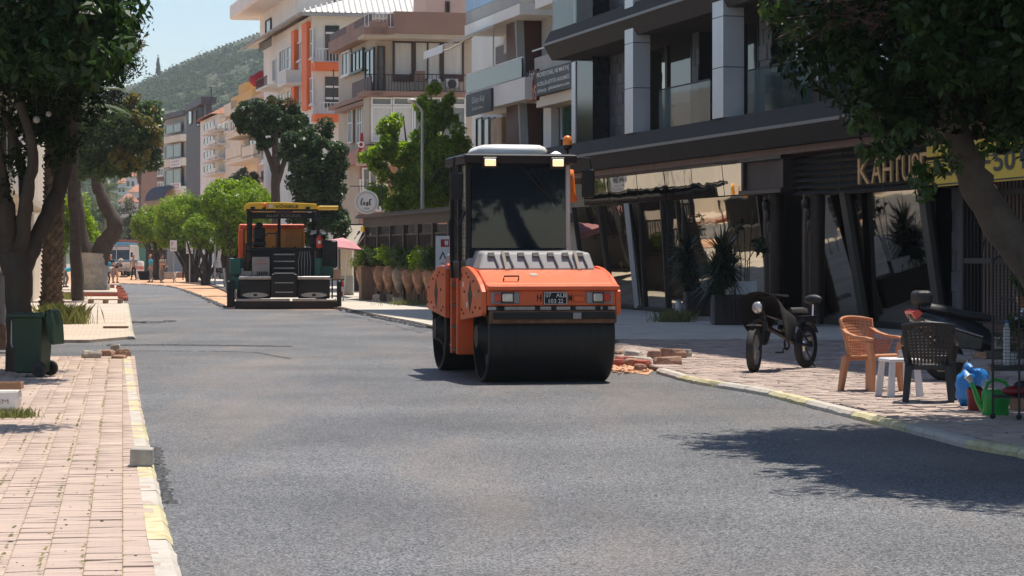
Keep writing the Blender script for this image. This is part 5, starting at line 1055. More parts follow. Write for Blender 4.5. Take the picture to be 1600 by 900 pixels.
# grass tufts and weeds
def tuft(name, m, c, n, h, spread, seed, parent=None, lean=.5):
    g = np.random.default_rng(seed); b = np.array(tuple(c)) + np.concatenate([g.normal(size=(n, 2)) * spread, np.zeros((n, 1))], 1); a = g.uniform(0, 6.28, n); hh = h * (.4 + .8 * g.random(n)); ln = lean * hh * g.random(n)
    s_ = np.stack([-np.sin(a), np.cos(a), 0 * a], 1) * .006 * (1 + h); d = np.stack([np.cos(a) * ln, np.sin(a) * ln, hh], 1)
    V = np.stack([b - s_, b + s_, b + d * .55 + s_ * .8 + [0, 0, .0], b + d + np.stack([np.cos(a) * ln, np.sin(a) * ln, -.15 * hh], 1) * .5], 1).reshape(-1, 3)
    return mesh_np(name, V, np.arange(n * 4).reshape(-1, 4), m, parent)
o = stuff(tuft('grass', 'grass', G(96, 506, LZ), 900, .5, .28, 1)); o = stuff(tuft('grass', 'grass', G(20, 652, LZ), 300, .10, .11, 2)); o = stuff(tuft('grass', 'grass', G(1052, 503, RZ), 420, .32, .22, 3)); o = stuff(tuft('grass', 'grass', G(640, 477, RZ), 260, .22, .4, 4)); o = stuff(tuft('grass', 'grass', G(585, 469, RZ), 160, .2, .25, 6))
o = stuff(tuft('grass', 'grass', G(110, 468, LZ), 300, .3, .3, 7)); o = stuff(tuft('grass', 'grass', G(1555, 560, RZ), 130, .18, .15, 5))
# moss in the joints of the near left pavement
g = np.random.default_rng(3); B_ = []
lpoly = [(p.x - .17, p.y) for p in lk] + [tuple(G(-60, 557, LZ)[:2]), tuple(G(-200, 900, LZ)[:2])]
for k in range(-26, 0):
    for v in np.arange(11, 40, .035):
        c = RPER * (k * .215) + ROAD * (v + g.normal() * .02)
        if inpoly((c.x, c.y), lpoly) and g.random() < .55 * (.5 + .5 * math.sin(v * 1.7 + k)): B_.append((c.x + g.normal() * .004, c.y, LZ - .004))
B_ = np.array(B_); n = len(B_); s1 = np.stack([.005 + .005 * g.random(n), np.zeros(n), np.zeros(n)], 1); s2 = np.stack([np.zeros(n), .02 + .02 * g.random(n), .004 * g.random(n)], 1)
V = np.stack([B_ - s1 - s2, B_ + s1 - s2, B_ + s1 + s2 + [0, 0, .005], B_ - s1 + s2 + [0, 0, .005]], 1).reshape(-1, 3)
leafmat('moss', (0.10, 0.095, 0.03), (0.22, 0.19, 0.06), .1, .9)
stuff(mesh_np('moss', V, np.arange(n * 4).reshape(-1, 4), 'moss', left_pavement))
# ---------------------------------------------------------------- hill, castle wall, hillside town, haze
from mathutils import noise as mn
mat('hill_soil', (0.048, 0.068, 0.030), 0.95, var=.3, scale=.03, col2=(0.080, 0.090, 0.045))
SK = [(-300, 250), (60, 180), (160, 150), (222, 134), (262, 114), (300, 97), (350, 78), (405, 57), (450, 36), (520, 10), (600, 0), (760, -10)]
def sk(x):
    for (xa, ya), (xb, yb_) in zip(SK[:-1], SK[1:]):
        if xa <= x <= xb: return ya + (yb_ - ya) * (x - xa) / (xb - xa)
    return SK[0][1] if x < SK[0][0] else SK[-1][1]
D1, D0 = 1150.0, 560.0; V = []; NX, NY = 90, 46
for j in range(NY + 1):
    t = j / NY; d = D0 + (D1 - D0) * t
    for i in range(NX + 1):
        X = -330 + 520 * i / NX; xs_ = 800 + F * X / D1; top = H + (HY + 6 - sk(xs_)) * D1 / F
        z = top * (t ** 1.25) + (mn.noise(Vector((X * .02, d * .02, 0))) * 9 + mn.noise(Vector((X * .07, d * .07, 3))) * 3) * t * (1 - t) * 3
        V.append((X, d, z - .2))
for i in range(NX + 1): X = -330 + 520 * i / NX; V.append((X * 1.1, D1 + 260, V[NY * (NX + 1) + i][2] * .6))
Fq = np.array([(j * (NX + 1) + i, j * (NX + 1) + i + 1, (j + 1) * (NX + 1) + i + 1, (j + 1) * (NX + 1) + i) for j in range(NY + 1) for i in range(NX)])
hill = struct(mesh_np('hill', np.array(V), Fq, 'hill_soil', None, 180))
def hz(X, d):
    t = (d - D0) / (D1 - D0); xs_ = 800 + F * X / D1; top = H + (HY + 6 - sk(xs_)) * D1 / F
    return top * (max(0, t) ** 1.25) + (mn.noise(Vector((X * .02, d * .02, 0))) * 9 + mn.noise(Vector((X * .07, d * .07, 3))) * 3) * t * (1 - t) * 3 - .2
g = np.random.default_rng(2); cl = []
while len(cl) < 4600:
    d = g.uniform(D0 + 60, D1 - 34); x = g.uniform(120, 440); X = (x - 800) * d / F
    if mn.noise(Vector((X * .03, d * .03, 9))) + .3 * g.normal() < -.38: continue
    r = g.uniform(.7, 2.1) * (1.7 if g.random() < .1 else 1); cl.append([X, d, hz(X, d) + r * .35, r])
leaves('scrub', 'scrub', hill, np.array(cl), 110000, 1.0, 4, aspect=.8, up=.5); stuff(C.objects[-1])
mat('old_stone', (0.26, 0.22, 0.18), .9, var=.25, scale=.2)
cw = thing('castle_wall', 'long crenellated stone wall climbing the ridge of the hill', 'wall', (P(300, 100, D1).x, D1, hz(P(300, 100, D1).x, D1))); mb = MB(); mm = MB()
xs_ = np.linspace(180, 460, 48)
for xa, xb in zip(xs_[:-1], xs_[1:]):
    za, zb_ = H + (HY - sk(xa)) * D1 / F, H + (HY - sk(xb)) * D1 / F; A = P(xa, HY, D1); Bp = P(xb, HY, D1); a_, b_2 = A.x, Bp.x
    mb.hexa([(a_, D1 - 2, za - 6), (b_2, D1 - 2, zb_ - 6), (b_2, D1, zb_ - 6), (a_, D1, za - 6), (a_, D1 - 2, za + .1), (b_2, D1 - 2, zb_ + .1), (b_2, D1, zb_ + .1), (a_, D1, za + .1)])
    m_ = a_ + (b_2 - a_) * .5; z_ = (za + zb_) / 2; mm.box(a_ + .1, m_ + .25, D1 - 2, D1 - 1, z_ - .3, z_ + 1.9)
mb.build('wall', 'old_stone', cw, world=True); stuff(mm.build('merlons', 'old_stone', cw, world=True))
cy = thing('cypress_tree', 'single dark cypress standing against the castle wall', 'tree', (P(247, HY, D1 - 10).x, D1 - 10, hz(P(247, HY, D1 - 10).x, D1 - 10))); mb = MB(); mb.tube([cy.location, cy.location + Vector((0, 0, 4))], .3, 6); mb.build('trunk', 'bark_dark', cy, world=True)
leaves('crown', 'leaf_deep', cy, np.array([[cy.location.x, cy.location.y, cy.location.z + 1.5 + k * 1.1, 1.15 - .13 * k] for k in range(8)]), 1200, .9, 6)
# hillside town
rr = random.Random(21)
mat('town_white', (0.62, 0.60, 0.57), .8, var=.05); mat('town_cream', (0.55, 0.46, 0.38), .8, var=.05)
for k, (x, y0, y1, wpx, d, col, lb) in enumerate(((204, 268, 302, 15, 520, 'town_white', 'white hillside house, leftmost of the hazy cluster'), (221, 262, 288, 17, 560, 'town_white', 'white hillside house with the highest red roof'), (236, 270, 300, 13, 540, 'town_cream', 'cream hillside house beside the slender palm'), (212, 292, 322, 18, 470, 'town_white', 'broad white hillside house in front of the others'), (232, 300, 330, 15, 450, 'town_cream', 'cream hillside house lowest on the right'), (248, 282, 312, 10, 500, 'town_white', 'narrow white hillside house next to the brown shop house'), (196, 306, 326, 14, 430, 'town_cream', 'low cream house with wide red roof above the bus'), (190, 280, 300, 12, 600, 'town_white', 'small white hillside house half hidden by the golden leaves'))):
    kk = d / F; c = P(x, HY, d); w_ = wpx * kk; zt_, zb_ = P(x, y0, d).z, min(P(x, y1, d).z, 2); h_ = thing('hillside_house', lb, 'house', (c.x, d, zb_ - 2), group='hazy houses at the foot of the hill')
    mb = MB(); mb.box(-w_ / 2, w_ / 2, 0, 9, 0, zt_ - zb_ + 2 - 1); mb.build('wall', col, h_); zr = zt_ - zb_ + 1; e = .5
    mb = MB(); mb.add([(-w_ / 2 - e, -e, zr), (w_ / 2 + e, -e, zr), (w_ / 2 + e, 9.5, zr), (-w_ / 2 - e, 9.5, zr), (-w_ / 5, 4, zr + 1.5), (w_ / 5, 4, zr + 1.5)], [(0, 1, 5, 4), (1, 2, 5), (2, 3, 4, 5), (3, 0, 4), (3, 2, 1, 0)]); mb.build('roof', 'roof_tile', h_)
    n = max(2, int(w_ / 1.7))
    for fl_ in range(int((zr - 1) / 3)):
        for i in range(n):
            u = -w_ / 2 + w_ * (i + .5) / n; mb = MB(); z = zr - 2.3 - fl_ * 3
            if z < .5: continue
            mb.box(u - .42, u + .42, -.12, .1, z, z + 1.3); wd_ = mb.build('window', 'frame_white', h_); mb = MB(); mb.box(u - .32, u + .32, -.16, -.05, z + .1, z + 1.2); mb.build('pane', 'window_glass', wd_)
# the air between: one closed box of thin haze
hm = bpy.data.materials.new('haze_air'); hm.use_nodes = True; nt = hm.node_tree; nt.nodes.remove(nt.nodes['Principled BSDF'])
pv = nt.nodes.new('ShaderNodeVolumePrincipled'); pv.inputs['Density'].default_value = HAZE = 0.0002; pv.inputs['Color'].default_value = (.86, .92, 1, 1); pv.inputs['Anisotropy'].default_value = .2
nt.links.new(pv.outputs[0], nt.nodes['Material Output'].inputs['Volume'])
mb = MB(); mb.box(-1560, 1560, -70, 3050, -1.2, 150); hb = mb.build('haze', hm); stuff(hb)
# ---------------------------------------------------------------- road roller
mat('roller_orange', (0.76, 0.125, 0.030), 0.46, var=.07, scale=2.5, coat=.1, dirt=.6, bump=.05, bscale=60)
mat('rubber_hose', (0.015, 0.015, 0.015), 0.7)
mat('drum_steel', (0.010, 0.010, 0.010), 0.45, metal=.0, spec=.35, var=.45, scale=2.2, stretch=(7, .6, .6), bump=.15, bscale=20)
mat('drum_side', (0.055, 0.050, 0.046), 0.55, metal=.3, var=.4, scale=3, dirt=.6)
mat('machine_black', (0.009, 0.009, 0.010), 0.5, var=.3, scale=4, dirt=.1, spec=.35)
mat('grey_plastic', (0.30, 0.29, 0.29), 0.6, var=.1, scale=4, dirt=.35)
mat('cab_pale', (0.52, 0.50, 0.46), 0.5, var=.08, dirt=.3)
mat('white_gel', (0.80, 0.79, 0.75), 0.4, var=.04, scale=2, dirt=.12)
mat('rust', (0.17, 0.085, 0.045), 0.85, var=.4, scale=8, bump=.5, bscale=50)
mat('pale_bar', (0.50, 0.44, 0.36), 0.8, var=.3, scale=9)
mat('red_lens', (0.55, 0.03, 0.015), 0.25, coat=.4, var=.05)
mat('amber_lens', (0.85, 0.20, 0.01), 0.25, coat=.4, var=.05)
mat('clear_lens', (0.55, 0.55, 0.53), 0.12, metal=.4, var=.25, scale=30)
mat('lamp_glow', (1.0, 0.66, 0.36), 0.3, emit=1.0, var=.02)
mat('strap', (0.42, 0.37, 0.30), 0.8, var=.1)
mat('hivis', (0.85, 0.20, 0.02), 0.7, var=.15, scale=8)
glassmat('cab_glass', (0.012, 0.022, 0.032), 0.03, alpha=.82, wav=.01)  # bluish base stands in for sky reflected in the windscreen
rr_ = thing('road_roller', 'orange tandem road roller with black drums and dark glass cab on the asphalt', 'road roller', (0.42, 32.6, 0.012), R(11))
def rp_(name, m, fn, par=None, **k):
    mb = MB(); fn(mb); o = mb.build(name, m, rr_ if par is None else par, **k); return o
RD = .61
def drum(y0, nm):
    o = rp_('drum', 'drum_steel', lambda mb: mb.lathe([(RD - .02, -.855), (RD, -.835), (RD, .835), (RD - .02, .855), (RD - .05, .855), (RD - .05, .70), (.05, .70), (.05, -.70), (RD - .05, -.70), (RD - .05, -.855)], (0, 0, 0), 56, 'x'), smooth=35)
    o.location = (0, y0, RD)
    for sx in (-1, 1):
        d = rp_('drum_disc', 'drum_side', lambda mb: mb.lathe([(.03, sx * .72), (RD - .052, sx * .72), (RD - .052, sx * .705), (.03, sx * .705)], (0, 0, 0), 40, 'x'), o)
        h = rp_('hub', 'machine_black', lambda mb: mb.lathe([(.02, sx * .92), (.15, sx * .92), (.17, sx * .86), (.24, sx * .80), (.26, sx * .722), (.02, sx * .722)], (0, 0, 0), 20, 'x'), o, smooth=40)
    return o
drum(0, 0); drum(3.5, 0)
plate = [(1.12, .80), (1.12, 1.50), (.98, 1.545), (.72, 1.55), (.42, 1.525), (.12, 1.47), (-.15, 1.40), (-.38, 1.31), (-.55, 1.22), (-.56, .93), (-.50, .90)]
def module(y0, sg):
    f = lambda y: y0 + sg * y
    for sx in (-1, 1):
        pl = rp_('side_plate', 'roller_orange', lambda mb: mb.prism([(f(y), z) for (y, z) in plate], 'x', sx * .875, sx * .945), bevel=.012, seg=2)
        rp_('diamond_opening', 'machine_black', lambda mb: mb.prism([(f(.30), 1.36), (f(.48), 1.15), (f(.33), .92), (f(.16), 1.14)], 'x', sx * .93, sx * .9485), pl)
        for (y, z) in ((.95, 1.42), (.95, .95), (.6, 1.45), (.05, 1.35), (-.35, 1.22), (-.45, 1.0), (.75, 1.2), (-.1, 1.0), (.1, .93), (.8, .9), (.45, 1.4)):
            rp_('bolt', 'machine_black', lambda mb: mb.lathe([(.018, sx * .944), (.018, sx * .955), (.002, sx * .956)], (0, f(y), z), 8, 'x'), pl)
    prof = [(-.555, 1.025), (-.555, 1.232), (-.47, 1.30), (-.42, 1.325), (.12, 1.50), (.90, 1.53), (1.10, 1.50), (1.10, 1.27), (0, 1.265), (-.30, 1.18), (-.49, 1.035)]
    rp_('hood', 'roller_orange', lambda mb: mb.prism([(f(y), z) for (y, z) in prof], 'x', -.872, .872), bevel=.015, seg=2)
    rp_('lip', 'roller_orange', lambda mb: mb.prism([(f(-.63), 1.236), (f(-.63), 1.292), (f(-.45), 1.318), (f(-.45), 1.236)], 'x', -.872, .91), bevel=.01, seg=2)
    rp_('scraper_bar', 'pale_bar', lambda mb: mb.box(-.86, .86, min(f(-.59), f(-.54)), max(f(-.59), f(-.54)), .975, 1.018))
    for x in (-.72, -.68, -.2, .02, .28, .62, .72): rp_('bracket', 'machine_black', lambda mb: mb.box(x - .035, x + .035, min(f(-.605), f(-.53)), max(f(-.605), f(-.53)), .955, 1.022))
    bp_ = rp_('bumper', 'rust', lambda mb: mb.box(-.855, .86, min(f(-.66), f(-.60)), max(f(-.66), f(-.60)), .80, .965), bevel=.006)
    rp_('bumper_pad', 'machine_black', lambda mb: mb.box(-.81, .83, min(f(-.70), f(-.66)), max(f(-.70), f(-.66)), .855, .945), bp_, bevel=.01)
    rp_('pad_patch', 'grey_plastic', lambda mb: mb.box(.26, .37, min(f(-.704), f(-.70)), max(f(-.704), f(-.70)), .86, .94), bp_)
module(0, 1); module(3.5, -1)
for sx, x0, x1 in ((-1, -.82, -.44), (1, .47, .83)):
    hs_ = rp_('headlight', 'grey_plastic', lambda mb: mb.box(x0, x1, -.585, -.55, 1.055, 1.215), bevel=.01)
    a, b, c, d = (x0 + .04, x0 + .13, x0 + .145, x1 - .09) if sx < 0 else (x1 - .13, x1 - .04, x0 + .09, x1 - .145)
    rp_('turn_signal', 'red_lens', lambda mb: mb.box(a, b, -.612, -.586, 1.085, 1.19), hs_, bevel=.008); rp_('lens', 'clear_lens', lambda mb: mb.box(c, d, -.62, -.586, 1.08, 1.195), hs_, bevel=.012)
    rp_('lens_rim', 'machine_black', lambda mb: mb.box(c - .012, d + .012, -.603, -.584, 1.068, 1.207), hs_)
np_ = rp_('number_plate', 'machine_black', lambda mb: mb.box(-.115, .20, -.60, -.556, 1.045, 1.215), bevel=.006)
def ptxt(s_, m, x0, x1, y, z, h, par, **k): return text(s_, m, par, (x0, y, z), (1, 0, 0), (0, 0, 1), w=x1 - x0, h=h, ext=.003, **k)
ptxt('07', 'frame_white', -.09, -.02, -.601, 1.142, .055, np_); ptxt('ALB', 'frame_white', .05, .185, -.601, 1.142, .055, np_); ptxt('103', 'frame_white', -.05, .05, -.601, 1.065, .055, np_); ptxt('22', 'frame_white', .08, .145, -.601, 1.065, .055, np_)
rp_('plate_border', 'frame_white', lambda mb: [mb.box(-.112, .197, -.602, -.599, z, z + .006) for z in (1.049, 1.205)] + [mb.box(x, x + .006, -.602, -.599, 1.055, 1.205) for x in (-.112, .191)], np_)
ptxt('H', 'machine_black', -.20, -.14, -.557, 1.085, .095, rr_, bold=.02); ptxt('M', 'machine_black', .225, .275, -.557, 1.085, .095, rr_, bold=.02)
rp_('latch_box', 'roller_orange', lambda mb: mb.box(.295, .435, -.60, -.555, 1.085, 1.16), bevel=.01)
rp_('badge', 'strap', lambda mb: mb.hexa([(x, y + o * .3, z + o) for o in (0, .008) for (x, y, z) in ((-.20, -.14, 1.418), (-.10, -.14, 1.418), (-.10, -.04, 1.450), (-.20, -.04, 1.450))]))
# grey slatted engine cover
ec = rp_('engine_cover', 'grey_plastic', lambda mb: mb.loft([[(-.86, .16, 1.50), (.76, .16, 1.50), (.72, .34, 1.735), (-.76, .34, 1.735)], [(-.86, .95, 1.50), (.76, .95, 1.50), (.70, .95, 1.77), (-.76, .95, 1.77)]]), bevel=.03, seg=2)
for k in range(7):
    x = -.70 + k * .205
    rp_('vent_slot', 'machine_black', lambda mb: mb.hexa([(x + a, y, z) for (y, z) in ((.333, 1.716), (.20, 1.545)) for (a, y, z) in ((0, y - .008, z), (.085 if z > 1.6 else .075, y - .008, z), (.085 if z > 1.6 else .075, y + .03, z), (0, y + .03, z))] if 0 else [(x, .34, 1.725), (x + .085, .34, 1.725), (x + .085, .30, 1.675), (x, .30, 1.675), (x, .30, 1.735), (x + .085, .30, 1.735), (x + .085, .26, 1.685), (x, .26, 1.685)]), ec)
    rp_('vent_groove', 'machine_black', lambda mb: mb.hexa([(x + .06, .345, 1.732), (x + .075, .345, 1.732), (x + .13, .19, 1.535), (x + .115, .19, 1.535), (x + .06, .315, 1.738), (x + .075, .315, 1.738), (x + .13, .16, 1.541), (x + .115, .16, 1.541)]), ec)
for x in (-.50, .50): rp_('strap', 'strap', lambda mb: [mb.hexa([(x - .02, .335, 1.742), (x + .02, .335, 1.742), (x + .05, .145, 1.50), (x + .01, .145, 1.50), (x - .02, .30, 1.755), (x + .02, .30, 1.755), (x + .05, .13, 1.508), (x + .01, .13, 1.508)]), mb.box(x + .0, x + .06, .10, .15, 1.485, 1.515)], ec)
# articulated middle frame with steps on the left
mf = rp_('chassis', 'roller_orange', lambda mb: mb.prism([(.75, .50), (2.75, .50), (2.75, 1.27), (2.4, 1.30), (1.1, 1.30), (.75, 1.27)], 'x', -.74, .74), bevel=.02, seg=2)
rp_('step_frame', 'roller_orange', lambda mb: [mb.box(-.98, -.72, 1.16, 1.22, .32, 1.38), mb.box(-.98, -.72, 1.66, 1.72, .32, 1.38)], mf, bevel=.01)
for z in (.36, .68, .98, 1.26): rp_('step', 'machine_black', lambda mb: mb.box(-.97, -.72, 1.22, 1.66, z, z + .04), mf)
rp_('step_recess', 'red_lens', lambda mb: mb.box(-.755, -.745, 1.22, 1.66, 1.06, 1.22), mf); rp_('pipe', 'strap', lambda mb: mb.tube([(-.8, 2.0, .42), (-.82, 2.3, .36), (-.8, 2.75, .40)], .02, 6), mf)
rp_('rear_upright', 'roller_orange', lambda mb: mb.prism([(2.45, 1.0), (2.75, 1.0), (2.75, 1.58), (2.55, 1.55)], 'x', -.86, -.60), bevel=.01)
rp_('hydraulic_tank', 'grey_plastic', lambda mb: mb.lathe([(.02, 1.2), (.09, 1.2), (.09, 1.62), (.05, 1.66), (.02, 1.66)], (-.80, .98, 0), 12), smooth=40)
# cab
cx0, cx1, cy0, cy1, cz0, cz1 = -.84, .64, 1.22, 2.62, 1.34, 2.98
rp_('cab_floor', 'machine_black', lambda mb: mb.box(cx0, cx1, cy0, cy1, 1.30, 1.62), bevel=.02)
rp_('cab_sill', 'machine_black', lambda mb: mb.box(cx0 + .02, cx1 - .02, cy0 - .06, cy0 - .002, 1.62, 1.79), bevel=.01)
for (x, y, m_) in ((cx0, cy0, 'machine_black'), (cx1 - .07, cy0, 'cab_pale'), (cx0, cy1 - .08, 'machine_black'), (cx1 - .08, cy1 - .08, 'machine_black'), (cx0, 1.9, 'machine_black')):  # right front pillar pale: sunlight on it put into its colour
    rp_('cab_pillar', m_, lambda mb: mb.box(x, x + .075, y, y + .08, 1.62, 2.97), bevel=.012)
fg_ = rp_('windscreen', 'cab_glass', lambda mb: mb.hexa([(cx0 + .077, cy0 - .02, 1.80), (cx1 - .072, cy0 - .02, 1.80), (cx1 - .072, cy0 - .008, 1.80), (cx0 + .077, cy0 - .008, 1.80), (cx0 + .077, cy0 - .015, 2.96), (cx1 - .072, cy0 - .015, 2.96), (cx1 - .072, cy0 - .003, 2.96), (cx0 + .077, cy0 - .003, 2.96)]))
for (x0, x1, y0, y1) in ((cx0 + .03, cx0 + .04, cy0 + .08, 1.9), (cx0 + .03, cx0 + .04, 1.98, cy1 - .08), (cx1 - .04, cx1 - .03, cy0 + .08, cy1 - .08), (cx0 + .08, cx1 - .08, cy1 - .05, cy1 - .04)): rp_('side_window', 'cab_glass', lambda mb: mb.box(x0, x1, y0, y1, 1.63, 2.96))
rp_('wiper', 'machine_black', lambda mb: [mb.tube([(-.05, cy0 - .035, 2.93), (.18, cy0 - .03, 2.68), (.42, cy0 - .015, 2.42)], .012, 5), mb.tube([(.08, cy0 - .035, 2.9), (.45, cy0 - .02, 2.38)], .009, 5)], fg_)
rp_('seat', 'machine_black', lambda mb: [mb.box(-.35, .15, 1.75, 2.2, 1.62, 1.85), mb.box(-.35, .15, 2.1, 2.25, 1.85, 2.5)], bevel=.05); rp_('steering_column', 'machine_black', lambda mb: [mb.tube([(-.1, 1.42, 1.62), (-.1, 1.55, 2.0)], .05, 8), mb.lathe([(.16, 0), (.2, .015), (.2, .03), (.16, .03)], (-.1, 1.56, 2.02), 16)])
rp_('cab_roof', 'machine_black', lambda mb: mb.loft([[(cx0 - .05, cy0 - .16, 2.975), (cx1 + .06, cy0 - .16, 2.975), (cx1 + .06, cy1 + .12, 2.975), (cx0 - .05, cy1 + .12, 2.975)], [(cx0 - .05, cy0 - .18, 3.09), (cx1 + .06, cy0 - .18, 3.09), (cx1 + .06, cy1 + .12, 3.09), (cx0 - .05, cy1 + .12, 3.09)], [(cx0, cy0 - .08, 3.115), (cx1, cy0 - .08, 3.115), (cx1, cy1 + .05, 3.115), (cx0, cy1 + .05, 3.115)]]), bevel=.015, seg=2)
rp_('air_conditioner', 'white_gel', lambda mb: mb.loft([[(-.62 + a, 1.32 + b, z) for (a, b) in ((0 + i, .1 + i), (.1 + i, 0 + i), (.86 - i, 0 + i), (.96 - i, .1 + i), (.96 - i, .95 - i), (.86 - i, 1.05 - i), (.1 + i, 1.05 - i), (0 + i, .95 - i))] for (z, i) in ((3.118, 0), (3.17, -.012), (3.22, .02), (3.25, .08), (3.258, .2))]), smooth=50)
rp_('roof_vent', 'white_gel', lambda mb: mb.loft([[(.36, 1.15, 3.117), (.5, 1.15, 3.117), (.5, 1.3, 3.117), (.36, 1.3, 3.117)], [(.42, 1.2, 3.155), (.44, 1.2, 3.155), (.44, 1.25, 3.155), (.42, 1.25, 3.155)]]))
for x in (-.54, .42):
    wl_ = rp_('work_lamp', 'machine_black', lambda mb: mb.box(x - .105, x + .105, 1.00, 1.06, 2.90, 3.06), bevel=.015); rp_('lens', 'lamp_glow', lambda mb: mb.box(x - .078, x + .078, .985, .999, 2.935, 3.03), wl_, bevel=.01)
be = rp_('beacon', 'amber_lens', lambda mb: mb.lathe([(.065, 3.25), (.068, 3.29), (.062, 3.34), (.04, 3.375), (.005, 3.385)], (.63, 1.35, 0), 16), smooth=60); rp_('beacon_base', 'machine_black', lambda mb: mb.lathe([(.02, 3.10), (.02, 3.17), (.06, 3.20), (.068, 3.249), (.01, 3.249)], (.63, 1.35, 0), 14), be)
for (x, s_, z0, z1) in ((-1.0, -1, 2.47, 2.84), (.86, 1, 2.50, 2.90)):
    mi_ = rp_('mirror', 'machine_black', lambda mb: mb.box(x - .09, x + .09, 1.02, 1.09, z0, z1), bevel=.025, seg=2)
    rp_('mirror_arm', 'machine_black', lambda mb: mb.tube([(x - s_ * .22, 1.2, 3.0), (x - s_ * .1, 1.1, 3.06), (x + s_ * .03, 1.06, 3.05), (x + s_ * .05, 1.06, z1 - .02)], .016, 6), mi_)
rp_('handrail', 'machine_black', lambda mb: [mb.tube([(-.95, 1.05, 1.35), (-.97, 1.08, 2.1), (-.86, 1.18, 2.3)], .018, 6), mb.tube([(-.95, 1.75, 1.35), (-.97, 1.78, 2.2)], .018, 6)])
rp_('rear_cover', 'grey_plastic', lambda mb: mb.loft([[(-.8, 2.7, 1.5), (.8, 2.7, 1.5), (.75, 2.75, 1.75), (-.75, 2.75, 1.75)], [(-.8, 3.5, 1.5), (.8, 3.5, 1.5), (.75, 3.4, 1.72), (-.75, 3.4, 1.72)]]), bevel=.03)
for (y, z, m_) in ((.55, 1.02, 'frame_white'), (-.05, 1.16, 'kerb_yellow'), (.85, 1.30, 'frame_white')): rp_('decal', m_, lambda mb: mb.box(-.9488, -.9455, y - .05, y + .05, z - .035, z + .035))
rp_('hose', 'rubber_hose', lambda mb: [mb.tube([(-.70 + .05 * i, .95, .85 + .05 * i), (-.80, 1.5, .60 + .04 * i), (-.72 + .05 * i, 2.6, .80 + .05 * i)], .018, 6) for i in range(3)])
rp_('grab_handle', 'machine_black', lambda mb: [mb.tube([(sx * .5 - .1, -.30, 1.37), (sx * .5 - .1, -.34, 1.42), (sx * .5 + .1, -.34, 1.42), (sx * .5 + .1, -.30, 1.37)], .012, 6) for sx in (-1,)])
rm = rr_.matrix_basis
ve = thing('safety_vest', 'orange safety vest hanging on the right hand side of the roller cab', 'vest', tuple(rm @ Vector((.76, 1.7, 2.45))), R(11)); mb = MB(); mb.loft([[(-.09 + .02 * math.sin(i), .04 * math.sin(i * 1.5), z) for (i, z) in ((0, .0), (1, .15), (2, .32), (3, .46))], [(.0, -.03 + .03 * math.sin(i * 2), z) for (i, z) in ((0, .0), (1, .15), (2, .32), (3, .47))], [(.09 - .02 * i, .03 * math.sin(i * 1.5), z) for (i, z) in ((0, .02), (1, .15), (2, .32), (3, .46))]], caps=False, closed=False); o = mb.build('cloth', 'hivis', ve, smooth=180); s_ = o.modifiers.new('t', 'SOLIDIFY'); s_.thickness = .02

# ---------------------------------------------------------------- asphalt paver
mat('paver_green', (0.012, 0.10, 0.075), 0.45, var=.15, dirt=.4)
mat('paver_orange', (0.95, 0.36, 0.04), 0.45, var=.1, scale=1.5, dirt=.3)
mat('paver_red', (0.85, 0.12, 0.03), 0.45, var=.1)
mat('paver_yellow', (0.85, 0.50, 0.02), 0.45, var=.06, dirt=.15)
mat('bare_steel', (0.42, 0.40, 0.37), 0.4, metal=.5, var=.2, scale=5, dirt=.4)
mat('grey_cabinet', (0.36, 0.33, 0.30), 0.6, var=.08, dirt=.35)
mat('rubber', (0.015, 0.015, 0.015), 0.8, var=.3, dirt=.5)
pv_ = thing('asphalt_paver', 'asphalt paver with yellow canopy, orange hopper and dark screed laying the street beyond the roller', 'asphalt paver', (P(443, HY, 77.5).x, 77.5, 0.012), R(6))
def pp(name, m, fn, par=None, **k): mb = MB(); fn(mb); return mb.build(name, m, pv_ if par is None else par, **k)
scr = pp('screed', 'machine_black', lambda mb: mb.box(-1.55, 1.72, -.25, .3, .01, .24))
pp('screed_edge', 'bare_steel', lambda mb: [mb.box(-1.52, .20, -.30, -.10, .24, .32), mb.box(.28, 1.68, -.30, -.10, .24, .32)], scr, bevel=.02)
for (x0, x1) in ((-1.40, -.40), (.45, 1.48)):
    sb = pp('screed_box', 'machine_black', lambda mb: mb.box(x0, x1, -.15, .55, .33, .93), bevel=.03); pp('walkway', 'bare_steel', lambda mb: mb.box(x0 - .02, x1 + .02, -.2, .55, .935, 1.04), sb, bevel=.02)
    c = (x0 + x1) / 2; pp('oval_plate', 'bare_steel', lambda mb: mb.lathe([(.01, -.16), (.40, -.16), (.42, -.151), (.01, -.151)], (c, 0, .44), 24, 'y', (1, .2)), sb); pp('hole', 'machine_black', lambda mb: mb.lathe([(.01, -.166), (.07, -.166), (.07, -.161), (.01, -.161)], (c, 0, .44), 12, 'y', (1, .6)), sb)
st = pp('step_box', 'machine_black', lambda mb: mb.box(-.39, .44, -.32, .3, .36, 1.12), bevel=.03); pp('tread', 'bare_steel', lambda mb: mb.box(-.3, .34, -.35, -.1, 1.122, 1.16), st); pp('tread', 'bare_steel', lambda mb: mb.box(-.28, .32, -.36, -.32, .82, .85), st); pp('tread', 'bare_steel', lambda mb: mb.box(-.26, .30, -.36, -.32, .52, .55), st)
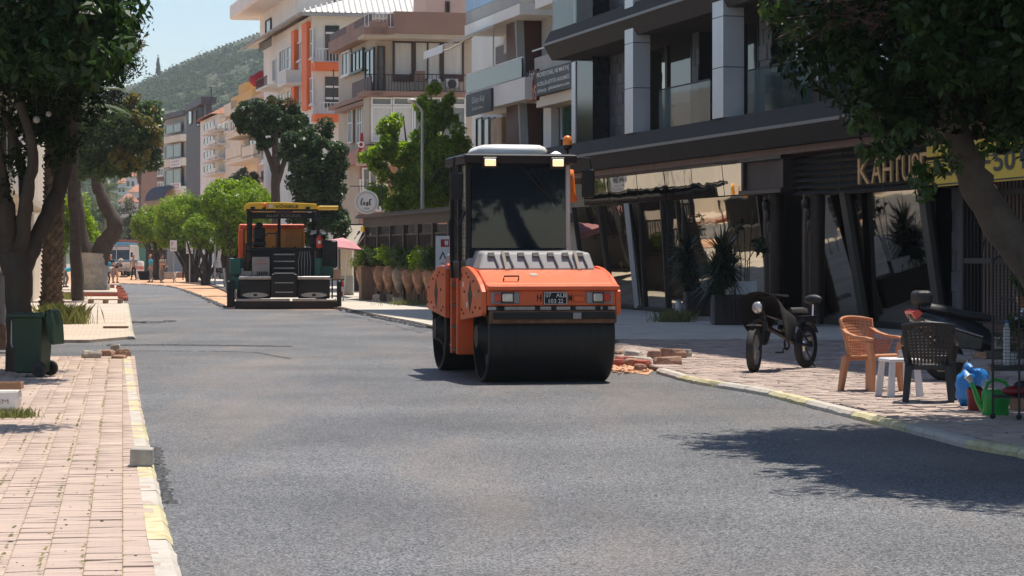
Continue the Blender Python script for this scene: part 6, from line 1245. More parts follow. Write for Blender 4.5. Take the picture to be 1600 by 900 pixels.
cb = pp('control_cabinet', 'grey_cabinet', lambda mb: mb.box(-1.0, -.44, .1, .6, 1.045, 1.66), bevel=.02); text('DİKKAT', 'red_lens', cb, (-.85, .098, 1.52), (1, 0, 0), (0, 0, 1), w=.28, h=.07); text('ÇALIŞIR YOL', 'red_lens', cb, (-.92, .098, 1.40), (1, 0, 0), (0, 0, 1), w=.42, h=.07); pp('grille', 'machine_black', lambda mb: [mb.box(-.85 + i * .06, -.81 + i * .06, .09, .099, 1.07, 1.19) for i in range(6)], cb); pp('cabinet_shelf', 'grey_cabinet', lambda mb: mb.box(-1.40, -1.02, .1, .5, 1.045, 1.2))
pp('tractor_body', 'machine_black', lambda mb: mb.box(-1.15, 1.0, .6, 5.6, .35, 1.9), bevel=.03)
for sx in (-1, 1):
    tr_ = pp('track', 'rubber', lambda mb: mb.prism([(.9, .25), (1.2, .02), (4.6, .02), (5.0, .3), (4.9, .75), (4.5, .95), (1.3, .95), (.95, .7)], 'x', sx * 1.15, sx * 1.5), bevel=.05)
    pp('side_panel', 'paver_green', lambda mb: mb.box(min(sx * 1.16, sx * 1.62), max(sx * 1.16, sx * 1.62), .7, 1.9, .96, 1.62), bevel=.03)
pp('green_box', 'paver_green', lambda mb: mb.box(-1.72, -1.36, .05, .6, 1.1, 1.62), bevel=.02); pp('green_box', 'paver_green', lambda mb: mb.box(-1.70, -1.38, .05, .6, .62, 1.02), bevel=.02); pp('side_arm', 'bare_steel', lambda mb: [mb.box(-1.74, -1.5, -.1, .3, .3, .62), mb.tube([(-1.8, 0, .5), (-1.9, .1, 1.3)], .04, 6)]); pp('auger_motor', 'machine_black', lambda mb: mb.box(-1.8, -1.56, -.2, .9, .05, .9), bevel=.03); pp('auger_motor', 'machine_black', lambda mb: mb.box(1.73, 1.85, -.2, .9, .05, .9), bevel=.03); pp('green_box', 'paver_green', lambda mb: mb.box(1.0, 1.2, .2, .6, 1.05, 1.62), bevel=.02)
# platform, ladder, rails
plf = pp('platform', 'machine_black', lambda mb: mb.box(-1.2, 1.1, .55, 2.4, 1.86, 1.96))
pp('ladder_rail', 'machine_black', lambda mb: mb.box(-.36, -.31, .35, .4, 1.1, 2.0)); pp('ladder_rail', 'machine_black', lambda mb: mb.box(.36, .41, .35, .4, 1.1, 2.0))
for z in (1.28, 1.50, 1.72): pp('rung', 'bare_steel', lambda mb: mb.box(-.31, .36, .36, .40, z, z + .035))
pp('railing', 'machine_black', lambda mb: [mb.tube([(-1.2, .5, 1.2), (-1.2, .5, 2.1)], .025, 6), mb.tube([(-1.2, .5, 1.85), (1.2, .5, 1.87)], .025, 6), mb.tube([(-.6, .55, 1.9), (-.6, .55, 2.3), (-.5, .55, 2.42), (-.2, .55, 2.42)], .02, 6), mb.tube([(.75, .55, 1.9), (.8, .55, 2.35), (1.1, .55, 2.4)], .02, 6), mb.tube([(-.42, .5, 1.1), (-.42, .5, 1.6)], .02, 6)])
for (x, y) in ((-1.12, .7), (-1.05, 2.2), (-.12, 2.3), (1.12, .7), (1.0, 2.2)): pp('canopy_post', 'machine_black', lambda mb: mb.box(x - .05, x + .05, y - .04, y + .04, 1.9 if y > 1 else 1.3, 3.15))
pp('banner', 'machine_black', lambda mb: mb.box(-1.0, 1.0, .9, .93, 2.90, 3.10)); text('ALLAH  KORUSUN', 'grey_plastic', pv_, (-.55, .895, 2.95), (1, 0, 0), (0, 0, 1), w=1.1, h=.09)
pp('hopper', 'paver_orange', lambda mb: mb.prism([(2.6, 1.6), (4.6, 1.6), (4.6, 2.74), (2.6, 2.74)], 'x', -1.44, .72), bevel=.04, seg=2)
for (x0, x1) in ((-1.44, -.15), (-.13, .72)):
    hd = pp('hopper_rim', 'paver_red', lambda mb: mb.box(x0, x1, 2.52, 2.60, 2.58, 2.745), bevel=.03); pp('hopper_door', 'paver_orange', lambda mb: mb.box(x0 + .18, x1 - .06, 2.54, 2.60, 1.75, 2.52), hd, bevel=.02)
pp('hopper_edge', 'paver_red', lambda mb: mb.box(-1.46, -1.28, 2.48, 2.60, .95, 2.575), bevel=.02)
text('VÖGELE', 'grey_cabinet', pv_, (-.75, 2.535, 2.36), (1, 0, 0), (0, 0, 1), w=.55, h=.07)
se = pp('seat', 'machine_black', lambda mb: [mb.box(-1.0, -.56, .9, 1.3, 1.97, 2.2), mb.box(-.98, -.58, 1.25, 1.4, 2.2, 2.62)], bevel=.06); pp('headrest', 'machine_black', lambda mb: mb.box(-.9, -.66, 1.25, 1.36, 2.6, 2.78), se, bevel=.05)
co_ = pp('control_panel', 'machine_black', lambda mb: mb.box(.85, 1.35, .8, 1.3, 1.97, 2.35), bevel=.03); pp('cover_sheet', 'white_cloth', lambda mb: mb.hexa([(.86, .75, 2.36), (1.38, .75, 2.40), (1.3, 1.25, 2.52), (.9, 1.25, 2.46), (.88, .75, 2.42), (1.36, .75, 2.47), (1.28, 1.25, 2.56), (.92, 1.25, 2.52)]), co_)
cn = pp('canopy', 'paver_yellow', lambda mb: mb.loft([[(-1.28, y, z0), (-1.22, y, z1 - .05), (-1.12, y, z1), (0, y, z1 + .02), (1.06, y, z1 - .03), (1.12, y, z0)] for (y, z0, z1) in ((.35, 3.20, 3.40), (2.6, 3.2, 3.42))]), bevel=.02, seg=2)
pp('canopy_lining', 'machine_black', lambda mb: mb.box(-1.2, 1.08, .38, 2.55, 3.14, 3.197), cn)
pp('canopy_extension', 'paver_yellow', lambda mb: mb.box(1.125, 1.78, .5, 1.6, 3.19, 3.31), cn, bevel=.02)
for x in (-.98, .78): pp('notch', 'machine_black', lambda mb: mb.box(x - .07, x + .07, .33, .349, 3.20, 3.27), cn)
text('VÖGELE', 'machine_black', cn, (-.27, .345, 3.235), (1, 0, 0), (0, 0, 1), w=.75, h=.11, bold=.02); pp('decal', 'frame_white', lambda mb: mb.box(-.47, -.34, .335, .346, 3.25, 3.35), cn); pp('red_tarp', 'maroon', lambda mb: mb.box(-.25, .3, .4, .45, 3.06, 3.14), cn)
be = pp('beacon', 'amber_lens', lambda mb: mb.lathe([(.05, 3.25), (.065, 3.30), (.06, 3.37), (.01, 3.41)], (-.62, .28, 0), 12), smooth=60); pp('beacon_base', 'machine_black', lambda mb: mb.lathe([(.02, 3.17), (.05, 3.2), (.06, 3.249), (.01, 3.249)], (-.62, .28, 0), 10), be)
fe = pp('fire_extinguisher', 'red_lens', lambda mb: mb.lathe([(.02, 1.93), (.09, 1.95), (.10, 2.0), (.10, 2.25), (.06, 2.32), (.025, 2.36), (.01, 2.36)], (1.15, .35, 0), 12), smooth=50); pp('extinguisher_valve', 'machine_black', lambda mb: mb.tube([(1.15, .35, 2.36), (1.15, .35, 2.42), (1.23, .35, 2.4)], .025, 6), fe); pp('extinguisher_label', 'frame_white', lambda mb: mb.box(1.11, 1.19, .235, .248, 2.08, 2.18), fe)
hz_ = pp('hose_bundle', 'rust', lambda mb: [mb.tube([(-1.3 + .04 * i, .5, 1.2), (-1.22 + .05 * i, .5, 1.6), (-1.2 + .03 * i, .55, 2.0)], .02, 5) for i in range(4)]); pp('pipework', 'bare_steel', lambda mb: [mb.tube([(.5 + .09 * i, .6, 1.0), (.48 + .1 * i, .57, 1.5), (.55 + .07 * i, .6, 1.86)], .018, 5) for i in range(5)]); pp('heat_shield', 'machine_black', lambda mb: [mb.box(1.2, 1.75, .7, 1.9, 1.3, 2.2)], bevel=.05)
pp('side_bottle', 'white_cloth', lambda mb: mb.box(-1.4, -1.28, .42, .5, 1.05, 1.3))
# ---------------------------------------------------------------- street objects
mat('bin_green', (0.012, 0.040, 0.022), 0.5, var=.15, dirt=.35)
mat('chair_orange', (0.52, 0.23, 0.12), 0.5, var=.06, dirt=.12)
mat('chair_black', (0.014, 0.013, 0.013), 0.45, var=.2)
mat('table_white', (0.66, 0.66, 0.68), 0.45, var=.04, dirt=.15)
mat('can_green', (0.015, 0.30, 0.045), 0.4, var=.08, coat=.2)
mat('bucket_red', (0.22, 0.015, 0.02), 0.45, var=.1)
mat('bag_blue', (0.02, 0.20, 0.55), 0.35, var=.25, scale=14, bump=.8, bscale=20)
mat('terracotta', (0.36, 0.17, 0.10), 0.85, var=.22, scale=7, dirt=.4, col2=(.48, .28, .18))
mat('weathered_wood', (0.24, 0.15, 0.10), 0.85, var=.3, scale=4, stretch=(6, 6, .5), bump=.4)
mat('pergola_wood', (0.030, 0.022, 0.020), 0.6, var=.3, scale=3)
mat('pergola_roof', (0.075, 0.065, 0.06), 0.8, var=.2, scale=2)
mat('pink_cloth', (0.62, 0.28, 0.30), 0.85, var=.1)
mat('beige_cloth', (0.46, 0.41, 0.33), 0.85, var=.08)
mat('cardboard', (0.34, 0.19, 0.11), 0.85, var=.15)
mat('steel_pole', (0.36, 0.36, 0.35), 0.45, metal=.4, var=.1)
mat('broken_concrete', (0.40, 0.36, 0.31), 0.95, var=.25, scale=8, bump=.9, bscale=22)
mat('broken_brown', (0.33, 0.20, 0.14), 0.95, var=.3, scale=8, bump=.9, bscale=22)
mat('red_stone', (0.36, 0.10, 0.07), 0.9, var=.25, scale=10, bump=.6)
mat('tyre', (0.018, 0.018, 0.018), 0.75, var=.3, bump=.5, bscale=60, dirt=.5)
mat('chrome', (0.6, 0.6, 0.6), 0.15, metal=1.0)
mat('bike_black', (0.012, 0.012, 0.014), 0.35, var=.1)
mat('scooter_body', (0.020, 0.021, 0.026), 0.25, coat=.5, var=.1)
mat('seat_vinyl', (0.022, 0.021, 0.023), 0.55, var=.2, bump=.2)
mat('black_cloth', (0.006, 0.006, 0.006), 0.9, var=.3, bump=.4, bscale=15)
mat('planter_wood', (0.032, 0.020, 0.018), 0.6, var=.25, stretch=(8, 8, .5))
mat('planter_lit', (0.13, 0.12, 0.125), 0.6, var=.15)
def L(o, name, m, fn, **k): mb = MB(); fn(mb); return mb.build(name, m, o, **k)

# wheelie bin
bn_ = thing('wheelie_bin', 'dark green wheelie bin with its lid hanging open beside the forked tree', 'bin', tuple(G(52, 588, LZ)), R(-8))
L(bn_, 'body', 'bin_green', lambda mb: mb.loft([[(-.19, -.19, .05), (.17, -.19, .05), (.17, .19, .05), (-.19, .19, .05)], [(-.23, -.25, .82), (.21, -.25, .82), (.21, .25, .82), (-.23, .25, .82)]]), bevel=.025, seg=2)
L(bn_, 'rim', 'bin_green', lambda mb: [mb.box(-.29, .25, -.29, -.235, .80, .86), mb.box(-.29, .25, .235, .29, .80, .86), mb.box(-.29, -.21, -.235, .235, .80, .86), mb.box(.19, .25, -.235, .235, .80, .86)], bevel=.012)
L(bn_, 'lid', 'bin_green', lambda mb: mb.loft([[(.25, -.25, .88), (.30, -.25, .90), (.30, .25, .90), (.25, .25, .88)], [(.26, -.26, .70), (.34, -.26, .68), (.34, .26, .68), (.26, .26, .70)], [(.30, -.22, .45), (.37, -.22, .43), (.37, .22, .43), (.30, .22, .45)]]), bevel=.015)
L(bn_, 'handle', 'bin_green', lambda mb: mb.tube([(.22, -.2, .86), (.29, -.18, .90), (.29, .18, .90), (.22, .2, .86)], .018, 6))
L(bn_, 'front_bar', 'bare_steel', lambda mb: mb.tube([(-.23, -.2, .76), (-.235, -.2, .45), (-.22, -.2, .4)], .012, 5))
for y in (-.24, .24):
    w_ = L(bn_, 'wheel', 'tyre', lambda mb: mb.lathe([(.05, y - .03), (.095, y - .03), (.105, y - .015), (.105, y + .015), (.095, y + .03), (.05, y + .03)], (.16, 0, .105), 20, 'y'), smooth=40); L(w_, 'hub', 'machine_black', lambda mb: mb.lathe([(.01, y - .036), (.05, y - .034), (.05, y + .034), (.01, y + .036)], (.16, 0, .105), 12, 'y'))
# cardboard box with a white bag
bx_ = thing('cardboard_box', 'open cardboard box with a white printed bag at the left pavement edge', 'box', tuple(G(4, 640, LZ)), R(6))
L(bx_, 'bag', 'white_cloth', lambda mb: mb.loft([[(-.17, -.15, .0), (.17, -.15, 0), (.17, .15, 0), (-.17, .15, 0)], [(-.19, -.17, .12), (.19, -.17, .12), (.19, .17, .12), (-.19, .17, .12)], [(-.18, -.16, .21), (.18, -.16, .22), (.18, .16, .22), (-.18, .16, .21)]]), bevel=.03, seg=2)
for p in (((-.2, -.18), (.2, -.18)), ((.2, -.18), (.2, .18)), ((-.2, .18), (.2, .18)), ((-.2, -.18), (-.2, .18))): L(bx_, 'flap', 'cardboard', lambda mb: mb.beam((p[0][0], p[0][1], .255), (p[1][0], p[1][1], .255), .012, .07))
text('YEM', 'grey_plastic', bx_, (-.12, -.176, .07), (1, 0, 0), (0, 0, 1), w=.2, h=.05)
ut = thing('utility_cabinet', 'grey street cabinet on a brown base behind the forked tree at the left edge', 'cabinet', tuple(G(2, 546, LZ)), R(-9)); L(ut, 'base', 'broken_brown', lambda mb: mb.box(-.5, .16, -.2, .2, 0, .42)); cbo = L(ut, 'cabinet', 'grey_cabinet', lambda mb: mb.box(-.47, .13, -.18, .18, .42, 1.32), bevel=.02); L(cbo, 'roof', 'grey_cabinet', lambda mb: mb.box(-.5, .16, -.21, .21, 1.32, 1.37)); L(cbo, 'door', 'grey_cabinet', lambda mb: mb.box(-.44, .10, -.195, -.181, .46, 1.28), bevel=.008)

# loose stones
def stone(name, label, px, py, z, size, rz, m, seed, group=None, tilt=0.0, cat='stone'):
    rr = random.Random(seed); o = thing(name, label, cat, tuple(G(px, py, z)), R(rz), group); a, b, h = size; mb = MB()
    j = lambda: rr.uniform(-.06, .06) * min(a, b)
    mb.loft([[(-a / 2 + j(), -b / 2 + j(), 0), (0, -b / 2 + j() - .03 * b, 0), (a / 2 + j(), -b / 2 + j(), 0), (a / 2 + j(), b / 2 + j(), 0), (-a / 2 + j(), b / 2 + j(), 0)], [(-a / 2 + j(), -b / 2 + j(), h * .55), (j(), -b / 2 - .02 * b, h * .6), (a / 2 + j(), -b / 2 + j(), h * .6), (a / 2 + j(), b / 2 + j(), h * .55), (-a / 2 + j(), b / 2 + j(), h * .6)], [(-a / 2 + j() + .015, -b / 2 + j() + .02, h + j()), (j(), -b / 2 + .01, h + j()), (a / 2 + j() - .015, -b / 2 + .02 + j(), h + j()), (a / 2 + j() - .02, b / 2 + j(), h + j()), (-a / 2 + .02, b / 2 + j(), h + j())]])
    q = mb.build('block', m, o, bevel=.012, seg=2); q.rotation_euler = (R(tilt), R(tilt * .6), 0); return o
cbk = thing('concrete_block', 'pale square concrete block lying alone on the near left kerb', 'block', tuple(G(222, 727, LZ + .004)), R(4)); L(cbk, 'block', 'broken_concrete', lambda mb: mb.hexa([(-.088, -.10, 0), (.086, -.10, 0), (.088, .10, 0), (-.086, .10, 0), (-.084, -.097, .135), (.088, -.099, .13), (.084, .098, .132), (-.086, .1, .138)]), bevel=.006, seg=1)
for k, (x, y, sz, rz_, m_, lb) in enumerate(((143, 559, (.28, .26, .11), 18, 'broken_concrete', 'pale kerb stone, leftmost of the pile at the side street corner'), (166, 556, (.26, .24, .10), -8, 'broken_brown', 'brown flat stone in the middle of the pile at the side street corner'), (181, 555, (.17, .22, .17), 5, 'broken_concrete', 'upright pale stone in the pile at the side street corner'), (193, 557, (.2, .16, .12), 30, 'broken_brown', 'dark stone at the kerb end of the side street pile'), (186, 560, (.22, .14, .05), -12, 'broken_brown', 'thin slab in front of the pile at the side street corner'))):
    stone('kerb_stone', lb, x, y, LZ, sz, rz_, m_, 10 + k, 'stones piled at the side street corner')
for k, (x, y, sz, rz_, m_, lb) in enumerate(((1043, 571, (.40, .34, .13), 4, 'broken_brown', 'round edged slab nearest the broken kerb end'), (1022, 562, (.22, .25, .15), -5, 'broken_brown', 'brown block beside the grey paving slab'), (1050, 561, (.42, .24, .17), 8, 'broken_brown', 'long brown kerb stone at the back of the rubble'), (1072, 560, (.14, .2, .15), 14, 'broken_concrete', 'grey end block, rightmost of the rubble'), (990, 560, (.25, .26, .12), -14, 'broken_concrete', 'blue grey block in the middle of the rubble behind the roller'), (968, 556, (.16, .14, .09), 20, 'broken_brown', 'small brown brick at the back left of the rubble'), (976, 567, (.28, .16, .1), 30, 'red_stone', 'long reddish brick lying slantwise by the drum'), (964, 571, (.22, .14, .1), 22, 'red_stone', 'reddish brick nearest to the roller drum'), (988, 571, (.24, .16, .1), -22, 'broken_brown', 'brown brick in the front row of the rubble'), (1003, 574, (.26, .16, .11), -30, 'red_stone', 'reddish brick leaning at the front of the rubble'), (1004, 566, (.3, .22, .08), 5, 'broken_concrete', 'flat pale slab covered with sand in the rubble'), (1000, 579, (.16, .12, .1), 44, 'broken_brown', 'small wedge of brick at the very front of the rubble'))):
    stone('rubble_stone', lb, x, y, .04 if x < 1015 else RZ - .02, sz, rz_, m_, 30 + k, 'rubble where the right kerb is broken', tilt=4 if x < 1015 else 0)
rr = random.Random(9); mb = MB()
for k in range(240):
    p = G(rr.uniform(958, 1012), rr.gauss(577, 3.0), .01); s_ = .015 + .035 * rr.random() ** 2; mb.ball(p + Vector((0, 0, s_ * .4)), (s_, s_ * 1.2, s_ * .8), 5, 3)
o = mb.build('rubble_grit', 'dirt'); stuff(o)
o = sheet('sand_patch', [tuple(G(x, y, 0)[:2]) for (x, y) in ((955, 580), (985, 584), (1012, 588), (1024, 578), (1010, 568), (975, 562), (952, 566))], .02, 'dirt', None); stuff(o)
# pallet, red paving blocks and tree ring at the second pavement
pl_ = thing('pallet', 'wooden pallet lying on the far left pavement by the row of red blocks', 'pallet', tuple(G(165, 474, LZ)), R(4))
for y in (-.35, 0, .35): L(pl_, 'deck_board', 'weathered_wood', lambda mb: mb.box(-.58, .58, y - .06, y + .06, .12, .145))
for x in (-.5, 0, .5): L(pl_, 'block', 'weathered_wood', lambda mb: mb.box(x - .06, x + .06, -.4, .4, 0, .12))
for k, (x, y) in enumerate(((186, 451), (188, 455), (190, 459), (189, 463), (192, 466), (193, 470), (174, 450))):
    stone('red_block', ['red paving block farthest along the kerb row', 'red paving block, second from the far end of the kerb row', 'red paving block in the middle of the kerb row', 'red paving block lying inside the kerb row', 'red paving block, second nearest of the kerb row', 'red paving block nearest the pallet', 'red paving block at the kneeling workers’ feet'][k], x, y, LZ, (.26, .3, .17), k * 17, 'red_stone', 60 + k, 'red blocks lying along the left kerb')
tg = thing('tree_ring', 'low red brick border around the limewashed tree stump', 'border', tuple(G(140, 463, LZ)), R(4)); L(tg, 'border', 'red_stone', lambda mb: [mb.box(-1.5, 1.2, -.1, .1, 0, .14)]); L(tg, 'soil', 'broken_brown', lambda mb: mb.box(-1.4, 1.1, .1, 2.6, 0, .06))
st_ = thing('timber_offcut', 'flat piece of timber lying near the corner of the far left pavement', 'timber', tuple(G(181, 513, LZ)), R(2)); L(st_, 'board', 'weathered_wood', lambda mb: mb.box(-.28, .28, -.06, .06, 0, .05))

# --- cafe terrace with pergola, pots, sign
FP = Fac(tuple(G(574, 467, RZ)[:2]), (-.25, 1)); u_end = FP.U(704, 0)
pg = thing('cafe_pergola', 'dark timber cafe terrace with slatted front and flat roof beside the roller', 'pergola', tuple(FP.W(0, 0, RZ)))
def fp(name, m, u0, u1, z0, z1, a, b, par=None, **k): mb = MB(); FP.box(mb, u0, u1, z0, z1, a, b); o = mb.build(name, m, pg, world=True, **k); return o
fp('roof_beam', 'pergola_wood', u_end - 3, .4, 2.78, 3.12, -.06, .10); fp('roof', 'pergola_roof', u_end - 3, .6, 3.12, 3.2, -1.3, .35); fp('roof_beam', 'pergola_wood', u_end - 3, .4, 2.8, 3.1, -4.4, -4.2)
mb = MB(); A = FP.W(.6, .35, 3.2); mb.hexa([FP.W(u, o, z) for (o, z) in ((.3, 3.21), (-1.3, 3.36)) for (u, o, z) in ((u_end - 3, o, z), (.5, o, z), (.5, o, z + .05), (u_end - 3, o, z + .05))]); mb.build('roof_sheet', 'pergola_roof', pg, world=True)
n = 6
for k in range(n + 1):
    u = u_end * k / n; fp('post', 'pergola_wood', u - .09, u + .09, RZ, 2.78, -.07, .09)
fp('rail', 'pergola_wood', u_end, 0, 1.22, 1.32, -.04, .05); fp('rail', 'pergola_wood', u_end, 0, 2.42, 2.48, -.03, .04); fp('floor_edge', 'pergola_wood', u_end, 0, RZ, RZ + .12, -.1, .06)
k = 0; u = -.15
while u > u_end:
    fp('slat', 'pergola_wood', u - .028, u + .028, 1.32, 2.42, -.02, .03)
    fp('fence_board', 'weathered_wood', u - .1, u + .1, RZ + .12, .98 + .04 * math.sin(k * 2.1), -.03, .02); u -= .30; k += 1
fp('fence_backing', 'pergola_wood', u_end, 0, RZ + .1, 1.2, -.08, -.04)
fp('corner_sign', 'paver_yellow', -.05, .55, 2.62, 2.82, .11, .16)
wp_ = thing('wooden_post', 'broad weathered timber box post at the street end of the cafe terrace', 'post', tuple(G(569, 469, RZ)), R(14)); L(wp_, 'post', 'weathered_wood', lambda mb: mb.box(-.14, .36, -.2, .3, 0, 1.18)); L(wp_, 'cap', 'weathered_wood', lambda mb: mb.box(-.17, .39, -.23, .33, 1.18, 1.23))
pot0 = None; plb = ['at the far end beside the timber post', 'second from the timber post', 'third from the timber post', 'fourth from the timber post', 'fifth, pale and weathered, in the middle', 'sixth, on the roller side of the pale one', 'second from the roller end', 'nearest to the roller']
for k in range(8):
    u = -.7 + (u_end + 1.3) * k / 7.6; c = FP.W(u, .30, .42)
    t = thing('amphora_pot', 'terracotta amphora hung on the cafe fence, ' + plb[k], 'pot', tuple(c), group='terracotta amphoras on the cafe fence'); mb = MB(); mb.lathe([(.03, 0), (.07, .02), (.17, .25), (.25, .5), (.27, .68), (.2, .83), (.15, .88), (.17, .92), (.12, .93), (.1, .8)], (0, 0, 0), 14); mb.build('jar', 'terracotta' if k != 4 else 'side_stone', t, smooth=50)
    mb = MB(); [mb.tube([(s_ * .15, 0, .88), (s_ * .29, 0, .84), (s_ * .27, 0, .68)], .025, 5) for s_ in (-1, 1)]; mb.build('handles', 'terracotta', t)
    leaves('foliage', 'leaf_mid' if k % 3 else 'leaf_bright', t, np.array([[c.x + rnd.gauss(0, .16), c.y + rnd.gauss(0, .2), c.z + .96 + rnd.random() * .5, .24] for _ in range(9)]), 800, .13, 500 + k)
pt = thing('plant_pot', 'small terracotta pot standing on the ground at the roller end of the cafe fence', 'pot', tuple(G(662, 474, RZ))); L(pt, 'pot', 'terracotta', lambda mb: mb.lathe([(.1, 0), (.18, .25), (.2, .3), (.15, .3), (.13, .1)], (0, 0, 0), 14), smooth=50)
for k, (x, y, sz) in enumerate(((596, 471, (.7, .3, .26)), (613, 471, (.5, .3, .25)), (622, 475, (.35, .35, .22)))): stone('boundary_stone', ('long pale stone at the foot of the cafe fence, leftmost of three', 'squared stone at the foot of the cafe fence, middle of three', 'rough grey boulder at the foot of the cafe fence')[k], x, y, RZ, sz, 60 + k * 20, 'side_stone' if k < 2 else 'broken_concrete', 80 + k, 'stones along the cafe fence')
for k, (u, o_) in enumerate(((-3.6, -2.4), (-8.2, -2.6))):
    t = thing('parasol', 'pink parasol standing inside the cafe terrace, %s one' % ('farther' if k == 0 else 'nearer'), 'parasol', tuple(FP.W(u, o_, RZ)), group='pink parasols inside the terrace'); L(t, 'pole', 'frame_white', lambda mb: mb.tube([(0, 0, 0), (0, 0, 2.3)], .025, 6)); L(t, 'canopy', 'pink_cloth', lambda mb: mb.lathe([(1.4, 1.75), (1.38, 1.95), (.7, 2.2), (.02, 2.35)], (0, 0, 0), 8))
L(pg, 'back_screen', 'beige_cloth', lambda mb: None) if 0 else None
bw = thing('garden_wall', 'pale rendered wall closing the back of the cafe terrace', 'wall', tuple(FP.W(-6, -4.6, RZ))); mb = MB(); FP.box(mb, u_end - 3, .4, RZ, 2.7, -4.8, -4.6); mb.build('wall', 'wall_cream', bw, world=True); mb = MB(); FP.box(mb, u_end - 3, .4, 2.7, 2.78, -4.85, -4.55); mb.build('coping', 'concrete_slab', bw, world=True)
# round hanging sign
ls = thing('round_sign', 'round white hanging sign with black script reading lost', 'sign', tuple(P(573, 316, 87))); L(ls, 'disc', 'frame_white', lambda mb: mb.lathe([(.01, -.04), (.42, -.04), (.43, -.03), (.43, .03), (.42, .04), (.01, .04)], (0, 0, 0), 40, 'y'), smooth=40); L(ls, 'ring', 'black_ink', lambda mb: [mb.lathe([(.362, -.044), (.372, -.046), (.372, -.041), (.362, -.041)], (0, 0, 0), 40, 'y'), mb.lathe([(.328, -.044), (.333, -.046), (.333, -.041), (.328, -.041)], (0, 0, 0), 40, 'y')])
def stroke(mb, pts, r): mb.tube([(x * .01, -.047, z * .01) for (x, z) in pts], [q * .01 for q in r] if isinstance(r, list) else r * .01, 6)
for nm_, pts, r in (('letter', [(-14, 15), (-17, 10), (-20, 0), (-20.5, -8), (-18, -11), (-15, -9)], [1.6, 2.2, 2.4, 2.2, 1.5, .8]), ('letter', [(-13, -8), (-9, -9.5), (-6, -5), (-7, 0), (-11, 0), (-13, -5), (-10, -9.5), (-5, -7)], 1.6), ('letter', [(-2, -8), (1, -1), (2, 1), (3, -6), (1, -13), (-3, -13), (-1, -10), (6, -7)], [1, 1.5, 1.6, 2.2, 2.2, 1.6, 1.1, .8]), ('letter', [(14, 12), (11, 4), (9, -5), (10, -10), (14, -9), (15, -6)], [1.2, 2.0, 2.4, 2.0, 1.2, .8]), ('letter', [(9, 8), (15, 10), (19, 10)], [.9, 1.4, 1.1])):
    L(ls, nm_, 'black_ink', lambda mb: stroke(mb, pts, r))
text('Kafe', 'navy', ls, (-.1, -.042, -.26), (1, 0, 0), (0, 0, 1), w=.2, h=.07, shear=.3)
L(ls, 'bracket', 'iron', lambda mb: [mb.tube([(-.6, .02, .58), (.55, .02, .58)], .018, 6), mb.tube([(.55, .02, .6), (.55, .02, -.35)], .02, 6), mb.tube([(-.25, .0, .58), (-.25, 0, .34)], .008, 4), mb.tube([(.25, .0, .58), (.25, 0, .34)], .008, 4)])
# awning, clothes and pink parasol of the far shop
aw = thing('awning', 'beige shop awning sloping over hanging clothes beside the cafe terrace', 'awning', tuple(P(572, 356, 97))); mb = MB(); a_, b_2 = P(571, 354, 96), P(545, 354, 101); c_, e_ = P(556, 386, 93), P(527, 383, 98); mb.hexa([a_, b_2, e_, c_, a_ + Vector((0, 0, .05)), b_2 + Vector((0, 0, .05)), e_ + Vector((0, 0, .05)), c_ + Vector((0, 0, .05))]); mb.build('fabric', 'beige_cloth', aw, world=True); mb = MB(); mb.tube([a_ - Vector((0, 0, .3)), c_], .03, 5); mb.build('arm', 'pergola_wood', aw, world=True)
pw = thing('pillar', 'pale square pillar between the shop clothes and the pink parasol', 'pillar', tuple(Vector((P(541, HY, 100).x, 100, RZ)))); L(pw, 'shaft', 'wall_cream', lambda mb: mb.box(-.22, .28, -.3, .3, .8, 2.3)); L(pw, 'plinth', 'wall_grey', lambda mb: mb.box(-.24, .30, -.32, .32, 0, .8))
rr = random.Random(31); cm = [mat('cloth_%d' % i, c, .9, var=.2) for i, c in enumerate(((.35, .3, .28), (.18, .06, .07), (.08, .08, .1), (.4, .36, .32), (.12, .03, .05)))]
for k in range(9):
    x = 556 + k * 2.6; d = 95 + rr.random() * 1.5; t = thing('hanging_garment', ['grey dress', 'dark red shirt', 'black coat', 'pale blouse', 'maroon dress', 'grey scarf', 'wine red skirt', 'dark jacket', 'cream dress'][k] + ' hanging in the shop entrance, %s from the awning end' % ['first', 'second', 'third', 'fourth', 'fifth', 'sixth', 'seventh', 'eighth', 'last'][k], 'garment', tuple(P(x, 420 - rr.random() * 22, d)), group='clothes hanging in the shop entrance'); h_ = 1.0 + rr.random() * .5; L(t, 'cloth', cm[k % 5], lambda mb: mb.loft([[(.09 * math.cos(a) * f, .06 * math.sin(a) * f, z) for a in [i * math.pi / 4 for i in range(8)]] for (z, f) in ((0, 1.3), (h_ * .5, 1.0), (h_ * .85, 1.2), (h_, .4))]))
pk = thing('parasol', 'faded pink parasol over the street stall just right of the paver', 'parasol', (P(536, HY, 88).x, 88, RZ)); L(pk, 'pole', 'frame_white', lambda mb: mb.tube([(0, 0, 0), (0, 0, 2.2)], .025, 6)); L(pk, 'canopy', 'pink_cloth', lambda mb: [mb.lathe([(.72, 1.86), (.74, 1.92), (.4, 2.16), (.02, 2.27)], (-.25, 0, 0), 8)]); pk.rotation_euler = (0, R(6), 0)
cr = thing('crate_stack', 'brown crate on a stand under the pink parasol right of the paver', 'crate', (P(525, HY, 86).x, 86, RZ)); L(cr, 'stand', 'iron', lambda mb: [mb.box(x, x + .03, -.2, .2, 0, .75) for x in (-.15, .15)] + [mb.box(-.2, .2, -.2, .2, .75, .78)]); L(cr, 'crate', 'broken_brown', lambda mb: mb.box(-.15, .17, -.18, .18, .78, 1.15))
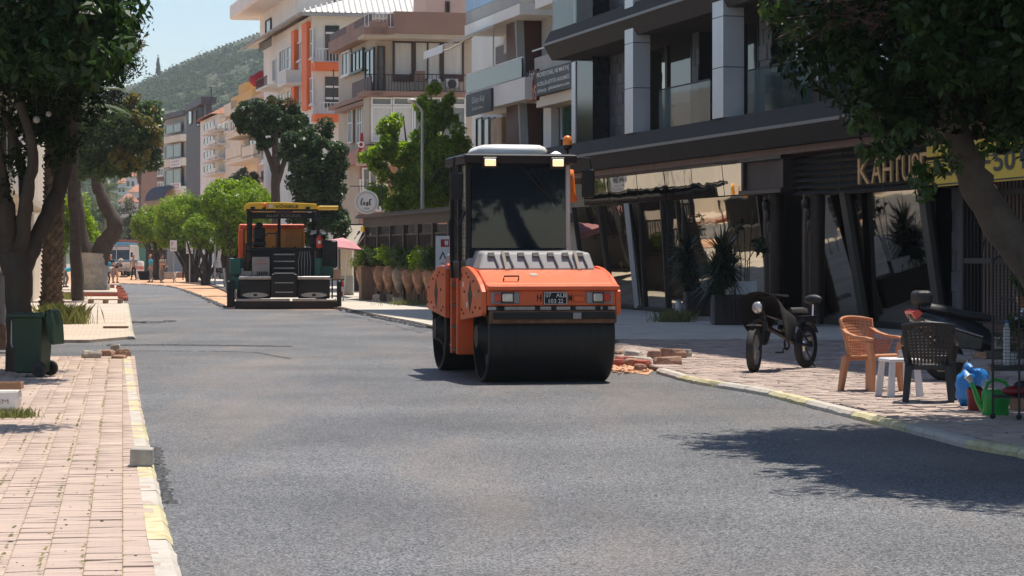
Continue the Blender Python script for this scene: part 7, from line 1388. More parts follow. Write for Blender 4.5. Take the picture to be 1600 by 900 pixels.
fx = thing('fire_extinguisher', 'red fire extinguisher standing on the pavement right of the paver', 'fire extinguisher', tuple(G(534, 463, RZ))); L(fx, 'cylinder', 'red_lens', lambda mb: mb.lathe([(.02, 0), (.1, .02), (.11, .1), (.11, .45), (.06, .55), (.03, .6), (.01, .6)], (0, 0, 0), 12), smooth=50); L(fx, 'valve', 'machine_black', lambda mb: mb.tube([(0, 0, .6), (0, 0, .68), (.1, 0, .66)], .03, 6)); L(fx, 'label', 'frame_white', lambda mb: mb.box(-.06, .06, -.116, -.1, .2, .38))
# totem sign and street lamp
tm = thing('totem_sign', 'white upright shop sign with red tooth emblem and black chevron behind the roller', 'sign', (P(692, HY, 70).x, 70, RZ)); L(tm, 'post', 'steel_pole', lambda mb: [mb.box(-.15, -.1, -.02, .02, 0, .5), mb.box(.1, .15, -.02, .02, 0, .5)]); bo_ = L(tm, 'board', 'frame_white', lambda mb: mb.box(-.21, .22, -.05, .05, .5, 2.2)); 
L(bo_, 'red_panel', 'red_cloth', lambda mb: mb.box(-.06, .18, -.056, -.05, 1.88, 2.10)); L(bo_, 'tooth', 'frame_white', lambda mb: mb.prism([(.05, 2.06), (.16, 2.06), (.15, 1.95), (.13, 1.90), (.11, 1.97), (.08, 1.90), (.06, 1.96)], 'y', -.06, -.057)); L(bo_, 'chevron', 'black_ink', lambda mb: mb.prism([(-.11, 1.52), (-.0, 1.76), (.11, 1.52), (.07, 1.52), (.0, 1.68), (-.07, 1.52)], 'y', -.056, -.051)); text('MİRA', 'black_ink', bo_, (-.06, -.053, 1.38), (1, 0, 0), (0, 0, 1), w=.16, h=.06)
sl = thing('street_lamp', 'slim grey street lamp with a pale head in front of the fresh green tree', 'street lamp', (P(660, HY, 84).x, 84, RZ)); L(sl, 'pole', 'steel_pole', lambda mb: mb.tube([(0, 0, 0), (0, 0, 3), (0, 0, 6.65)], [.075, .065, .05], 10), smooth=60); L(sl, 'arm', 'steel_pole', lambda mb: mb.tube([(0, 0, 6.6), (-.08, 0, 6.75), (-.28, -.1, 6.95)], .035, 8), smooth=60); L(sl, 'lamp_head', 'cab_pale', lambda mb: mb.ball((-.36, -.14, 7.0), (.16, .2, .09), 12, 8), smooth=180)

# --- planters with yuccas in front of the mirrored shop front
def planter(label, x, y, wd, dp, h, rz):
    t = thing('planter', label, 'planter', tuple(G(x, y, RZ)), R(rz)); L(t, 'box', 'planter_wood', lambda mb: mb.box(0, wd, 0, dp, 0, h), bevel=.01)
    L(t, 'end_panel', 'planter_lit', lambda mb: mb.box(-.03, -.002, .02, dp - .02, .02, h), bevel=.01); L(t, 'arch_moulding', 'planter_lit', lambda mb: mb.tube([(-.035, .1, .08), (-.035, .1, h - .2), (-.035, dp / 2, h - .1), (-.035, dp - .1, h - .2), (-.035, dp - .1, .08)], .014, 5))  # end face paler than the box: light from the street put into its colour
    n = int(wd / .11)
    for i in range(n): L(t, 'board', 'planter_wood', lambda mb: mb.box(.06 + (wd - .12) * i / n + .006, .06 + (wd - .12) * (i + 1) / n - .006, -.018, -.002, .06, h - .1))
    L(t, 'moulding', 'planter_wood', lambda mb: mb.box(-.02, wd + .02, -.035, -.003, h - .09, h + .01)); L(t, 'plinth', 'planter_wood', lambda mb: mb.box(-.02, wd + .02, -.035, -.003, 0, .05)); L(t, 'soil', 'bark_dark', lambda mb: mb.box(.03, wd - .03, .03, dp - .03, h - .02, h + .004)); return t
p1_ = planter('dark timber planter box on the left, with the taller spiky yucca', 1074, 499, 1.0, .62, .70, 4); p2_ = planter('dark timber planter box on the right, white boxes on its rim', 1118, 508, 1.45, .62, .70, 4)
def yucca(label, c, heads, seed, n=150, ll=.68):
    t = thing('yucca_plant', label, 'plant', tuple(c)); rr = random.Random(seed)
    mb = MB(); [mb.tube([c, c.lerp(h, .5) + Vector((.02, 0, 0)), h], [.06, .05, .04], 7) for h in heads]; mb.build('stem', 'bark_dark', t, world=True)
    for h in heads:
        mb = MB()
        for k in range(n):
            a = rr.random() * 6.283; el = rr.uniform(-.9, 1.4); Lf = ll * (.7 + .5 * rr.random()); d = Vector((math.cos(a) * math.cos(el), math.sin(a) * math.cos(el), math.sin(el))); s_ = d.cross(Vector((0, 0, 1))); s_ = (s_ if s_.length > .05 else Vector((1, 0, 0))).normalized() * .026; b = h + Vector((0, 0, rr.uniform(-.18, .1))); m1 = b + d * Lf * .5; e = b + d * Lf + Vector((0, 0, -.12 * Lf * (1.2 - abs(el) * .5)))
            mb.add([b - s_ * .6, b + s_ * .6, m1 + s_, e, m1 - s_], [(0, 1, 2, 4), (4, 2, 3)])
        stuff(mb.build('leaf_rosette', 'yucca_leaf', t, world=True, fix=False))
c1 = p1_.matrix_basis @ Vector((.12, .3, .70)); yucca('tall spiky yucca with drooping lower leaves in the left planter', c1, [c1 + Vector((-.1, 0, 1.05)), c1 + Vector((-.15, -.05, .55)), c1 + Vector((.1, 0, .25))], 1)
c2 = p2_.matrix_basis @ Vector((.22, .3, .70)); yucca('round headed spiky yucca in the right planter', c2, [c2 + Vector((.0, 0, .95)), c2 + Vector((.12, .05, .6)), c2 + Vector((-.12, 0, .45))], 2, 170, .78)
gs_ = thing('bare_shrub', 'thin upright stems with a few drooping leaves behind the white boxes', 'plant', tuple(p2_.matrix_basis @ Vector((.75, .45, .70)))); L(gs_, 'stems', 'bark_dark', lambda mb: [mb.tube([(x, 0, 0), (x + .03, 0, .8), (x + q, 0, 1.3 + h)], .012, 4) for (x, q, h) in ((-.1, -.15, .5), (0, 0, .3), (.1, .1, .7), (.05, .35, 0))]); leaves('foliage', 'yucca_leaf', gs_, np.array([[gs_.location.x + .4, gs_.location.y, gs_.location.z + 1.15, .2], [gs_.location.x - .1, gs_.location.y, gs_.location.z + 1.6, .15]]), 60, .22, 8, droop=1.5)
for k, (x0, x1, h, lb, m_) in enumerate(((.24, .44, .16, 'small white carton with a brown print on the right planter rim', 'white_cloth'), (.48, .98, .30, 'larger white foam box on the right planter rim', 'table_white'))):
    t = thing('white_box', lb, 'box', tuple(p2_.matrix_basis @ Vector(((x0 + x1) / 2, .16, .712))), R(4 + 8 * k)); w_ = (x1 - x0) / 2; L(t, 'box', m_, lambda mb: mb.box(-w_, w_, -.12, .14, 0, h), bevel=.012); L(t, 'lid', m_, lambda mb: mb.box(-w_ - .008, w_ + .008, -.128, .148, h - .05, h + .012), bevel=.008)
    if k == 0: L(t, 'print', 'broken_brown', lambda mb: mb.box(0, w_ * .8, -.133, -.121, .02, h - .06))
wc = thing('white_post', 'stubby white cylinder post left of the planters', 'post', tuple(G(1060, 493, RZ))); L(wc, 'shaft', 'white_cloth', lambda mb: mb.lathe([(.06, 0), (.075, .02), (.075, .38), (.05, .40), (.01, .40)], (0, 0, 0), 14), smooth=40); L(wc, 'cap', 'grey_plastic', lambda mb: mb.lathe([(.08, .401), (.08, .43), (.01, .44)], (0, 0, 0), 14))
for k, (x, w_) in enumerate(((1088, .22), (1100, .32))): t = thing('loose_brick', ('short', 'longer')[k] + ' pale brick lying on the ground between the two planters', 'brick', tuple(G(x, 501, RZ)), R(10 - 20 * k)); L(t, 'brick', 'broken_concrete', lambda mb: mb.box(-w_ / 2, w_ / 2, -.06, .06, 0, .1), bevel=.01)

# --- plastic chairs, stool
def armchair(label, loc, rz, m):
    t = thing('plastic_chair', label, 'chair', tuple(loc), R(rz), group='plastic garden chairs')   # faces local -y
    for (x, y, tx, ty) in ((-.27, -.24, -.22, -.20), (.27, -.24, .22, -.20), (-.25, .27, -.2, .2), (.25, .27, .2, .2)):
        top = .60 if y < 0 else .43
        L(t, 'leg', m, lambda mb: mb.loft([[(x + sx * .034, y + sy * .030, 0) for (sx, sy) in ((-1, -1), (1, -1), (1, 1), (-1, 1))], [(tx + (x - tx) * .3 + sx * .042, ty + (y - ty) * .3 + sy * .04, .40) for (sx, sy) in ((-1, -1), (1, -1), (1, 1), (-1, 1))], [(tx + (x - tx) * (1.4 if y < 0 else .2) + sx * .03, ty + (y - ty) * .2 + sy * .035, top) for (sx, sy) in ((-1, -1), (1, -1), (1, 1), (-1, 1))]]), bevel=.008)
    L(t, 'seat', m, lambda mb: [mb.loft([[(-.23, -.24, .405), (.23, -.24, .405), (.23, -.20, .43), (-.23, -.20, .43)], [(-.235, -.26, .44), (.235, -.26, .44), (.235, -.2, .455), (-.235, -.2, .455)]]), mb.hexa([(-.23, -.24, .42), (.23, -.24, .42), (.21, .22, .40), (-.21, .22, .40), (-.23, -.24, .445), (.23, -.24, .445), (.21, .22, .425), (-.21, .22, .425)]), mb.box(-.215, .215, .19, .235, .36, .42)], bevel=.008)
    # woven back: curved lattice of strips
    def bk(s_, tt):   # s across -1..1, tt up 0..1
        w_ = .21 + .07 * tt; x = w_ * s_; y = .22 + .13 * tt - .10 * s_ * s_ * (.6 + .4 * tt); z = .43 + .42 * tt + .03 * (1 - s_ * s_) * tt
        return Vector((x, y, z))
    nx_, nz_ = 11, 11
    def vst(mb):
        for i in range(nx_):
            s0 = -1 + 2 * (i + .18) / nx_; s1 = -1 + 2 * (i + .82) / nx_
            mb.loft([[bk(s0, tt), bk(s1, tt), bk(s1, tt) + Vector((0, .012, 0)), bk(s0, tt) + Vector((0, .012, 0))] for tt in [j / 8 for j in range(9)]])
    def hst(mb):
        for j in range(nz_):
            t0 = .12 + .86 * (j + .2) / nz_; t1 = .12 + .86 * (j + .8) / nz_
            mb.loft([[bk(s_, t0) - Vector((0, .004, 0)), bk(s_, t1) - Vector((0, .004, 0)), bk(s_, t1) + Vector((0, .009, 0)), bk(s_, t0) + Vector((0, .009, 0))] for s_ in [-1 + 2 * i / 10 for i in range(11)]])
    stuff(L(t, 'back_weave', m, vst)); stuff(L(t, 'back_weave', m, hst))
    fr = [bk(-1, tt) for tt in (0, .25, .5, .75, 1)] + [bk(s_, 1) for s_ in (-.6, -.2, .2, .6)] + [bk(1, tt) for tt in (1, .75, .5, .25, 0)]
    L(t, 'back_frame', m, lambda mb: mb.tube(fr, .020, 8), smooth=60)
    for sx in (-1, 1):
        L(t, 'armrest', m, lambda mb: mb.loft([[(p[0] + a * .034, p[1], p[2] + b * .014) for (a, b) in ((-1, -1), (1, -1), (1, 1), (-1, 1))] for p in ((sx * .25, .26, .76), (sx * .275, .14, .69), (sx * .285, 0, .655), (sx * .285, -.16, .645), (sx * .28, -.26, .625))]), smooth=50)
        pts = lambda mb: [mb.tube([Vector((sx * (.22 + .008 * i), .2 - .035 * i, .44)), Vector((sx * (.262 + .003 * i), .2 - .05 * i, .655))], .008, 4) for i in range(7)] + [mb.tube([Vector((sx * .235, .2, .44 + .028 * i)), Vector((sx * .255, -.05, .44 + .028 * i))], .007, 4) for i in range(7)]
        stuff(L(t, 'side_weave', m, pts))
    return t
armchair('orange brown plastic armchair with woven back', G(1362, 611, RZ), 40, 'chair_orange')
armchair('black plastic armchair with woven back seen from behind', G(1452, 627, RZ), 168, 'chair_black')
tb_ = thing('stool_table', 'small white plastic stool used as a table between the two chairs', 'table', tuple(G(1405, 619, RZ)), R(14))
L(tb_, 'top', 'table_white', lambda mb: mb.loft([[(-.19, -.17, .40), (.19, -.17, .40), (.19, .17, .40), (-.19, .17, .40)], [(-.2, -.18, .425), (.2, -.18, .425), (.2, .18, .425), (-.2, .18, .425)], [(-.18, -.16, .445), (.18, -.16, .445), (.18, .16, .445), (-.18, .16, .445)]]), bevel=.008)
for (sx, sy) in ((-1, -1), (1, -1), (1, 1), (-1, 1)): L(tb_, 'leg', 'table_white', lambda mb: [mb.beam((sx * (.21 - .02 * i), sy * .185, 0), (sx * (.17 - .015 * i), sy * .15, .405), .022, .03) for i in range(4)])
gl = thing('glass_jar', 'clear glass jar standing on the white stool', 'jar', tuple(tb_.matrix_basis @ Vector((.03, -.03, .446)))); glassmat('clear_glass', (.5, .5, .5), .05, alpha=.35); L(gl, 'glass', 'clear_glass', lambda mb: mb.lathe([(.04, 0), (.055, .02), (.055, .08), (.045, .085), (.04, .02)], (0, 0, 0), 14)); L(gl, 'coaster', 'black_ink', lambda mb: mb.lathe([(.06, -.001), (.06, .003), (.01, .003)], (0, 0, 0), 12))
th = thing('folded_cloth', 'striped grey cloth lying over the seat of the black chair', 'cloth', tuple(G(1470, 627, RZ) + Vector((0, .05, .45)))); L(th, 'cloth', 'grey_plastic', lambda mb: mb.hexa([(-.08, -.26, -.12), (.08, -.26, -.12), (.1, .05, .0), (-.08, .05, 0), (-.08, -.25, .08), (.06, -.25, .08), (.09, .05, .03), (-.08, .05, .03)]), bevel=.02)
# --- watering can, bucket, bag
wc_ = thing('watering_can', 'bright green plastic watering can with pale rose on its spout', 'watering can', tuple(G(1555, 649, RZ)), R(-8)); L(wc_, 'body', 'can_green', lambda mb: mb.lathe([(.02, 0), (.13, 0), (.14, .02), (.135, .10), (.14, .105), (.135, .24), (.12, .26), (.02, .265)], (0, 0, 0), 20, 'z', (1, .75)), smooth=45); L(wc_, 'spout', 'can_green', lambda mb: mb.tube([(-.12, 0, .06), (-.17, 0, .14), (-.21, 0, .26), (-.245, 0, .34)], [.035, .028, .022, .018], 8), smooth=60); L(wc_, 'rose', 'cab_pale', lambda mb: mb.tube([(-.235, 0, .33), (-.275, 0, .40)], [.018, .042], 12)); L(wc_, 'handle', 'can_green', lambda mb: mb.tube([(-.10, 0, .25), (-.08, 0, .33), (0, 0, .365), (.1, 0, .34), (.145, 0, .25), (.135, 0, .12)], .018, 8), smooth=60)
bk_ = thing('bucket', 'dark red bucket between the blue bag and the watering can', 'bucket', tuple(G(1524, 642, RZ))); L(bk_, 'pail', 'bucket_red', lambda mb: mb.lathe([(.02, 0), (.075, 0), (.095, .22), (.10, .23), (.085, .23), (.07, .02), (.02, .02)], (0, 0, 0), 18), smooth=50); L(bk_, 'contents', 'black_cloth', lambda mb: mb.ball((0, 0, .22), (.08, .08, .05)), smooth=180)
bg_ = thing('plastic_bag', 'crumpled blue plastic bag standing behind the red bucket', 'bag', tuple(G(1512, 636, RZ) + Vector((0, .12, 0)))); rr = random.Random(5)
mb = MB(); mb.ball((0, 0, .19), (.11, .10, .20), 16, 12); mb.ball((.14, .05, .30), (.13, .09, .10), 14, 10); mb.ball((.05, .02, .38), (.06, .05, .10), 10, 8)
for v in mb.v: v += Vector((mn.noise(v * 14) * .035, mn.noise(v * 14 + Vector((9, 0, 0))) * .035, mn.noise(v * 12 + Vector((0, 9, 0))) * .03 if v.z > .05 else 0))
mb.build('bag', 'bag_blue', bg_, smooth=40)
# --- wire plant rack at the right edge
rk_ = thing('wire_rack', 'tall rusty wire rack on casters at the right edge of the pavement', 'rack', tuple(G(1572, 655, RZ)), R(-6))
for (x, y) in ((-.13, 0), (.12, -.08), (.5, .1), (.25, .35)): L(rk_, 'post', 'iron', lambda mb: mb.tube([(x, y, .05), (x, y, 1.60)], .012, 6)); L(rk_, 'caster', 'tyre', lambda mb: mb.ball((x, y, .03), .03, 8, 6), smooth=180)
L(rk_, 'shelf', 'iron', lambda mb: mb.box(-.15, .52, -.05, .33, .48, .53)); stuff(L(rk_, 'wire_mesh', 'iron', lambda mb: [mb.tube([(-.13, 0, .56 + i * .033), (.12, -.08, .56 + i * .033), (.5, .1, .56 + i * .033)], .0028, 3) for i in range(32)] + [mb.tube([(-.13 + .25 * i / 6, -.08 * i / 6, .53), (-.13 + .25 * i / 6, -.08 * i / 6, 1.6)], .003, 3) for i in range(1, 6)] + [mb.tube([(.12 + .38 * i / 9, -.08 + .18 * i / 9, .53), (.12 + .38 * i / 9, -.08 + .18 * i / 9, 1.6)], .003, 3) for i in range(1, 9)]))
L(rk_, 'top_bar', 'iron', lambda mb: mb.tube([(-.13, 0, 1.56), (-.09, -.01, 1.61), (.1, -.07, 1.61), (.12, -.08, 1.57)], .012, 6))
for k, (x, y, z, lb) in enumerate(((.05, .1, .535, 'leafy pot plant on the wire rack, left one'), (.30, .12, .535, 'leafy pot plant on the wire rack, right one'), (.18, .15, 1.1, 'hanging leafy plant high in the wire rack'))):
    c = rk_.matrix_basis @ Vector((x, y, z)); t = thing('pot_plant', lb, 'plant', tuple(c), group='plants in the wire rack'); L(t, 'pot', 'terracotta' if k else 'table_white', lambda mb: mb.lathe([(.05, 0), (.075, .12), (.06, .12), (.05, .05)], (0, 0, 0), 12)); leaves('foliage', 'leaf_mid', t, np.array([[c.x + rnd.gauss(0, .05), c.y, c.z + .18 + rnd.random() * .25, .09] for _ in range(5)]), 160, .08, 600 + k)
bt = thing('bottle', 'pale blue capped white bottle standing on the wire rack shelf', 'bottle', tuple(rk_.matrix_basis @ Vector((.01, .02, .535)))); L(bt, 'body', 'table_white', lambda mb: mb.lathe([(.03, 0), (.035, .02), (.035, .35), (.015, .42), (.01, .42)], (0, 0, 0), 10)); L(bt, 'cap', 'bag_blue', lambda mb: mb.lathe([(.018, .421), (.018, .45), (.005, .452)], (0, 0, 0), 8))
rd = thing('red_tray', 'red and blue bundle lying under the wire rack', 'bundle', tuple(rk_.matrix_basis @ Vector((.1, .05, .28)))); L(rd, 'cloth', 'bucket_red', lambda mb: mb.ball((0, 0, 0), (.15, .12, .05), 10, 6), smooth=180); L(rd, 'cloth', 'navy', lambda mb: mb.ball((.08, .03, .05), (.1, .1, .05), 10, 6), smooth=180); L(rk_, 'lower_shelf', 'iron', lambda mb: mb.box(-.12, .5, -.04, .32, .21, .228))
for k in range(2): t = thing('terracotta_pot', ('left', 'right')[k] + ' terracotta pot standing on the ground under the wire rack', 'pot', tuple(G(1590 + k * 26, 640, RZ)), 0); L(t, 'pot', 'terracotta', lambda mb: mb.lathe([(.08, 0), (.13, .18), (.14, .2), (.11, .2), (.09, .05)], (0, 0, 0), 14)); L(t, 'soil', 'bark_dark', lambda mb: mb.lathe([(.115, .15), (.115, .17), (.01, .175)], (0, 0, 0), 12))
rs = thing('round_sign', 'small red and white sign with letter R on the iron gate', 'sign', tuple(FGt.W(FGt.U(1554, .1), .12, FGt.Z(1554, 299, .1)))); L(rs, 'plate', 'red_cloth', lambda mb: mb.box(-.08, .08, -.01, .01, -.25, .17)); L(rs, 'disc', 'frame_white', lambda mb: mb.lathe([(.01, -.014), (.075, -.014), (.075, -.011), (.01, -.011)], (0, 0, .04), 20, 'y', (1, 1.4))); text('R', 'navy', rs, (-.03, -.017, -.03), (1, 0, 0), (0, 0, 1), w=.07, h=.14, bold=.02)
# ---------------------------------------------------------------- two-wheelers
def wheel(par, name, c, r, wd, axis=None, rz=0.0, spokes=10, rim='steel_pole'):
    """wheel standing in the local xz plane of the vehicle"""
    mb = MB(); mb.lathe([(r - wd * .95, -wd * .3), (r - wd * .6, -wd * .5), (r - wd * .12, -wd * .42), (r, -wd * .15), (r, wd * .15), (r - wd * .12, wd * .42), (r - wd * .6, wd * .5), (r - wd * .95, wd * .3)], (0, 0, 0), 30, 'y'); o = mb.build(name, 'tyre', par, smooth=50); o.location = c; o.rotation_euler = (0, 0, rz)
    mb = MB(); ri = r - wd * .95; mb.lathe([(ri - .03, -wd * .28), (ri + .005, -wd * .3), (ri + .005, wd * .3), (ri - .03, wd * .28)], (0, 0, 0), 30, 'y'); mb.lathe([(.01, -.06), (.04, -.06), (.04, .06), (.01, .06)], (0, 0, 0), 12, 'y')
    for k in range(spokes): a = 2 * math.pi * k / spokes; mb.tube([(.03 * math.cos(a), .02 * (-1) ** k, .03 * math.sin(a)), ((ri - .02) * math.cos(a), 0, (ri - .02) * math.sin(a))], .008 if spokes > 8 else .018, 4)
    q = mb.build('rim', rim, o, smooth=40); return o
# fat-tyre e-bike with a black cloth over it (x = forward)
pf, pr = G(1178, 582, RZ), G(1259, 574.5, RZ); fw = (pf - pr); WB = fw.length; yaw = math.atan2(fw.y, fw.x); rw = .315
eb = thing('electric_bicycle', 'black fat tyred electric bicycle draped with a black cloth on the right pavement', 'bicycle', tuple(pr), yaw)
wheel(eb, 'rear_wheel', (0, 0, rw), rw, .11, spokes=14); wheel(eb, 'front_wheel', (WB, 0, rw), rw, .11, rz=R(13), spokes=14)
L(eb, 'frame', 'bike_black', lambda mb: [mb.tube([(WB - .28, 0, .86), (WB - .40, 0, .62), (.45, 0, .40)], .038, 8), mb.tube([(.45, 0, .40), (.36, 0, .78)], .028, 8), mb.tube([(WB - .27, 0, .82), (.40, 0, .66)], .03, 8)] + [mb.tube([(.45, s_ * .06, .38), (0, s_ * .085, rw)], .018, 6) for s_ in (-1, 1)] + [mb.tube([(.40, s_ * .05, .64), (0, s_ * .085, rw)], .014, 6) for s_ in (-1, 1)], smooth=60)
L(eb, 'fork', 'bike_black', lambda mb: [mb.tube([(WB - .18 + 0, s_ * .09, .70), (WB, s_ * .09, rw)], .024, 8) for s_ in (-1, 1)] + [mb.tube([(WB - .18, -.09, .70), (WB - .2, 0, .74), (WB - .18, .09, .70)], .026, 8), mb.tube([(WB - .2, 0, .72), (WB - .3, 0, .98)], .028, 8)], smooth=60); L(eb, 'fork_leg', 'chrome', lambda mb: [mb.tube([(WB - .16, s_ * .09, .64), (WB - .11, s_ * .09, .54)], .026, 8) for s_ in (-1, 1)])
L(eb, 'handlebar', 'bike_black', lambda mb: mb.tube([(WB - .42, -.33, 1.06), (WB - .34, -.15, 1.07), (WB - .31, 0, 1.04), (WB - .34, .15, 1.07), (WB - .42, .33, 1.06)], .018, 6)); [L(eb, 'mudguard', 'bike_black', lambda mb: mb.loft([[(rx + (rw + .045) * math.cos(a), y_, rw + (rw + .045) * math.sin(a)) for y_ in (-.06, .06)] for a in [a0 + (a1 - a0) * i / 8 for i in range(9)]], caps=False, closed=False)) for (rx, a0, a1) in ((0, .9, 2.6), (WB, 1.2, 2.0))]
hl = L(eb, 'headlight', 'bike_black', lambda mb: mb.ball((WB - .14, 0, .90), (.07, .09, .09), 14, 10), smooth=180); L(hl, 'lens', 'clear_lens', lambda mb: mb.ball((WB - .105, 0, .90), (.045, .08, .08), 14, 10), smooth=180)
L(eb, 'saddle', 'seat_vinyl', lambda mb: mb.loft([[(x, y_ * w_, z) for (y_, z) in ((-1, .80), (-.8, .86), (0, .88), (.8, .86), (1, .80))] for (x, w_) in ((.12, .1), (.25, .12), (.42, .08), (.52, .03))]), smooth=60); L(eb, 'rack', 'bike_black', lambda mb: [mb.tube([(-.32, s_ * .08, .72), (.25, s_ * .08, .74)], .012, 5) for s_ in (-1, 1)] + [mb.box(-.3, .2, -.09, .09, .73, .75)])
L(eb, 'backrest', 'seat_vinyl', lambda mb: mb.ball((-.26, 0, .98), (.06, .15, .075), 14, 10), smooth=180); L(eb, 'backrest_post', 'chrome', lambda mb: mb.tube([(-.24, .0, .74), (-.26, 0, .95)], .022, 8)); L(eb, 'chainring', 'bike_black', lambda mb: [mb.lathe([(.06, -.095), (.10, -.095), (.10, -.085), (.06, -.085)], (.45, 0, .36), 20, 'y'), mb.tube([(.45, -.11, .36), (.53, -.12, .24)], .014, 5), mb.box(.48, .6, -.2, -.12, .225, .25)]); L(eb, 'pedal', 'bike_black', lambda mb: mb.box(.30, .42, .12, .22, .46, .49)); L(eb, 'battery', 'bike_black', lambda mb: mb.beam((.55, 0, .45), (.85, 0, .62), .1, .09), bevel=.02); L(eb, 'kickstand', 'bike_black', lambda mb: mb.tube([(.2, .08, .3), (.15, .22, .01)], .012, 5)); L(eb, 'motor_hub', 'chrome', lambda mb: mb.lathe([(.01, -.09), (.08, -.08), (.08, .08), (.01, .09)], (0, 0, rw), 16, 'y'))
cl_ = thing('black_cloth', 'black cloth cover draped over the handlebar and frame of the electric bicycle', 'cloth', tuple(eb.matrix_basis @ Vector((.8, 0, .8)))); mb = MB(); rows = []
for i in range(9):
    t = i / 8; x = WB - .16 - t * .85; top = 1.14 - .30 * t ** 1.3; hw = .33 - .15 * min(1, t * 1.4); lo = [.86, .70, .56, .44, .36, .33, .36, .46, .60][i]; rows.append([eb.matrix_basis @ Vector((x + .03 * math.sin(j * 2.1 + i), y_ * hw * (1 + .08 * math.sin(j + i)), z)) for j, (y_, z) in enumerate(((-1.0, lo), (-.98, (lo + top) / 2), (-.75, top - .06), (0, top + .02), (.75, top - .06), (.98, (lo + top) / 2), (1.0, lo + .05)))])
mb.loft(rows, caps=False, closed=False); o = mb.build('cloth', 'black_cloth', cl_, world=True, smooth=180); s_ = o.modifiers.new('t', 'SOLIDIFY'); s_.thickness = .012; s2_ = o.modifiers.new('s', 'SUBSURF'); s2_.levels = s2_.render_levels = 1

# maxi scooter, tail to the left
sp_ = G(1488, 598, RZ); sp_.y += .6; sc_ = thing('maxi_scooter', 'large black scooter with red tail light behind the black plastic chair', 'scooter', tuple(sp_), R(12))
wheel(sc_, 'rear_wheel', (0, 0, .27), .27, .15, spokes=6); wheel(sc_, 'front_wheel', (1.45, 0, .27), .27, .13, spokes=6)
def bodyloft(mb, secs): mb.loft([[(x, y_ * w_, zc + z_ * h_) for (y_, z_) in ((-1, -.3), (-.9, .5), (-.45, 1), (.45, 1), (.9, .5), (1, -.3), (.5, -1), (-.5, -1))] for (x, w_, zc, h_) in secs])
L(sc_, 'tail_body', 'scooter_body', lambda mb: bodyloft(mb, [(-.48, .06, .86, .05), (-.38, .15, .82, .11), (-.1, .20, .74, .16), (.3, .21, .62, .2), (.6, .16, .50, .16)]), smooth=45)
L(sc_, 'side_panel', 'scooter_body', lambda mb: [mb.prism([(-.40, .78), (-.05, .70), (.45, .55), (.42, .40), (.1, .42), (-.2, .58)], 'y', s_ * .2, s_ * .235) for s_ in (-1, 1)], bevel=.012, seg=2); L(sc_, 'trim_line', 'grey_plastic', lambda mb: [mb.tube([(-.36, s_ * .238, .79), (0, s_ * .238, .70), (.44, s_ * .238, .57)], .010, 5) for s_ in (-1, 1)]); L(sc_, 'silencer', 'grey_plastic', lambda mb: mb.tube([(-.45, -.24, .42), (-.1, -.25, .33), (.2, -.22, .28)], [.06, .075, .05], 10), smooth=60)
L(sc_, 'seat', 'seat_vinyl', lambda mb: bodyloft(mb, [(-.36, .12, .95, .04), (-.25, .17, .95, .06), (.05, .18, .90, .065), (.2, .17, .86, .06), (.5, .14, .82, .06), (.68, .07, .80, .04)]), smooth=60); L(sc_, 'backrest', 'seat_vinyl', lambda mb: mb.box(-.42, -.20, -.15, .15, .99, 1.17), bevel=.06, seg=3); L(sc_, 'backrest_post', 'iron', lambda mb: mb.box(-.38, -.28, -.06, .06, .93, 1.0)); L(sc_, 'tail_light', 'red_lens', lambda mb: mb.prism([(-.50, .90), (-.40, .93), (-.32, .86), (-.44, .80)], 'y', -.14, .14), bevel=.01)
L(sc_, 'footboard', 'scooter_body', lambda mb: mb.loft([[(x, y_, z) for y_ in (-.2, .2) for z in (.28, .40)][:2] + [(x, .2, .40), (x, .2, .28)] for x in (.5, 1.1)]), bevel=.01); L(sc_, 'front_shield', 'scooter_body', lambda mb: bodyloft(mb, [(1.02, .22, .55, .25), (1.2, .24, .68, .34), (1.38, .16, .72, .26), (1.5, .05, .70, .1)]), smooth=45); L(sc_, 'windscreen', 'smoke_glass', lambda mb: mb.hexa([(1.28, -.18, .98), (1.28, .18, .98), (1.26, .18, .98), (1.26, -.18, .98), (1.05, -.13, 1.32), (1.05, .13, 1.32), (1.03, .13, 1.32), (1.03, -.13, 1.32)])); L(sc_, 'handlebar', 'iron', lambda mb: mb.tube([(.95, -.34, 1.06), (1.05, -.1, 1.03), (1.05, .1, 1.03), (.95, .34, 1.06)], .016, 6)); L(sc_, 'rear_mudguard', 'bike_black', lambda mb: mb.loft([[(.30 * math.cos(a), y_, .27 + .32 * math.sin(a)) for y_ in (-.09, .09)] for a in [1.2 + i * .22 for i in range(9)]], caps=False, closed=False)); L(sc_, 'stand', 'chrome', lambda mb: mb.tube([(.4, .15, .25), (.34, .26, .0)], .014, 5)); L(sc_, 'tail_fin', 'chrome', lambda mb: mb.tube([(-.2, -.25, .50), (-.32, -.25, .62)], .014, 5))

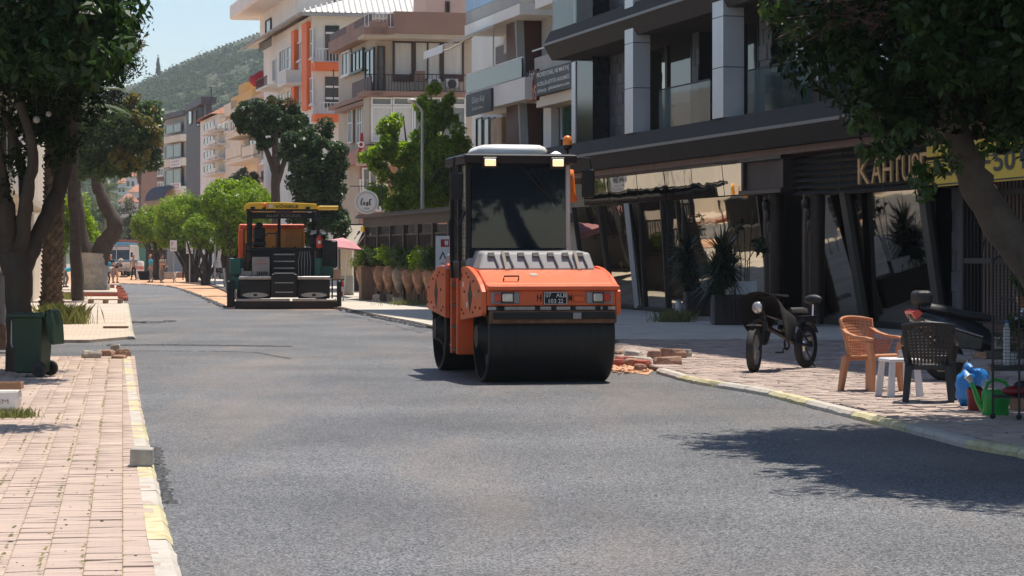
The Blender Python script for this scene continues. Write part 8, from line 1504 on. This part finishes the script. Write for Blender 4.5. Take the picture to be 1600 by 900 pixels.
# parked motorcycles in the far row
def motorbike(label, p, rz, m, s=1.0):
    t = thing('motorcycle', label, 'motorcycle', tuple(p), rz, 'motorcycles parked beyond the paver'); wheel(t, 'rear_wheel', (0, 0, .29), .29, .1, spokes=6); wheel(t, 'front_wheel', (1.25, 0, .29), .29, .09, rz=R(10), spokes=6)
    L(t, 'body', m, lambda mb: bodyloft(mb, [(-.3, .06, .72, .05), (.0, .13, .66, .13), (.45, .15, .60, .18), (.62, .16, .70, .18), (.9, .1, .74, .12)]), smooth=45); L(t, 'seat', 'seat_vinyl', lambda mb: bodyloft(mb, [(-.3, .1, .80, .04), (.1, .13, .80, .05), (.5, .1, .80, .04)]), smooth=60); L(t, 'engine', 'grey_plastic', lambda mb: mb.box(.4, .8, -.14, .14, .25, .52), bevel=.03); L(t, 'fork', 'chrome', lambda mb: [mb.tube([(1.25, y, .29), (1.0, y, .95)], .022, 6) for y in (-.07, .07)]); L(t, 'handlebar', 'iron', lambda mb: mb.tube([(.9, -.34, 1.05), (1.0, 0, 1.0), (.9, .34, 1.05)], .016, 6)); L(t, 'headlight', 'clear_lens', lambda mb: mb.ball((1.1, 0, .88), (.08, .1, .1)), smooth=180); L(t, 'front_mudguard', m, lambda mb: mb.loft([[(1.25 + .33 * math.cos(a), y_, .29 + .33 * math.sin(a)) for y_ in (-.06, .06)] for a in [.4 + i * .25 for i in range(8)]], caps=False, closed=False)); L(t, 'mirror', 'iron', lambda mb: [mb.ball((.95, y, 1.2), (.02, .06, .04)) for y in (-.3, .3)] + [mb.tube([(.95, y, 1.04), (.95, y, 1.2)], .008, 4) for y in (-.28, .28)])
    return t
mat('moto_silver', (.35, .35, .36), .3, metal=.5); mat('moto_red', (.35, .03, .03), .35, coat=.4)
m0 = motorbike('dark motorcycle, first in the far row, nearest the paver', G(346, 437, .02), R(-118), 'scooter_body')
for k, (x, y, rz_, lb) in enumerate(((335, 436, -112, 'dark motorcycle, second of the far row from the paver'), (325, 434, -120, 'motorcycle in the middle of the far row'), (313, 433, -110, 'motorcycle fourth in the far row from the paver'), (306, 431, -116, 'motorcycle at the far end of the row by the white notices'))): dup(m0, G(x, y, .02), R(rz_), lb)
# notices on posts, stone heap
for k, (x, y0, y1, d, lb) in enumerate(((271, 376, 393, 152, 'white notice board on a post, left of the pair'), (296, 377, 397, 146, 'white notice board on a post, right of the pair'))):
    b = P(x, HY, d); t = thing('notice_board', lb, 'sign', (b.x, d, 0.02)); k_ = d / F; zc0, zc1 = P(x, y1, d).z, P(x, y0, d).z; w_ = 5.2 * k_; L(t, 'board', 'frame_white', lambda mb: mb.box(-w_, w_, -.03, .03, zc0, zc1)); L(t, 'post', 'steel_pole', lambda mb: mb.box(-.04, .04, .03, .09, 0, zc1)); text('P', 'red_cloth', t, (-w_ * .55, -.035, zc0 + .30), (1, 0, 0), (0, 0, 1), w=w_ * .5, h=.28); text('YASAK', 'black_ink', t, (-w_ * .8, -.035, zc0 + .1), (1, 0, 0), (0, 0, 1), w=w_ * 1.6, h=.12)
ws = thing('shop_sign', 'white round topped shop sign below the clipped ficus left of the paver', 'sign', (P(336, HY, 138).x, 138, 0)); k_ = 138 / F; L(ws, 'board', 'frame_white', lambda mb: mb.prism([(-9 * k_, 2.45), (9 * k_, 2.45), (7 * k_, 2.75), (0, 2.95), (-7 * k_, 2.75)], 'y', -.05, .05)); text('V', 'red_cloth', ws, (-.1, -.055, 2.55), (1, 0, 0), (0, 0, 1), w=.2, h=.24); L(ws, 'post', 'steel_pole', lambda mb: mb.box(-.04, .04, -.04, .04, 0, 2.45))
for k, (x, y, sz) in enumerate(((262, 436, (1.1, .8, .5)), (275, 434, (1.3, .8, .4)), (289, 434, (1.2, .7, .45)))): stone('stone_heap', ('pale heap of lifted paving left of the notice boards', 'low heap of grey paving between the notice boards', 'heap of brown paving right of the notice boards')[k], x, y, 0, sz, k * 30, 'broken_concrete' if k < 2 else 'broken_brown', 90 + k, 'heaps of lifted paving')
# --- bus, kiosk and plate compactor at the end of the street
mat('bus_white', (.72, .71, .68), .35, coat=.3, var=.05, dirt=.35); mat('bus_blue', (.05, .30, .55), .35, coat=.3, var=.06); mat('kiosk_teal', (.07, .26, .22), .6, var=.1, dirt=.2)
bs = thing('minibus', 'blue and white minibus facing the camera at the far end of the torn-up street', 'bus', (P(182, HY, 200).x, 200, 0), R(3)); L(bs, 'body', 'bus_white', lambda mb: mb.loft([[(-1.15, 0, .45), (1.15, 0, .45), (1.15, 7, .45), (-1.15, 7, .45)], [(-1.18, -.12, 1.35), (1.18, -.12, 1.35), (1.18, 7, 1.35), (-1.18, 7, 1.35)], [(-1.12, .15, 2.65), (1.12, .15, 2.65), (1.12, 7, 2.65), (-1.12, 7, 2.65)]]), bevel=.08, seg=2); L(bs, 'roof', 'bus_blue', lambda mb: mb.box(-1.1, 1.1, .12, 7, 2.60, 2.8), bevel=.07, seg=2); L(bs, 'stripe', 'bus_blue', lambda mb: mb.box(-1.21, 1.21, -.15, 7, 1.20, 1.38), bevel=.02)
for (x0, x1) in ((-1.06, -.03), (.03, 1.06)):
    q = L(bs, 'windscreen', 'window_glass', lambda mb: mb.hexa([(x0, -.135, 1.40), (x1, -.135, 1.40), (x1, -.08, 1.40), (x0, -.08, 1.40), (x0, .11, 2.55), (x1, .11, 2.55), (x1, .16, 2.55), (x0, .16, 2.55)])); L(q, 'sun_strip', 'curtain_white', lambda mb: mb.hexa([(x0 + .03, .02, 2.2), (x1 - .03, .02, 2.2), (x1 - .03, .05, 2.2), (x0 + .03, .05, 2.2), (x0 + .03, .10, 2.5), (x1 - .03, .10, 2.5), (x1 - .03, .13, 2.5), (x0 + .03, .13, 2.5)]))
for x in (-.85, .85): L(bs, 'headlight', 'clear_lens', lambda mb: mb.box(x - .17, x + .17, -.14, -.05, .78, .98), bevel=.02); L(bs, 'wheel', 'tyre', lambda mb: mb.lathe([(.1, x - .12), (.4, x - .12), (.42, x), (.4, x + .12), (.1, x + .12)], (0, 1.2, .42), 18, 'x')); L(bs, 'mirror', 'machine_black', lambda mb: mb.box(x * 1.5 - .08, x * 1.5 + .08, -.2, -.1, 1.6, 2.0))
L(bs, 'bumper', 'grey_plastic', lambda mb: mb.box(-1.17, 1.17, -.2, .05, .42, .66), bevel=.03); L(bs, 'grille', 'machine_black', lambda mb: mb.box(-.45, .45, -.125, -.06, .80, .95))
ks = thing('kiosk', 'teal roadside kiosk with brown flat roof behind the minibus', 'kiosk', (P(217, HY, 215).x, 215, 0)); L(ks, 'wall', 'kiosk_teal', lambda mb: mb.box(-1.5, 1.6, 0, 3, 0, 2.75)); L(ks, 'roof', 'wall_brown', lambda mb: mb.box(-1.75, 1.3, -.4, 3.3, 2.95, 3.15)); L(ks, 'fascia', 'wall_brown', lambda mb: mb.box(-1.5, 1.2, -.2, 3, 2.75, 2.94)); L(ks, 'doorway', 'black_frame', lambda mb: mb.prism([(.55, 0), (1.5, 0), (1.5, 2.6), (.95, 2.4), (.62, 1.9)], 'y', -.02, .05))
kt = thing('canopy_frame', 'dark shop frontage with white lintel between the kiosk and the clipped trees', 'shop front', (P(243, HY, 190).x, 190, 0)); L(kt, 'frame', 'black_frame', lambda mb: mb.box(-.75, .85, 0, .5, 0, 2.2)); L(kt, 'lintel', 'frame_white', lambda mb: mb.box(-.8, .5, -.1, .5, 2.2, 2.28))
pc = thing('plate_compactor', 'small dark plate compactor on the orange earth in front of the minibus', 'compactor', tuple(G(193, 433.5, 0)), R(5)); L(pc, 'plate', 'machine_black', lambda mb: mb.box(-.3, .3, -.3, .35, 0, .12), bevel=.02); L(pc, 'engine', 'machine_black', lambda mb: mb.box(-.22, .22, -.15, .25, .14, .55), bevel=.04); L(pc, 'handle', 'iron', lambda mb: mb.tube([(-.2, .3, .3), (-.2, .8, .9), (.2, .8, .9), (.2, .3, .3)], .02, 6))
cg = thing('white_drum', 'white barrel beside the grey shirted man at the far end', 'barrel', (P(218, HY, 178).x, 178, 0)); L(cg, 'barrel', 'white_gel', lambda mb: mb.lathe([(.02, 0), (.3, 0), (.33, .1), (.33, 1.2), (.28, 1.32), (.02, 1.34)], (0, 0, 0), 14), smooth=50); L(cg, 'band', 'pink_cloth', lambda mb: mb.lathe([(.335, .7), (.335, .95), (.32, .95), (.32, .7)], (0, 0, 0), 14))
sx_ = thing('skip_bin', 'dark open skip next to the white barrel at the far end', 'skip', (P(226, HY, 172).x, 172, 0)); L(sx_, 'body', 'machine_black', lambda mb: mb.loft([[(-.3, -.3, 0), (.35, -.3, 0), (.35, .3, 0), (-.3, .3, 0)], [(-.45, -.4, .6), (.5, -.4, .6), (.5, .4, .6), (-.45, .4, .6)]])); L(sx_, 'rim', 'iron', lambda mb: mb.tube([(-.45, -.4, .6), (.5, -.4, .6), (.5, .4, .6), (-.45, .4, .6), (-.45, -.4, .6)], .03, 5))
pkc = thing('parked_car', 'grey car parked beyond the palm trunk on the left', 'car', tuple(G(47, 444, LZ)), R(98)); L(pkc, 'body', 'scooter_body', lambda mb: mb.prism([(-2, .25), (2, .25), (2.05, .6), (1.9, .85), (1.0, .92), (.5, 1.4), (-1.2, 1.42), (-1.9, .95), (-2.05, .6)], 'y', -.85, .85), bevel=.05, seg=2); L(pkc, 'window', 'window_glass', lambda mb: mb.prism([(.9, .95), (.45, 1.34), (-1.15, 1.36), (-1.7, .98)], 'y', -.86, .86)); [L(pkc, 'wheel', 'tyre', lambda mb: mb.lathe([(.05, y - .1), (.31, y - .1), (.31, y + .1), (.05, y + .1)], (x, 0, .31), 16, 'y')) for x in (-1.3, 1.3) for y in (-.78, .78)]; [L(pkc, 'tail_light', 'red_lens', lambda mb: mb.box(-2.06, -1.98, y - .15, y + .15, .7, .85)) for y in (-.6, .6)]
# ---------------------------------------------------------------- people
mat('skin', (.42, .23, .15), .6, var=.06); mat('hair_dark', (.02, .015, .012), .7); mat('hair_grey', (.35, .33, .31), .8); mat('shirt_cyan', (.03, .36, .52), .85, var=.08); mat('shirt_khaki', (.34, .28, .23), .85, var=.1); mat('shirt_grey', (.34, .33, .32), .85, var=.1); mat('shirt_dark', (.03, .03, .04), .85, var=.1); mat('trousers_grey', (.20, .19, .19), .9, var=.1); mat('trousers_dark', (.025, .028, .04), .9, var=.1); mat('dress_blue', (.09, .13, .22), .9, var=.3, scale=14); mat('shoe', (.03, .025, .02), .7); mat('straw', (.6, .5, .36), .85)
def skin_mesh(name, m, par, chains, sub=2):
    """one continuous surface grown round connected bones; chains: list of [(point, radius) ...], first chain starts at the root"""
    vs, es, rs, key = [], [], [], {}
    def vid(p, r):
        k = tuple(round(c, 3) for c in p)
        if k not in key: key[k] = len(vs); vs.append(p); rs.append(r)
        return key[k]
    for ch in chains:
        ids = [vid(p, r) for p, r in ch]
        es += [(a, b) for a, b in zip(ids[:-1], ids[1:]) if a != b]
    me = bpy.data.meshes.new(name); me.from_pydata([tuple(v) for v in vs], es, []); o = bpy.data.objects.new(name, me); C.objects.link(o)
    o.modifiers.new('skin', 'SKIN'); sv = me.skin_vertices[0].data if me.skin_vertices else None
    if sv is None:
        bm = bmesh.new(); bm.from_mesh(me); bm.verts.layers.skin.verify(); bm.to_mesh(me); bm.free(); sv = me.skin_vertices[0].data
    for i, r in enumerate(rs): sv[i].radius = (r, r) if not isinstance(r, tuple) else r; sv[i].use_root = (i == 0)
    s = o.modifiers.new('sub', 'SUBSURF'); s.levels = s.render_levels = sub
    dg = bpy.context.evaluated_depsgraph_get(); me2 = bpy.data.meshes.new_from_object(o.evaluated_get(dg)); bpy.data.objects.remove(o)
    return link(name, me2, m, par, 180)
def person(label, loc, rz, shirt, trousers, hair='hair_dark', pose='stand', group='road workers', hat=None, scale=1.0, tool=None, arms=None):
    """faces local -y"""
    t = thing('person', label, 'person', tuple(loc), R(rz), group, scale); V_ = Vector
    hip = V_((0, 0, .92)); bend = {'stand': 3, 'bend': 78, 'stoop': 48}[pose]; b = R(bend)
    up = V_((0, -math.sin(b), math.cos(b))); fw = V_((0, -math.cos(b), -math.sin(b)))
    if pose != 'stand': hip = V_((0, .12, .86))
    chest = hip + up * .40; neck = hip + up * .56; nk2 = neck + (up * .8 + V_((0, 0, .25 if pose == 'stand' else -.05))).normalized() * .07; head = nk2 + (up + fw * .12 + V_((0, 0, .3 if pose != 'stand' else 0))).normalized() * .13
    sh = {s: neck + V_((s * .19, 0, 0)) - up * .04 for s in (-1, 1)}; hips = {s: hip + V_((s * .095, 0, -.03)) for s in (-1, 1)}
    stance = .05 if pose == 'stand' else .12; kn = {s: V_((s * (.10 + stance * .4), hip.y * .6 - (.03 if s > 0 else -.02) - (.08 if pose != 'stand' else 0), .49)) for s in (-1, 1)}; an = {s: V_((s * (.10 + stance), hip.y * .6 + (.05 if s > 0 else -.04), .09)) for s in (-1, 1)}; toe = {s: an[s] + V_((s * .03, -.16, -.05)) for s in (-1, 1)}
    if arms is None: arms = 'down' if pose == 'stand' else 'reach'
    el, ha = {}, {}
    for s in (-1, 1):
        if arms == 'down': el[s] = sh[s] + V_((s * .06, .03, -.29)); ha[s] = el[s] + V_((s * -.01, -.09, -.25))
        elif arms == 'tool': el[s] = sh[s] + V_((s * .05, -.06, -.27)); ha[s] = el[s] + V_((s * -.06, -.22, -.06 - .06 * s))
        else: el[s] = sh[s] + V_((s * .04, -.07, -.27)); ha[s] = el[s] + V_((-s * .04, -.09, -.24))
    # body: one continuous skin
    ch = [[(hip, .105), (hip + up * .2, .10), (chest, .115), (neck, .065), (nk2, .052), (head - up * .05, .075), (head, .098), (head + (head - nk2).normalized() * .09, .07)]]
    for s in (-1, 1):
        ch.append([(chest, .115), (sh[s], .062), (el[s], .045), (ha[s].lerp(el[s], .12), .032), (ha[s], .036)])
        d = (ha[s] - el[s]).normalized(); sd_ = d.cross(V_((0, 0, 1))); sd_ = sd_.normalized() if sd_.length > .1 else V_((1, 0, 0))
        for k, ln in enumerate((.075, .085, .08, .065)): p0 = ha[s] + d * .045 + sd_ * (k - 1.5) * .018; ch.append([(ha[s], .036), (p0, .011), (p0 + d * ln * .6 + fw * .01, .0095), (p0 + d * ln + fw * .025, .008)])
        ch.append([(ha[s], .036), (ha[s] + d * .02 + sd_ * .045 * s, .012), (ha[s] + d * .055 + sd_ * .055 * s, .010)])
        ch.append([(hip, .105), (hips[s], .095), (kn[s], .058), (an[s], .042), (toe[s], .035)])
    f0 = (fw - up * .1).normalized(); ch.append([(head, .098), (head + f0 * .105 - up * .015, .018)]); body = skin_mesh('body', 'skin', t, ch, 1)
    mb = MB()
    for s in (-1, 1): mb.ball(head + f0 * .09 + V_((s * .034, 0, 0)) + up * .012, (.011, .009, .009), 6, 4)
    mb.build('eyes', 'black_ink', t); mb = MB(); mb.tube([head + f0 * .094 - up * .055 + V_((-.025, 0, 0)), head + f0 * .1 - up * .057, head + f0 * .094 - up * .055 + V_((.025, 0, 0))], .006, 5); mb.build('mouth', 'red_stone', t)
    # clothes
    sh_ = [[(hip - up * .04, .128), (hip + up * .18, .122), (chest, .138), (neck - up * .02, .085)]] + [[(chest, .138), (sh[s] + V_((0, 0, .005)), .082), (sh[s].lerp(el[s], .75), .066)] for s in (-1, 1)]; skin_mesh('shirt', shirt, t, sh_, 1)
    if trousers == 'dress': skin_mesh('skirt', 'dress_blue', t, [[(hip + up * .05, .135), (hip - V_((0, 0, .2)), .16), (hip - V_((0, 0, .42)), .19)]], 1)
    else: skin_mesh('trousers', trousers, t, [[(hip + up * .06, .125), (hip - up * .02, .128)]] + [[(hip - up * .02, .128), (hips[s] + V_((0, 0, -.03)), .108), (kn[s], .076), (an[s] + V_((0, 0, .02)), .062)] for s in (-1, 1)], 1)
    for s in (-1, 1): mb = MB(); mb.loft([[(q.x + dx * .05, q.y + dy, z_) for (dx, dy) in ((-1, .06), (1, .06), (.9, -.16), (-.9, -.16))] for (q, z_) in ((an[s], .0), (an[s], .075))]); mb.build('shoe', 'shoe', t, bevel=.02)
    hd = head + up * .03 - f0 * .02; mb = MB()
    if hat: mb.lathe([(.2, .02), (.21, .03), (.12, .05), (.11, .12), (.02, .15)], head + V_((0, 0, .04)), 14); mb.build('hat', hat, t, smooth=50)
    else: mb.ball(hd + (up - f0 * .5).normalized() * .018, (.098, .098, .092), 12, 8); mb.build('hair', hair, t, smooth=180)
    if tool:
        a, bq = ha[1], ha[-1]; dd = (bq - a).normalized() if (bq - a).length > .02 else V_((0, -1, 0)); p = a + dd * -.3; e = V_((a.x * .3, a.y - .75, .02)); q = thing('shovel', 'long handled shovel ' + tool, 'shovel', tuple(t.matrix_basis @ e)); mb = MB(); W_ = lambda x: t.matrix_basis @ x; top_ = a + (a - e).normalized() * .35; mb.tube([W_(e), W_(a), W_(top_)], .022, 6); mb.build('handle', 'weathered_wood', q, world=True); mb = MB(); mb.hexa([W_(e + V_((sx * .12, sy, sz))) for sz in (0, .02) for (sx, sy) in ((-1, -.28), (1, -.28), (1, 0), (-1, 0))]); mb.build('blade', 'bare_steel', q, world=True)
    return t
G0 = lambda x, y: G(x, y, .0)
person('bald man in a cyan shirt and grey trousers standing on the new asphalt edge', G0(236, 441.5), -60, 'shirt_cyan', 'trousers_grey', 'skin')
person('man in khaki work clothes with a shovel beside the bald man', G0(252, 442), 70, 'shirt_khaki', 'trousers_grey', 'hair_dark', arms='tool', tool='held by the man in khaki')
person('man in a cyan shirt bending to the left of the limewashed stump', G(103, 449, LZ), 75, 'shirt_cyan', 'trousers_grey', 'hair_dark', 'bend', tool=None)
person('man in grey shirt and dark trousers bending right of the limewashed stump', G(167, 448, LZ), 60, 'shirt_grey', 'trousers_dark', 'hair_dark', 'bend')
person('man in a cyan shirt stooping behind the grey shirted man', G(165, 443, LZ), 30, 'shirt_cyan', 'trousers_dark', 'hair_dark', 'stoop')
person('bald man in a dark shirt standing before the minibus', G0(173, 438.5), 20, 'shirt_dark', 'trousers_dark', 'skin')
person('woman in a blue patterned dress and pale hat leaning beside the workers', G0(181, 442), 55, 'dress_blue', 'dress', 'hair_grey', 'stoop', group='passers-by', hat='straw')
person('grey haired man in a grey shirt right of the minibus', G0(209, 437), -10, 'shirt_grey', 'trousers_dark', 'hair_grey', group='passers-by')
person('man in a teal shirt and cap under the clipped trees by the notices', G0(289, 437), 15, 'shirt_cyan', 'trousers_dark', 'hair_dark', group='passers-by', hat='white_cloth')
person('man in a pale shirt behind the khaki worker', G0(254, 436), 0, 'shirt_grey', 'trousers_grey', 'hair_dark', group='passers-by')
